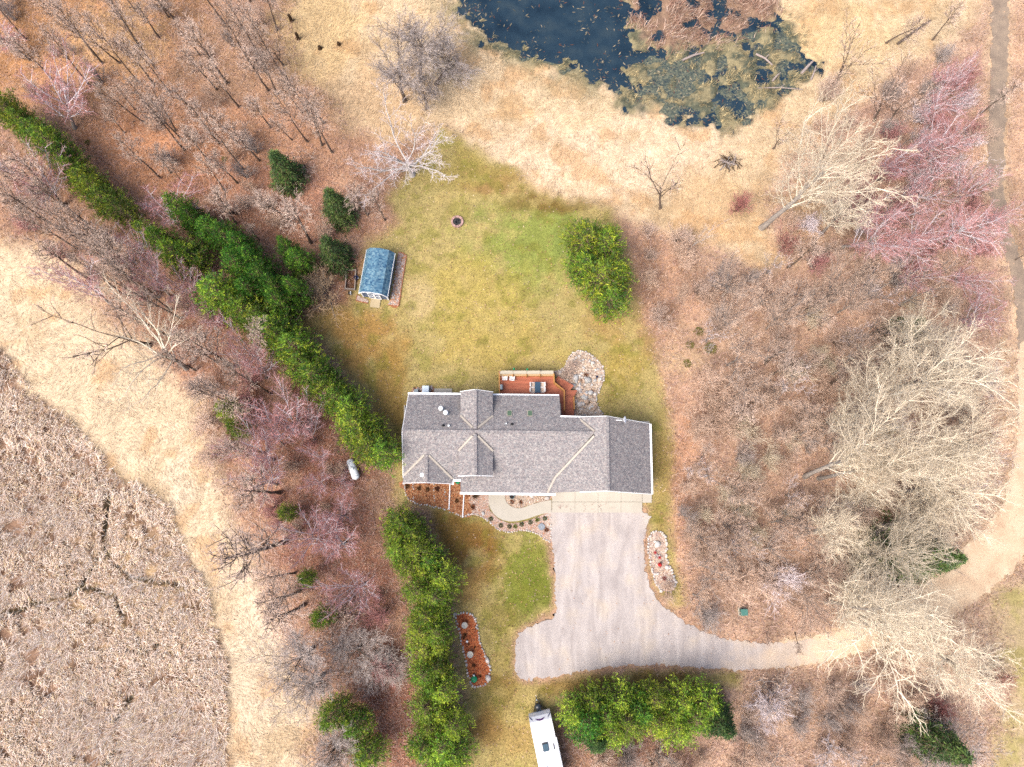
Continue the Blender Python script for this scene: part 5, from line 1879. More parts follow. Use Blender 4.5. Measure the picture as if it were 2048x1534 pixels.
def bare_tree(style, seed):
    """returns meshes (trunk, branches, twigs), height, crown radius"""
    s = STY[style]
    r = np.random.default_rng(seed)
    H = s['H']
    k = 9
    P = np.zeros((1, k, 3))
    P[0, :, 2] = np.linspace(0, H * s['ft'], k)
    P[0, 1:, :2] = np.cumsum(r.normal(0, s['wob'] * H / 5, (k - 1, 2)), 0) * np.linspace(0.4, 1, k - 1)[:, None]
    R0 = s['r0'] * (1 - np.linspace(0, 1, k) * (0.55 if s['ft'] < 0.7 else 0.86))
    R0[0] *= 1.35
    R0 = R0[None]
    n1, a0, a1, f1, ang1, k1, up1, j1 = s['l1']
    shape = (lambda t: 1.25 - 0.75 * t) if style == 'slender' else (lambda t: 0.75 + 0.35 * t)
    L1, R1, len1 = grow(r, P, R0, n1, a0, a1, f1 * H, ang1, k1, up1, j1, s.get('rr1', 0.55), 0.03, 0.25, shape)
    n2, a0, a1, f2, ang2, k2 = s['l2']
    L2, R2, len2 = grow(r, L1, R1, n2, a0, a1, f2 * len1, ang2, k2, 0.08, 0.12, 0.6, 0.031, 0.4, lambda t: 1.15 - 0.55 * t)
    n3, a0, a1, f3, ang3, k3 = s['l3']
    L3, R3_, len3 = grow(r, L2, R2, n3, a0, a1, f3 * len2, ang3, k3, 0.08, 0.14, 0.6, 0.016, 0.5, lambda t: 1.15 - 0.5 * t)
    n4, a0, a1, f4, ang4, k4 = s['l4']
    L4, R4, _ = grow(r, L3, R3_, n4, a0, a1, f4 * len3, ang4, k4, 0.06, 0.1, 0.65, 0.011, 0.5)
    tr_ = tubes(P, R0, 8)
    br_ = join([tubes(L1, R1, 4), tubes(L2, R2, 3)])
    tw_ = join([tubes(L3, R3_, 3), tubes(L4, R4, 3)])
    top = max(L1[:, :, 2].max(), L2[:, :, 2].max())
    rad = np.percentile(np.hypot(L3[:, -1, 0], L3[:, -1, 1]), 88)
    return (mesh_np('trunk', *tr_), mesh_np('branches', *br_), mesh_np('twigs', *tw_)), top, rad


def bare_shrub(seed, dense=1.0, H=3.0, spread=0.9):
    r = np.random.default_rng(seed)
    n = int(16 * dense)
    P = np.zeros((n, 6, 3))
    az = r.uniform(0, 6.28, n)
    tl = r.uniform(0.1, spread, n)
    d = np.stack([np.cos(az) * np.sin(tl), np.sin(az) * np.sin(tl), np.cos(tl)], 1)
    p = np.stack([np.cos(az) * 0.15, np.sin(az) * 0.15, np.zeros(n)], 1)
    P[:, 0] = p
    ln = H * r.uniform(0.7, 1.1, n)
    for s in range(1, 6):
        d = norm(d + np.array([0, 0, 0.03]) + r.normal(0, 0.08, d.shape))
        p = p + d * (ln / 5)[:, None]
        P[:, s] = p
    R0 = np.repeat((0.045 * (1 - np.linspace(0, 1, 6) * 0.7))[None], n, 0)
    L2, R2, l2 = grow(r, P, R0, 8, 0.2, 1.0, 0.38 * ln, 0.6, 4, 0.05, 0.14, 0.6, 0.012, 0.5, lambda t: 1.2 - 0.5 * t)
    L3, R3_, l3 = grow(r, L2, R2, 6, 0.15, 1.0, 0.5 * l2, 0.7, 3, 0.05, 0.14, 0.65, 0.009, 0.6)
    L4, R4, _ = grow(r, L3, R3_, 2, 0.2, 1.0, 0.5 * l3, 0.7, 2, 0.05, 0.1, 0.8, 0.008, 0.6)
    return mesh_np('stems', *tubes(P, R0, 4)), mesh_np('twigs', *join([tubes(L2, R2, 3), tubes(L3, R3_, 3), tubes(L4, R4, 3)])), H, 0.9 * H * math.sin(min(spread, 1.2))


def leaf_quads(r, pts, axis, ln, wd, cols, spread=0.9):
    """needle sprays: flat bent strips fanning round an axis at each point"""
    m = len(pts)
    d = norm(axis + r.normal(0, spread, (m, 3)))
    ref = norm(r.normal(0, 1, (m, 3)))
    sd = norm(np.cross(d, ref)) * (wd / 2)[:, None]
    q = pts + d * ln[:, None]
    mid = pts + d * (ln * 0.6)[:, None]
    V = np.stack([pts - sd * 0.5, mid - sd, q, mid + sd], 1).reshape(-1, 3)
    F = np.arange(m * 4).reshape(m, 4)
    return V, F, np.repeat(cols, 4, 0)


def conifer(seed, kind):
    r = np.random.default_rng(seed)
    V_, F_, C_, off = [], [], [], 0
    loose = kind == 'light_pine'
    kind = 'pine' if loose else kind
    if kind == 'pine':
        H, R, z0, whorls, per, ncl = 9.0, 2.5, 0.16, 15, 9, 7
    elif kind == 'spruce':
        H, R, z0, whorls, per, ncl = 9.0, 2.3, 0.05, 20, 10, 6
    else:   # yew like, several tops
        H, R, z0, whorls, per, ncl = 8.0, 2.4, 0.08, 15, 9, 7
    Pb, Rb = [], []
    pts, axs = [], []
    wts = []
    for w in range(whorls):
        t = (w + r.uniform(0, 0.6)) / whorls
        z = H * (z0 + (0.98 - z0) * t)
        if kind == 'spruce':
            rad = R * (1 - t) ** 0.85 + 0.12
        elif kind == 'pine':
            rad = R * min(1, 0.55 + 2.2 * t) * (1 - t ** 1.5) ** 0.9 + 0.12
        else:
            rad = R * (1 - t ** 1.6) * 0.95 + 0.2
        nb = max(3, int(per * (0.5 + 0.6 * rad / R)))
        for b in range(nb):
            a = 6.283 * b / nb + r.uniform(-0.35, 0.35) + w * 1.3
            L = rad * r.uniform(0.7, 1.15)
            rise = {'pine': 0.25, 'spruce': -0.22, 'yew': 0.45}[kind] * L
            kk = 5
            s = np.linspace(0, 1, kk)
            sag = (-0.10 if kind == 'spruce' else 0.12) * L * s * s
            pl = np.stack([np.cos(a) * L * s, np.sin(a) * L * s, z + rise * s + sag], 1)
            pl[1:, :2] += r.normal(0, 0.05, (kk - 1, 2))
            Pb.append(pl)
            Rb.append(0.045 * (1 - s * 0.75) * (0.5 + rad / R))
            nc = max(3, int(ncl * L / R + 1.5))
            for c in range(nc):
                tt = 0.34 + 0.66 * (c + r.uniform(0, 1)) / nc
                f = tt * (kk - 1)
                i = min(int(f), kk - 2)
                p = pl[i] + (pl[i + 1] - pl[i]) * (f - i)
                dirn = norm(pl[i + 1] - pl[i])
                side = np.array([-math.sin(a), math.cos(a), 0]) * r.normal(0, 0.26 if kind != 'spruce' else 0.34) * (1.2 - 0.5 * tt) * L * 0.5
                pts.append(p + side + np.array([0, 0, r.normal(0, 0.08)]))
                axs.append(dirn * 0.5 + side * 0.4 + np.array([0, 0, {'pine': 0.75, 'spruce': 0.1, 'yew': 0.55}[kind]]))
                wts.append(r.uniform(0, 1))
    pts, axs, wts = np.array(pts), np.array(axs), np.array(wts)
    if loose:
        keep = r.uniform(0, 1, len(pts)) < 0.85
        pts, axs, wts = pts[keep], axs[keep], wts[keep]
    nq = {'pine': 6 if loose else 7, 'spruce': 10, 'yew': 8}[kind]
    P2, A2, W2 = np.repeat(pts, nq, 0), np.repeat(axs, nq, 0), np.repeat(wts, nq)
    m = len(P2)
    P2 = P2 + r.normal(0, 0.10, (m, 3))
    ln = r.uniform(0.2, 0.42, m)
    wd = r.uniform(0.05, 0.11, m)
    if kind == 'pine':
        pal = np.array([A(82, 112, 34), A(102, 128, 36), A(60, 90, 34), A(136, 148, 42)])
        if loose:
            pal = np.array([A(96, 124, 36), A(116, 138, 40), A(76, 106, 34), A(132, 146, 44)])
    elif kind == 'spruce':
        pal = np.array([A(58, 84, 44), A(72, 98, 48), A(50, 74, 42), A(90, 114, 54)])
    else:
        pal = np.array([A(58, 102, 30), A(78, 118, 34), A(46, 84, 32), A(104, 136, 40)])
    ci = np.clip((W2 * 4).astype(int), 0, 3)
    c = pal[ci] * r.uniform(0.75, 1.4, m)[:, None] * (1.7 if kind == 'spruce' else 2.5 if loose else 2.1)
    V, F, C = leaf_quads(r, P2, A2, ln, wd, c, 0.75)
    crown = mesh_np('needles', V, F, C)
    if kind == 'spruce':
        pass
    s = np.linspace(0, 1, 6)
    tp = np.zeros((1, 6, 3))
    tp[0, :, 2] = s * H * 0.97
    trunk = mesh_np('trunk', *tubes(tp, (0.17 * (1 - s * 0.85))[None], 7))
    bm_ = tubes(np.array(Pb), np.array(Rb), 3)
    branches = mesh_np('branches', *bm_)
    return (trunk, branches, crown), H, R


m_bark_dark = mat('dark_bark', [A(104, 90, 80), A(134, 116, 102), A(80, 68, 62)], scale=3, stretch=(1, 1, 0.3), rough=0.95, rnd=0.2)
m_bark_pale = mat('pale_bark', [A(242, 230, 206, .94), A(230, 216, 192, .9), A(248, 240, 220, .96)], scale=2, stretch=(1, 1, 0.3), rough=0.9, rnd=0.12)
m_bark_grey = mat('grey_bark', [A(150, 142, 136), A(176, 168, 164), A(124, 116, 112)], scale=2, stretch=(1, 1, 0.3), rough=0.9, rnd=0.15)
m_bark_ash = mat('ash_bark', [A(158, 148, 138), A(184, 174, 164), A(132, 124, 116)], scale=2, stretch=(1, 1, 0.3), rough=0.9, rnd=0.15)
m_bark_silver = mat('silver_bark', [A(226, 216, 222, .66), A(240, 232, 236, .68), A(204, 194, 202, .64)], scale=2, stretch=(1, 1, 0.3), rough=0.85, rnd=0.12)
m_bark_white = mat('white_bark', [A(240, 232, 224), A(224, 214, 208)], scale=2, rough=0.85, rnd=0.06)
m_bark_con = mat('bough_bark', [A(150, 126, 100), A(172, 148, 120)], scale=3, rough=0.95)
m_tw_brown = mat('brown_twigs', [A(218, 190, 172, .8), A(230, 206, 188, .8)], scale=0.6, rough=0.95, rnd=0.2)
m_tw_pale = mat('pale_twigs', [A(240, 224, 196, .74), A(224, 206, 180, .7)], scale=0.6, rough=0.95, rnd=0.14)
m_tw_pink = mat('pink_twigs', [A(236, 182, 176, .62), A(224, 158, 154, .6), A(242, 202, 198, .64)], scale=0.5, rough=0.95, rnd=0.12)
m_tw_mauve = mat('mauve_twigs', [A(236, 208, 184, .76), A(222, 190, 166, .72), A(244, 220, 200, .76)], scale=0.5, rough=0.95, rnd=0.14)
m_tw_silver = mat('silver_twigs', [A(244, 232, 232, .8), A(228, 212, 214, .8)], scale=0.5, rough=0.95, rnd=0.12)
m_tw_grey = mat('grey_twigs', [A(208, 194, 186, .7), A(190, 176, 168, .7)], scale=0.6, rough=0.95, rnd=0.15)
m_tw_red = mat('red_twigs', [A(206, 140, 132, .65), A(184, 122, 116, .65)], scale=0.6, rough=0.95, rnd=0.15)
m_tw_tan = mat('tan_leaf_twigs', [A(238, 206, 168), A(220, 184, 148)], scale=0.6, rough=0.95, rnd=0.12)
m_needle = mat('needles', [], attr='Col', rough=0.6, spec=0.25, rnd=0.3, hue=0.018, transl=0.15)


def skin(meshes, mats):
    out = []
    for me, m_ in zip(meshes, mats):
        me.materials.clear()
        me.materials.append(m_)
        out.append(me)
    return out


def recolour(meshes, mats):
    return skin([me.copy() for me in meshes], mats)


PROTO = {}
KIN = {   # kind: (style, seeds, materials for trunk, branches, twigs, part names)
    'slender_dark': ('slender', (1, 2, 3, 4), (m_bark_dark, m_bark_dark, m_tw_brown)),
    'pale': ('cotton', (11, 12, 13), (m_bark_ash, m_bark_pale, m_tw_pale)),
    'silver': ('maple', (21, 22, 23), (m_bark_ash, m_bark_silver, m_tw_pink)),
    'silver_big': ('cotton', (14, 15), (m_bark_ash, m_bark_silver, m_tw_pink)),
    'white': ('sprawl', (31,), (m_bark_white, m_bark_white, m_tw_silver)),
    'grey_big': ('sprawl', (32,), (m_bark_ash, m_bark_pale, m_tw_pale)),
    'dark_big': ('cotton', (16, 17), (m_bark_dark, m_bark_dark, m_tw_grey)),
    'open_dark': ('open', (41, 42, 43), (m_bark_dark, m_bark_dark, m_tw_brown)),
    'mauve': ('maple', (24, 25), (m_bark_ash, m_bark_grey, m_tw_mauve)),
    'sapling_mauve': ('open', (45, 46), (m_bark_ash, m_bark_grey, m_tw_mauve)),
    'sapling_grey': ('open', (47,), (m_bark_ash, m_bark_grey, m_tw_silver)),
    'open_white': ('open', (44,), (m_bark_white, m_bark_white, m_tw_silver)),
}
for kname, (style, seeds, mats) in KIN.items():
    PROTO[kname] = []
    for sd in seeds:
        ms, h, rd = bare_tree(style, sd)
        PROTO[kname].append((skin(ms, mats), h, rd, ('trunk', 'branches', 'twigs')))
for kname, sds in (('pine', (51, 52, 53, 54)), ('light_pine', (55, 56, 57)), ('spruce', (61, 62, 63)), ('yew', (71, 72, 73))):
    PROTO[kname] = []
    for sd in sds:
        ms, h, rd = conifer(sd, kname)
        PROTO[kname].append((skin(ms, (m_bark_dark, m_bark_con, m_needle)), h, rd, ('trunk', 'branches', 'crown')))
SHRUBM = {'coral': (m_bark_grey, m_tw_pink), 'pink': (m_tw_brown, m_tw_mauve), 'brown': (m_bark_dark, m_tw_brown), 'grey': (m_bark_grey, m_tw_grey), 'red': (m_bark_dark, m_tw_red),
          'silver': (m_bark_silver, m_tw_silver), 'pale': (m_bark_pale, m_tw_pale), 'tan': (m_bark_grey, m_tw_tan)}
_sh = [bare_shrub(80 + k, 1.0 + 0.2 * (k % 2), 3.0, (0.9, 1.1, 0.7)[k % 3]) for k in range(5)]
for kk_, (ma, mb_) in SHRUBM.items():
    PROTO['shrub_' + kk_] = [(recolour((a, b), (ma, mb_)), h, rd, ('stems', 'twigs')) for a, b, h, rd in _sh]

PLACED = []          # (object, phrase, px, py): labels are written at the end
prng = random.Random(23)
USED = {}


def plant(kind, base, name, phrase, cat, group, height, radius, lean=None, rz=None, label=None):
    """base: ground point; lean: horizontal offset of the top in metres"""
    lst = PROTO[kind]
    i = USED.get(kind, prng.randrange(len(lst)))
    USED[kind] = (i + 1) % len(lst)
    meshes, h, rd, names = lst[i]
    o = bpy.data.objects.new(name, None)
    o.empty_display_size = 0.5
    COL.objects.link(o)
    z_, _, _ = gsample(np.array([base[0]]), np.array([base[1]]))
    o.location = (base[0], base[1], float(z_[0]))
    q = Quaternion((0, 0, 1), rz if rz is not None else prng.uniform(0, 6.28))
    if lean is not None:
        v = Vector((lean[0], lean[1], height))
        an = v.angle(Vector((0, 0, 1)))
        if an > 0.55:
            v = Vector((lean[0], lean[1], 0)).normalized() * math.sin(0.55) + Vector((0, 0, math.cos(0.55)))
        q = Vector((0, 0, 1)).rotation_difference(v) @ q
    o.rotation_euler = q.to_euler()
    sxy = radius / rd
    o.scale = (sxy * prng.uniform(0.93, 1.07), sxy * prng.uniform(0.93, 1.07), height / h)
    for nm, me in zip(names, meshes):
        c = bpy.data.objects.new(nm, me)
        COL.objects.link(c)
        c.parent = o
    tag(o, label, cat, group)
    px, py = proj(base[0], base[1])
    PLACED.append((o, None if label else phrase, px, py))
    return o


def tree(kind, bx, by, tx, ty, rpx=None, name='bare_tree', phrase='bare tree', group='bare trees', hmax=32.0, hmin=2.0, label=None, cat='tree'):
    """a tree from the pixel of its foot and the pixel of its top; its height is what puts the top there"""
    B = U(bx, by)
    best, bh = 1e9, hmin
    h = hmin
    while h <= hmax:
        x, y = proj(B.x, B.y, h)
        d = math.hypot(x - tx, y - ty)
        if d < best:
            best, bh = d, h
        h += 0.25
    T = U(tx, ty, bh)
    rd = None
    if rpx:
        rd = rpx * (CAM_H - bh * 0.7) / F_PX
    else:
        rd = bh * 0.16
    return plant(kind, B, name, phrase, cat, group, bh, rd, (T.x - B.x, T.y - B.y), label=label)


def crown(kind, px, py, h, rpx, name, phrase, cat, group, label=None, frac=0.55):
    """a plant whose crown is seen round this pixel"""
    B = U(px, py, h * frac)
    rd = rpx * (CAM_H - h * frac) / F_PX
    return plant(kind, (B.x, B.y), name, phrase, cat, group, h, rd, label=label)


G_SL, G_PA, G_SI = 'slender dark bare trees', 'pale bare trees', 'silvery pink bare trees'
SLENDER = [(205, 126, 113, 7), (198, 73, 150, 14), (308, 169, 236, 68), (318, 75, 270, 7), (455, 167, 369, 44), (434, 179, 362, 96), (349, 38, 308, -10), (537, 181, 478, 92),
           (513, 51, 478, 0), (555, 188, 513, 99), (605, 225, 554, 160), (618, 229, 560, 137), (649, 246, 598, 178), (270, 219, 219, 160), (249, 266, 205, 212), (383, 219, 335, 171),
           (366, 280, 290, 200), (325, 246, 239, 147), (419, 323, 366, 256), (475, 366, 420, 308), (519, 321, 455, 250), (472, 284, 424, 226), (542, 255, 492, 191), (584, 280, 543, 236),
           (473, 448, 424, 376), (519, 480, 492, 448), (622, 485, 575, 400), (342, 345, 308, 300), (366, 366, 335, 318), (581, 441, 513, 393), (205, 509, 50, 393), (130, 412, 15, 300),
           (120, 455, 10, 400), (342, 620, 150, 480), (300, 585, 200, 470), (468, 733, 372, 671), (543, 788, 440, 726), (520, 830, 450, 800), (571, 1083, 438, 1122), (590, 1146, 520, 1156),
           (600, 1181, 525, 1205), (609, 1209, 535, 1250), (530, 905, 450, 890), (560, 985, 470, 975), (1575, 535, 1640, 482), (1648, 608, 1690, 580), (1589, 608, 1622, 582),
           (1599, 625, 1650, 598), (1530, 729, 1575, 690), (1599, 746, 1637, 703), (1661, 767, 1715, 730), (1461, 841, 1492, 815), (1472, 920, 1492, 890), (1402, 916, 1420, 893),
           (1651, 850, 1700, 832), (1614, 520, 1680, 490), (1618, 660, 1665, 635), (1540, 752, 1590, 720), (1865, 80, 1928, 0), (1959, 228, 2045, 165), (1772, 86, 1860, 40),
           (1590, 1265, 1604, 1316), (1533, 1262, 1532, 1312), (735, 430, 700, 375), (770, 440, 742, 385), (2030, 520, 2080, 490), (1650, 440, 1690, 405), (1700, 560, 1760, 520),
           (100, 30, 40, -30), (60, 120, -10, 60), (270, 20, 220, -50), (400, 110, 345, 40), (90, 400, 0, 330), (180, 560, 60, 480), (260, 560, 150, 440), (560, 700, 500, 650)]
for i, (a, b, c, d) in enumerate(SLENDER):
    tree('slender_dark', a, b, c, d, None if i % 3 else 26, 'bare_tree', 'slender dark bare tree', G_SL, hmax=19)
# more of the same slim trees where the wood stands closest
for poly, n in (([(0, 0), (560, 0), (640, 200), (690, 330), (600, 300), (480, 420), (330, 380), (180, 260), (60, 150)], 30), ([(0, 330), (160, 420), (330, 600), (480, 760), (560, 900), (440, 800), (300, 640), (120, 480)], 16)):
    got = []
    while len(got) < n:
        x, y = scatter(poly, 1, rng)[0]
        if any((x - a) ** 2 + (y - b) ** 2 < 20 ** 2 for a, b in got + [(t[0], t[1]) for t in SLENDER]):
            if rng.random() > 0.1:
                continue
        got.append((x, y))
        B = U(x, y)
        h = prng.uniform(8, 14)
        tx, ty = proj(B.x + prng.gauss(0, 0.6), B.y + prng.gauss(0, 0.6), h)
        tree('slender_dark', x, y, tx, ty, 24, 'bare_tree', 'slender dark bare tree', G_SL, hmax=19)
BIGDARK = [(809, 202, 790, 70, 72, 'dark'), (842, 159, 828, 10, 80, 'dark'), (872, 169, 925, 70, 62, 'dark'), (852, 219, 856, 150, 40, 'dark')]
for a, b, c, d, r_, _ in BIGDARK:
    tree('dark_big', a, b, c, d, r_, 'bare_tree', 'large dark bare tree', 'large dark trees by the pond', hmax=18)
tree('open_dark', 567, 131, 512, 48, 44, 'bare_tree', 'forked bare tree', 'bare trees', label='forked dark bare tree standing alone in the tan grass between woods and pond')
tree('open_dark', 1320, 417, 1318, 300, 62, 'bare_tree', 'forked', 'bare trees', label='open forked dark bare tree in the tan grass beyond the large lawn pine')
tree('open_dark', 1665, 176, 1735, 50, 66, 'bare_tree', 'forked', 'bare trees', label='dark forked bare tree in a brown thicket at the pond corner by fallen logs')
for a, b, c, d, r_ in ((1748, 242, 1800, 115, 60), (1772, 252, 1850, 140, 55), (1648, 339, 1655, 235, 40), (1547, 297, 1590, 235, 38)):
    tree('open_dark', a, b, c, d, r_, 'bare_tree', 'dark forked bare tree', 'bare trees')
tree('white', 824, 349, 796, 255, 125, 'bare_tree', '', 'bare trees', label='wide white branched bare tree at the tip of the back lawn', hmax=15)
tree('grey_big', 373, 736, 252, 640, 108, 'bare_tree', '', 'bare trees', label='big gnarled grey tree reaching long limbs over the tan meadow', hmax=16)
tree('open_dark', 300, 690, 130, 640, 105, 'bare_tree', '', 'bare trees', label='dark limbed bare tree spreading over the tan meadow before the gnarled one', hmax=14)
tree('open_white', 1376, 500, 1442, 438, 14, 'birch_tree', '', 'bare trees', label='thin white birch trunk at the lawn edge beyond the large pine', hmax=12)
PALE = [(1523, 456, 1775, 262, 105), (1745, 790, 1975, 730, 95), (1700, 870, 1800, 650, 62), (1610, 953, 1845, 850, 88), (1637, 957, 1930, 905, 72), (1790, 985, 1975, 965, 84),
        (1723, 1240, 1815, 1285, 118), (1715, 1108, 1690, 1087, 66), (1723, 1110, 1890, 1120, 66), (1681, 1174, 1740, 1178, 46), (1653, 1203, 1880, 1240, 70), (1716, 1020, 1730, 1012, 52),
        (1820, 1020, 1945, 1000, 70), (1760, 1050, 1890, 1055, 56), (1850, 1290, 1985, 1340, 80), (1640, 470, 1720, 380, 50), (1840, 780, 1980, 720, 66),
        (1770, 700, 1920, 640, 62), (1850, 900, 2005, 868, 58), (1800, 935, 1950, 905, 60), (1610, 1060, 1700, 1062, 50), (1640, 870, 1760, 820, 52)]
for a, b, c, d, r_ in PALE:
    tree('pale', a, b, c, d, r_, 'bare_tree', 'tall pale bare tree', G_PA)
SILV = [(150, 256, 80, 110, 78), (126, 410, 25, 300, 66), (25, 100, -30, 40, 60), (342, 448, 325, 378, 60), (285, 520, 245, 448, 46), (219, 606, 100, 520, 60), (342, 593, 250, 500, 44),
        (386, 596, 325, 535, 44), (420, 575, 412, 545, 28), (431, 658, 422, 595, 40), (513, 719, 462, 662, 52), (533, 757, 515, 690, 48), (601, 866, 550, 812, 54), (567, 890, 510, 842, 42),
        (629, 880, 610, 808, 42), (547, 921, 482, 886, 50), (554, 969, 484, 942, 50), (650, 924, 618, 900, 30), (650, 972, 625, 955, 30), (640, 1080, 590, 1058, 58), (690, 1030, 661, 1035, 44),
        (690, 1085, 661, 1094, 42), (730, 1165, 655, 1192, 54), (684, 968, 690, 940, 34), (400, 620, 378, 590, 32),
        (1824, 332, 1930, 262, 58), (1841, 225, 1925, 168, 46), (1858, 166, 1920, 135, 40), (1790, 394, 1900, 380, 50), (1686, 494, 1805, 455, 56), (1780, 508, 1900, 462, 56), (1851, 490, 1985, 442, 60),
        (1907, 415, 1985, 325, 46), (1955, 460, 2040, 412, 46), (1817, 346, 1900, 328, 46), (1928, 477, 2015, 500, 46), (1740, 350, 1850, 290, 50), (1700, 440, 1830, 420, 50),
        (1800, 560, 1890, 545, 44), (1900, 560, 1990, 570, 50), (1920, 640, 2010, 620, 44), (1880, 300, 1960, 240, 40), (1880, 190, 1950, 110, 40)]
for i, (a, b, c, d, r_) in enumerate(SILV):
    big = r_ > 55 and a > 1000
    tree('silver_big' if big else 'silver', a, b, c, d, r_, 'bare_tree', 'silvery pink bare tree', G_SI, hmax=20)
GREYB = [(626, 1296, 565, 1338, 58), (647, 1348, 596, 1395, 54), (720, 1296, 700, 1305, 58), (779, 1330, 775, 1345, 50), (690, 1480, 640, 1530, 50), (1535, 1428, 1545, 1418, 46), (610, 335, 605, 318, 44),
         (1480, 1470, 1505, 1490, 40), (1300, 1520, 1310, 1540, 46), (1210, 1525, 1215, 1545, 40), (1845, 1500, 1940, 1520, 64), (1960, 1310, 2040, 1335, 40), (690, 1225, 660, 1240, 44)]
for a, b, c, d, r_ in GREYB:
    tree('open_dark' if r_ < 50 else 'dark_big', a, b, c, d, r_, 'bare_tree', 'grey brown bare tree', 'grey brown bare trees', hmax=12)

# conifers
ROW = [(6, 212), (28, 232), (52, 250), (78, 272), (104, 292), (128, 316), (150, 340), (170, 362), (196, 378), (212, 402), (238, 420), (296, 470), (326, 488), (352, 505), (380, 520),
       (440, 590), (470, 606), (496, 620), (520, 640), (546, 656), (566, 682), (592, 704), (608, 730), (634, 750), (650, 776), (676, 794), (690, 822), (712, 846), (724, 864), (748, 888), (766, 912)]
for i, (x, y) in enumerate(ROW):
    crown('pine', x + prng.gauss(0, 4), y + prng.gauss(0, 4), prng.uniform(7, 9.5), (46 if i < 15 else 54) * prng.uniform(0.8, 1.15), 'pine_tree', 'pine of the long row', 'tree', 'pines of the long diagonal row')
YEW = [(362, 420, 34), (388, 440, 36), (420, 462, 38), (452, 474, 36), (482, 492, 34), (478, 530, 40), (505, 522, 38), (528, 556, 40), (500, 580, 40), (552, 575, 36), (575, 498, 28), (598, 522, 34), (560, 605, 34), (590, 580, 30)]
for x, y, r_ in YEW:
    crown('yew', x, y, prng.uniform(7, 10), r_, 'cedar_tree', 'dark green cedar', 'tree', 'cedars between pine row and shed')
for x, y, h, r_, lb in ((562, 332, 8, 46, 'dark green spruce half hidden by a grey bare tree in the brown woods'),
                        (668, 404, 8, 42, 'light green spruce on the leaf litter between woods and shed'),
                        (662, 498, 8, 44, 'blue green spruce directly behind the raised bed'), (1820, 655, 7, 36, 'dark spruce under tall pale trees in the east brush'),
                        (1838, 1112, 12, 74, 'dark spruce under pale branches beside the dirt road bend'), (1892, 1115, 8, 46, 'smaller green spruce reaching to the dirt road bend'),
                        (1890, 1492, 10, 56, 'dark green spruce in the bottom corner by the grassy verge'), (1440, 1445, 10, 48, 'dark shaggy spruce at the end of the trailer pines'),
                        (1195, 1480, 7, 36, 'dark olive spruce squeezed between trailer and pines')):
    crown('spruce', x, y, h, r_, 'spruce_tree', '', 'tree', 'spruces', label=lb)
LAWNP = [(1170, 480, 9, 60), (1208, 490, 9, 56), (1200, 555, 9.5, 64), (1220, 602, 8, 50), (1168, 535, 8, 52), (1228, 550, 8, 50)]
for i, (x, y, h, r_) in enumerate(LAWNP):
    crown('pine', x, y, h, r_, 'pine_tree', 'pine of the lawn clump', 'tree', 'pines of the lawn clump')
FRONT = [(806, 1042), (790, 1072), (828, 1060), (800, 1102), (838, 1100), (866, 1122), (812, 1136), (848, 1150), (878, 1160), (834, 1184), (868, 1196), (848, 1228), (880, 1226), (842, 1262), (870, 1262),
         (878, 1290), (852, 1300), (872, 1330), (846, 1342), (866, 1374), (888, 1378), (852, 1412), (884, 1418), (908, 1444), (862, 1452), (884, 1484), (846, 1490), (906, 1500), (868, 1524), (900, 1530)]
for x, y in FRONT:
    crown('light_pine' if prng.random() < 0.75 else 'pine', x + prng.gauss(0, 3), y + prng.gauss(0, 3), prng.uniform(6, 9.5), 43 * prng.uniform(0.75, 1.15), 'pine_tree', 'pine of the front row', 'tree', 'pines of the front row')
TRL = [(1145, 1425), (1172, 1440), (1185, 1402), (1212, 1428), (1236, 1400), (1250, 1440), (1280, 1420), (1306, 1396), (1312, 1444), (1342, 1420), (1360, 1400), (1352, 1456), (1390, 1434), (1410, 1405), (1225, 1462)]
for x, y in TRL:
    crown('yew' if prng.random() < 0.25 else 'light_pine', x, y, prng.uniform(6, 9), 45 * prng.uniform(0.8, 1.15), 'pine_tree', 'pine beside the trailer', 'tree', 'pines beside the trailer')
for x, y, h, r_, lb in ((458, 822, 8, 36, 'upper of two bright green pines at the tan meadow edge below the gnarled tree'), (478, 858, 7, 30, 'lower of two bright green pines at the tan meadow edge below the gnarled tree'),
                        (574, 1026, 6, 24, 'small pine beneath silvery branches level with the front mulch bed'), (614, 1156, 6, 22, 'small pine at the thicket edge facing the marsh'),
                        (644, 1234, 6, 28, 'small yellow green pine at the thicket edge above the grey trees'), (668, 1428, 9, 42, 'bright green pine at the bottom edge of the tan meadow'),
                        (712, 1446, 8, 38, 'dull green pine tucked behind the bright meadow pine'), (735, 1505, 7, 46, 'hazy green pine at the bottom edge before the front row')):
    crown('pine', x, y, h, r_, 'pine_tree', '', 'tree', 'lone pines', label=lb)

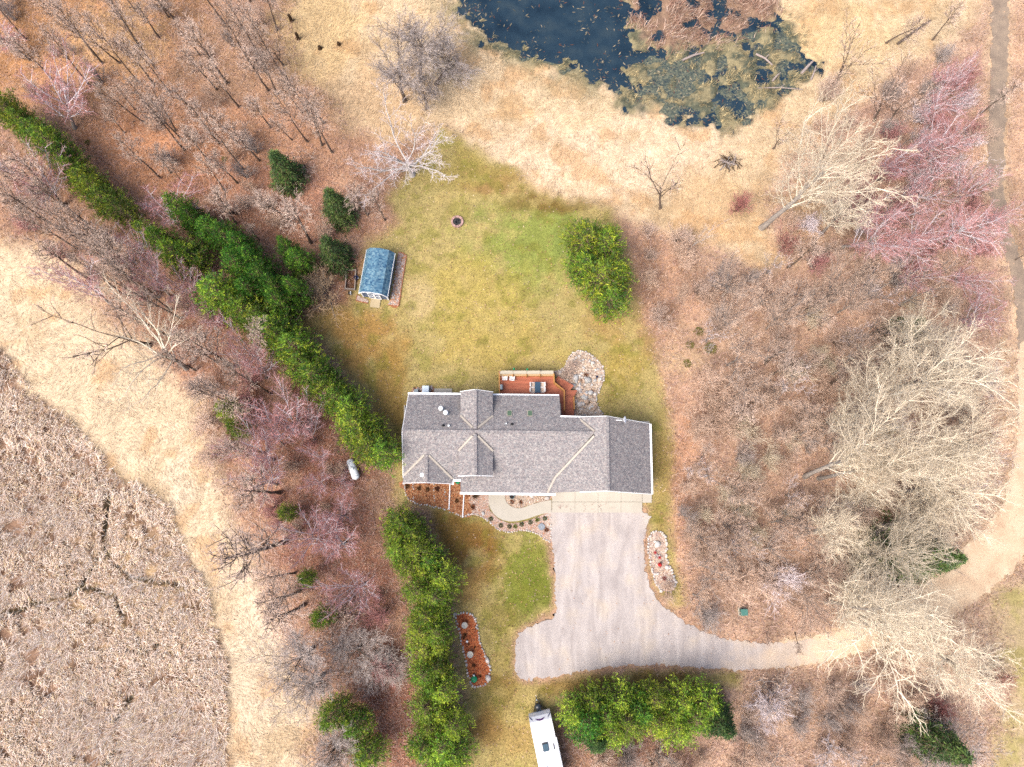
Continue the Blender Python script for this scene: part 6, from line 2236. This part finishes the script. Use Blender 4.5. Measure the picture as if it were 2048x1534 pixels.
# shrubs and thickets
SHR = [('tan', 646, 579, 3.6, 48, 'leafy tan bush full of dry leaves beside the raised bed'), ('red', 1482, 408, 4, 34, 'dark red bare shrub in tan grass by the big pale trunk'),
       ('red', 1571, 490, 3.5, 30, 'reddish bare shrub below the foot of the big pale trunk'), ('brown', 410, 838, 3, 36, 'dark brown shrub on the tan meadow by the bright green pines'),
       ('brown', 427, 902, 3.5, 42, 'wide dark shrub on the tan meadow below the bright green pines'), ('brown', 1662, 172, 3, 32, 'brown thicket round the foot of the forked tree'),
       ('silver', 1573, 1167, 4, 36, 'silvery round shrub in the brush by the utility box'), ('pink', 1476, 1160, 4, 48, 'large mauve shrub behind the utility box'),
       ('pink', 1427, 1104, 4, 40, 'mauve shrub in the brush level with the gravel island'), ('red', 1872, 1414, 3, 34, 'dark red shrub low in the corner by pale grass'),
       ('red', 1985, 1362, 4, 36, 'red brown shrub at the edge of the grassy verge'), ('pink', 1335, 1185, 2, 24, 'low purple twigged shrub at the foot of the gravel island'),
       ('silver', 1535, 1424, 4, 46, 'silvery mauve shrub at the end of the trailer pines'), ('pink', 1420, 780, 4, 46, 'mauve shrub at the lawn edge east of the deck'),
       ('pink', 1405, 850, 4, 44, 'mauve shrub at the lawn edge level with the garage'), ('pink', 1450, 860, 4, 40, 'mauve shrub second back from the garage lawn edge')]
for kk_, x, y, h, r_, lb in SHR:
    crown('shrub_' + kk_, x, y, h, r_, 'bare_shrub', '', 'shrub', 'bare shrubs', label=lb, frac=0.5)
BRUSH = [  # polygon, number, kinds, radius range
    ([(1370, 560), (1560, 540), (1900, 560), (1980, 640), (1980, 960), (1900, 1120), (1700, 1240), (1500, 1260), (1390, 1230), (1360, 1000), (1370, 850), (1440, 780), (1380, 680)], 110, ('pink', 'pink', 'brown', 'grey', 'pink', 'pale'), (20, 36)),
    ([(1640, 330), (1960, 120), (1975, 540), (1600, 545), (1560, 480)], 44, ('coral', 'pink', 'coral', 'silver'), (20, 34)),
    ([(1300, 430), (1400, 500), (1480, 560), (1440, 680), (1330, 660), (1280, 540)], 14, ('pink', 'grey', 'brown'), (18, 30)),
    ([(1500, 1370), (1780, 1340), (1880, 1440), (1860, 1540), (1180, 1545), (1190, 1490), (1480, 1500)], 32, ('brown', 'pink', 'grey'), (18, 32)),
    ([(0, 0), (560, 0), (700, 300), (720, 470), (600, 470), (420, 420), (250, 340), (150, 240), (0, 150)], 30, ('brown', 'pink', 'grey'), (14, 30)),
    ([(380, 560), (560, 760), (700, 960), (760, 1200), (800, 1534), (640, 1534), (640, 1280), (540, 1060), (470, 850), (330, 660), (0, 420), (0, 330), (160, 430)], 40, ('pink', 'coral', 'brown', 'coral'), (16, 30)),
    ([(1640, 180), (1780, 140), (1960, 40), (1980, 130), (1700, 300), (1560, 330)], 12, ('pink', 'brown', 'grey'), (16, 28)),
]
KEEP_OFF = [LAWN, DRIVE, ROAD, [(1452, 1190), (1512, 1190), (1512, 1250), (1452, 1250)]]
PH = {'coral': 'coral pink bare shrub', 'pink': 'mauve bare shrub', 'brown': 'brown bare shrub', 'grey': 'grey bare shrub', 'red': 'dark red bare shrub', 'silver': 'silvery bare shrub', 'pale': 'pale tan bare shrub'}
for poly, n, kinds, (r0, r1) in BRUSH:
    got = []
    tries = 0
    while len(got) < n and tries < 4000:
        tries += 1
        x, y = scatter(poly, 1, rng)[0]
        if any(sdist(np.array([x]), np.array([y]), k)[0] > -12 for k in KEEP_OFF):
            continue
        if any((x - a) ** 2 + (y - b) ** 2 < 17 ** 2 for a, b in got):
            continue
        got.append((x, y))
        kk_ = prng.choice(kinds)
        crown('shrub_' + kk_, x, y, prng.uniform(1.8, 4.2), prng.uniform(r0, r1), 'bare_shrub', PH[kk_], 'shrub', 'bare shrubs of the thickets', frac=0.5)

# mid sized trees over the brush, leaning out with their fine crowns
got = []
while len(got) < 24:
    x, y = scatter([(1400, 600), (1560, 560), (1780, 560), (1760, 760), (1640, 900), (1640, 1130), (1600, 1240), (1480, 1240), (1400, 1180), (1385, 1000), (1400, 860), (1470, 760)], 1, rng)[0]
    if any((x - a) ** 2 + (y - b) ** 2 < 34 ** 2 for a, b in got) or math.hypot(x - 1470, y - 1215) < 70:
        continue
    got.append((x, y))
    B = U(x, y)
    h = prng.uniform(6.5, 11)
    tx, ty = proj(B.x + prng.gauss(0, 0.7), B.y + prng.gauss(0, 0.7), h)
    tree('mauve', x, y, tx, ty, prng.uniform(34, 48), 'bare_tree', 'grey mauve bare tree', 'grey mauve bare trees', hmax=13)

# thin saplings standing through the thickets
SAP_A = [([(1370, 560), (1560, 540), (1900, 560), (1980, 640), (1980, 960), (1900, 1120), (1700, 1240), (1500, 1260), (1390, 1230), (1360, 1000), (1370, 850), (1440, 780), (1380, 680)], 56),
         ([(1640, 330), (1960, 120), (1975, 540), (1600, 545), (1560, 480)], 12), ([(1500, 1370), (1780, 1340), (1880, 1440), (1860, 1540), (1180, 1545), (1190, 1490), (1480, 1500)], 10)]
for poly, n in SAP_A:
    got, tries = [], 0
    while len(got) < n and tries < 3000:
        tries += 1
        x, y = scatter(poly, 1, rng)[0]
        if any(sdist(np.array([x]), np.array([y]), k)[0] > -14 for k in KEEP_OFF) or any((x - a) ** 2 + (y - b) ** 2 < 22 ** 2 for a, b in got):
            continue
        got.append((x, y))
        hh = prng.uniform(4, 8)
        B = U(x, y)
        kd = prng.choice(['sapling_mauve', 'sapling_mauve', 'sapling_grey'])
        plant(kd, (B.x, B.y), 'bare_sapling', 'thin mauve sapling' if kd == 'sapling_mauve' else 'thin grey sapling', 'sapling', 'thin saplings in the thickets', hh, hh * prng.uniform(0.28, 0.42), (prng.gauss(0, 0.5), prng.gauss(0, 0.5)))

# small garden plants
m_box = mat('boxwood', [A(40, 84, 28), A(58, 100, 30), A(84, 118, 36)], scale=8, rough=0.8, rnd=0.15)
m_jun = mat('juniper', [A(150, 140, 62), A(120, 118, 54), A(176, 160, 92)], scale=6, rough=0.9)
m_lime = mat('lime_leaves', [A(130, 150, 60), A(160, 170, 84)], scale=8, rough=0.8)
m_dry = mat('dry_clump', [A(168, 96, 50), A(140, 78, 44), A(190, 122, 72)], scale=8, rough=0.95)
m_drk = mat('dark_clump', [A(96, 66, 40), A(120, 88, 54), A(76, 52, 36)], scale=8, rough=0.95)


def leafball(seed, n, flat, ln, wd, up=0.4):
    r = np.random.default_rng(seed)
    d = norm(r.normal(0, 1, (n, 3)))
    d[:, 2] = np.abs(d[:, 2])
    p = d * r.uniform(0.55, 1.0, (n, 1)) * np.array([1, 1, flat])
    V, F, C = leaf_quads(r, p, d + np.array([0, 0, up]), np.full(n, ln) * r.uniform(0.7, 1.3, n), np.full(n, wd), np.zeros((n, 3)), 0.5)
    return V, F


BALLS = [mesh_np('foliage', *leafball(90 + k, 420, 0.85, 0.28, 0.14)) for k in range(2)]
TUFTS = []
for k in range(3):
    r = np.random.default_rng(95 + k)
    n = 130
    az, tl = r.uniform(0, 6.28, n), np.abs(r.normal(0.7, 0.35, n))
    d = np.stack([np.cos(az) * np.sin(tl), np.sin(az) * np.sin(tl), np.cos(tl)], 1)
    p = np.stack([np.cos(az), np.sin(az), np.zeros(n)], 1) * r.uniform(0, 0.25, (n, 1))
    V, F, C = leaf_quads(r, p, d, r.uniform(0.5, 1.0, n), np.full(n, 0.09), np.zeros((n, 3)), 0.12)
    TUFTS.append(mesh_np('blades', V, F))
CACHE = {}


def clump(meshes, px, py, r, m, name, cat, group, label, zs=1.0):
    key = (id(meshes), m.name)
    if key not in CACHE:
        CACHE[key] = recolour(meshes, [m] * len(meshes))
    o = bpy.data.objects.new(name, prng.choice(CACHE[key]))
    COL.objects.link(o)
    o.location = U(px, py, 0.02)
    o.scale = (r, r, r * zs)
    o.rotation_euler = (0, 0, prng.uniform(0, 6.28))
    return tag(o, label, cat, group)


ordn = ['first', 'second', 'third', 'fourth', 'fifth', 'sixth', 'seventh', 'eighth']
for i, (x, y) in enumerate(((981.5, 1038), (1001.4, 1051), (1018.7, 1053.2), (1043.3, 1048.8), (1060.7, 1044.8), (1089.5, 1037.2))):
    clump(BALLS, x, y, 0.27, m_box, 'boxwood_shrub', 'shrub', 'round boxwoods along the path', f'small round dark green boxwood, {ordn[i]} along the path from the porch end', 1.0)
clump(TUFTS, 1030.4, 1053, 0.42, m_lime, 'lime_plant', 'plant', 'lime green plants', 'wispy lime green plant between the third and fourth round boxwoods', 0.8)
clump(TUFTS, 1074.6, 1039.8, 0.45, m_lime, 'lime_plant', 'plant', 'lime green plants', 'wispy lime green plant beside the last round boxwood', 0.8)
CL = [(1024, 1004.3, 0.42, m_dry, 'rusty dry grass clump in the gravel pocket by the pot'), (1041.6, 1005, 0.42, m_dry, 'rusty dry grass clump in the gravel pocket second from the pot'),
      (913.7, 1002, 0.4, m_drk, 'dark dry clump between the two white drain pipes'), (946, 1014, 0.5, m_dry, 'rusty dry clump in the pink gravel beside the second drain pipe'),
      (951, 992, 0.6, m_drk, 'dark clump at the porch gutter between drain pipe and path'), (855.6, 979, 0.42, m_drk, 'dark dry clump in the middle of the mulch bed under the gable'),
      (838, 977, 0.4, m_drk, 'dark dry clump in the mulch bed under the gable near its outer corner'), (874.7, 977.5, 0.5, mat('plum_clump', [A(110, 54, 40), A(90, 46, 38)], scale=8), 'plum brown clump in the mulch bed near the drain pipe'),
      (815, 973, 0.45, m_drk, 'dark clump at the outer corner of the mulch bed'), (1093, 1060, 0.45, m_dry, 'faded tan clump beside the stone disc'),
      (1171.9, 749.7, 0.42, m_dry, 'rusty clump high in the rock garden beyond the grey boulder'), (1162, 761.5, 0.42, m_dry, 'rusty clump in the rock garden beside the middle boulder'),
      (1184.5, 783, 0.38, m_dry, 'rusty clump at the waist of the rock garden'), (1177, 802, 0.5, m_drk, 'dark clump in the lower rock garden near the long boulder'),
      (950, 1294, 0.22, m_drk, 'small dark clump beyond the middle bird bath in the mulch island'), (930, 1270, 0.36, m_drk, 'dark clump near the top of the mulch island'),
      (948, 1331, 0.36, m_drk, 'dark clump in the mulch island between bird bath and green tub'), (960, 1352, 0.3, m_drk, 'dark clump beside the green tub'),
      (937, 1288, 0.22, m_drk, 'tiny dark clump by the white post ornament'), (1328, 1157, 0.4, mat('pink_clump', [A(206, 130, 120), A(180, 100, 96)], scale=8), 'pinkish clump near the foot of the gravel island'),
      (927, 1275, 0.28, m_drk, 'small dark clump under the pine boughs in the mulch island')]
for x, y, r_, m_, lb in CL:
    clump(TUFTS, x, y, r_, m_, 'dry_plant', 'plant', 'dry plants in the beds', lb, 0.7)
for i, (x, y, r_, lb) in enumerate(((1146, 727, 0.75, 'upper half of the dead brown shrubs by the deck steps'), (1140, 741, 0.8, 'middle dead brown shrub by the deck steps'), (1135, 754, 0.75, 'dead brown shrub touching the deck steps'))):
    crown('shrub_brown', x, y, 0.9, 15, 'dead_shrub', '', 'shrub', 'dead shrubs in the rock garden', label=('dead brown shrub at the top of the rock garden', 'dead brown shrub midway between rock garden top and deck steps', lb)[i], frac=0.5)
for x, y, r_, lb in ((1398, 663, 0.8, 'low green juniper nearest the lawn pines'), (1380, 690, 0.7, 'low green juniper in the leaf litter'), (1421, 697, 1.0, 'widest low green juniper in the leaf litter'),
                     (1374, 727, 0.7, 'low green juniper in the pale grass'), (1695, 672, 0.7, 'low green juniper in the dark brush'), (449, 318, 0.5, 'small low juniper in the upper woods'),
                     (175, 285, 0.5, 'small low juniper by the big silvery tree')):
    clump(BALLS, x, y, r_ * 0.75, m_jun, 'low_juniper', 'shrub', 'low junipers', {'low green juniper nearest the lawn pines': 'low green juniper in the brush beside the lawn clump of pines', 'low green juniper in the leaf litter': 'second low green juniper out from the lawn pines'}.get(lb, lb), 0.45)

# logs, stumps, brush pile
m_log = mat('weathered_log', [A(206, 192, 184), A(176, 156, 148)], scale=3, stretch=(0.4, 3, 3), rough=0.9)
m_stump = mat('dark_stump', [A(96, 70, 40), A(60, 44, 32)], scale=4, rough=0.95, bump=0.6)
for a, b, r_, lb in (((1603, 147), (1626, 122), 0.22, 'thick pale fallen log at the pond corner below the forked tree'), ((1622, 160), (1632, 132), 0.12, 'thin forked fallen log at the pond corner'),
                     ((1545, 162), (1557, 148), 0.14, 'short white log lying in the dark pond shallows'), ((1515, 176), (1605, 179), 0.08, 'long thin fallen pole across the pond margin'),
                     ((1365, 120), (1408, 105), 0.16, 'tan log lying in the weedy shallows'), ((1512, 108), (1545, 130), 0.15, 'tan log in the shallows by the reed bed'),
                     ((1795, 88), (1862, 40), 0.18, 'long dark fallen trunk in the tan grass by the track')):
    pa, pb = U(*a, 0.12), U(*b, 0.2)
    t = thing('fallen_log', lb, 'log', pa, group='fallen logs')
    mid = (pb - pa) * 0.5 + Vector((0.1, 0.15, 0.05))
    MB().tube([(0, 0, 0), mid, pb - pa], [r_, r_ * 0.85, r_ * 0.6], 8).build('trunk', m_log if 'dark' not in lb or 'white' in lb else m_bark_dark, t)
    MB().tube([mid, mid + Vector((0.5, 0.4, 0.3))], [r_ * 0.45, r_ * 0.25], 6).build('stub', m_log, t)
for i, (x, y, lb) in enumerate(((583, 42, 'dark stump in the tan grass highest of the four'), (597, 78, 'mossy stump in the tan grass'), (640, 97, 'dark stump in the tan grass nearest the woods tree'), (678, 90, 'dark stump in the tan grass nearest the pond trees'))):
    t = thing('tree_stump', ('dark stump in the tan grass highest of the four', 'mossy upright stump in the tan grass second from the top', 'low dark stump in the tan grass on the woods side', 'low dark stump in the tan grass on the pond side')[i], 'stump', U(x, y, 0), group='stumps in the tan grass')
    hh = 1.2 if i < 2 else 0.5
    MB().lathe([(0.34, -0.05), (0.24, 0.15), (0.2, hh), (0.12, hh + 0.08), (0, hh + 0.05)], 9).build('stem', m_stump, t)
    MB().tube([(0, 0, 0.1), (0.5, 0.2, 0.02)], [0.12, 0.05], 6).build('root', m_stump, t)
t = thing('brush_pile', 'dark brush pile with two pale poles on the tan grass', 'brush pile', U(1455, 328, 0))
for k in range(46):
    a, b = prng.uniform(0, 6.28), prng.uniform(0.2, 1.5)
    c = Vector((b * math.cos(a), b * 0.8 * math.sin(a), prng.uniform(0.05, 0.7)))
    d = Vector((prng.gauss(0, 1), prng.gauss(0, 1), prng.gauss(0, 0.25))).normalized() * prng.uniform(0.5, 1.1)
    MB().tube([c - d, c + d + Vector((0, 0, 0.1))], [prng.uniform(0.03, 0.07), 0.02], 5).build('branch', m_stump if k % 3 else m_bark_grey, t)
MB().tube([(-1.3, 0.1, 0.85), (0.7, -0.5, 0.8)], 0.06, 6).build('pole', m_log, t)
MB().tube([(0.5, -0.6, 0.8), (0.9, 1.0, 0.9)], 0.05, 6).build('pole', m_log, t)

# ------------------------------------------------------------------ labels that tell each tree and shrub of a wood apart
MARKS = [('the blue shed', 755, 545), ('the fire pit', 914, 444), ('the propane tank', 706, 938), ('the rock garden', 1170, 770), ('the garage', 1260, 910), ('the gable', 853, 950),
         ('the trailer', 1090, 1470), ('the drive', 1200, 1200), ('the utility box', 1484, 1221), ('the pond', 1100, 60), ('the marsh', 200, 1200), ('the mulch island', 950, 1300),
         ('the gravel island', 1320, 1110), ('the brush pile', 1455, 328), ('the track', 2000, 180), ('the road bend', 2020, 1050), ('the lawn pines', 1195, 545), ('the gnarled tree', 373, 736),
         ('the dark spruces', 580, 335), ('the birch', 1400, 470), ('the stumps', 625, 78), ('the verge', 2030, 1400), ('the meadow pines', 465, 838), ('the road spruces', 1865, 1112),
         ('the tan bush', 646, 579), ('the pond logs', 1612, 140)]
ORD = ['first', 'second', 'third', 'fourth', 'fifth', 'sixth', 'seventh', 'eighth', 'ninth', 'tenth', 'eleventh', 'twelfth', 'thirteenth', 'fourteenth', 'fifteenth', 'sixteenth',
       'seventeenth', 'eighteenth', 'nineteenth', 'twentieth']
ROWEND = {'pine of the long row': ('green pine of the long row', 'counting from the propane tank', (706, 938)), 'pine of the front row': ('green pine of the front row', 'counting from the house', (840, 1000)),
          'pine beside the trailer': ('green pine of the trailer clump', 'counting from the trailer', (1090, 1440)), 'pine of the lawn clump': ('green pine of the lawn clump', 'counting from the deck', (1100, 740)),
          'dark green cedar': ('dark green cedar', 'counting from the blue shed', (755, 545))}


def ordinal(n):
    tens = ['', '', 'twenty', 'thirty', 'forty']
    return ORD[n] if n < 20 else tens[(n + 1) // 10] + ('-' + ORD[(n + 1) % 10 - 1] if (n + 1) % 10 else '')


def ordinal_ok(n):
    return {19: 'twentieth', 29: 'thirtieth', 39: 'fortieth'}.get(n, ordinal(n))


buckets = {}
for o, ph, px, py in PLACED:
    if ph is None:
        continue
    if ph in ROWEND:
        _, _, (ex, ey) = ROWEND[ph]
        buckets.setdefault((ph, None, None), []).append((math.hypot(px - ex, py - ey), o))
        continue
    ms = sorted(MARKS, key=lambda m: math.hypot(px - m[1], py - m[2]))
    a = ms[0]
    v = (px - a[1], py - a[2])
    lv = math.hypot(*v) + 1e-6
    bb, bs = None, -9
    for m in ms[1:9]:
        u = (m[1] - a[1], m[2] - a[2])
        lu = math.hypot(*u)
        if lu < lv * 1.05:
            continue
        cs = (u[0] * v[0] + u[1] * v[1]) / (lu * lv) - lu / 4000
        if cs > bs:
            bb, bs = m, cs
    if bb is None:
        bb = ms[1]
    buckets.setdefault((ph, a[0], bb[0]), []).append((lv, o))
for (ph, a, b), lst in buckets.items():
    lst.sort(key=lambda t: t[0])
    for i, (_, o) in enumerate(lst):
        if a is None:
            s0, s1, _ = ROWEND[ph]
            o['label'] = f'{s0}, {ordinal_ok(i)} {s1}'
        elif len(lst) == 1:
            o['label'] = f'{ph} between {a} and {b}'
        else:
            lb = f'{ph} between {a} and {b}, {ordinal_ok(i)} from {a}'
            o['label'] = lb if len(lb.split()) <= 16 else f'{ph} between {a} and {b}, {ordinal_ok(i)} from the former'
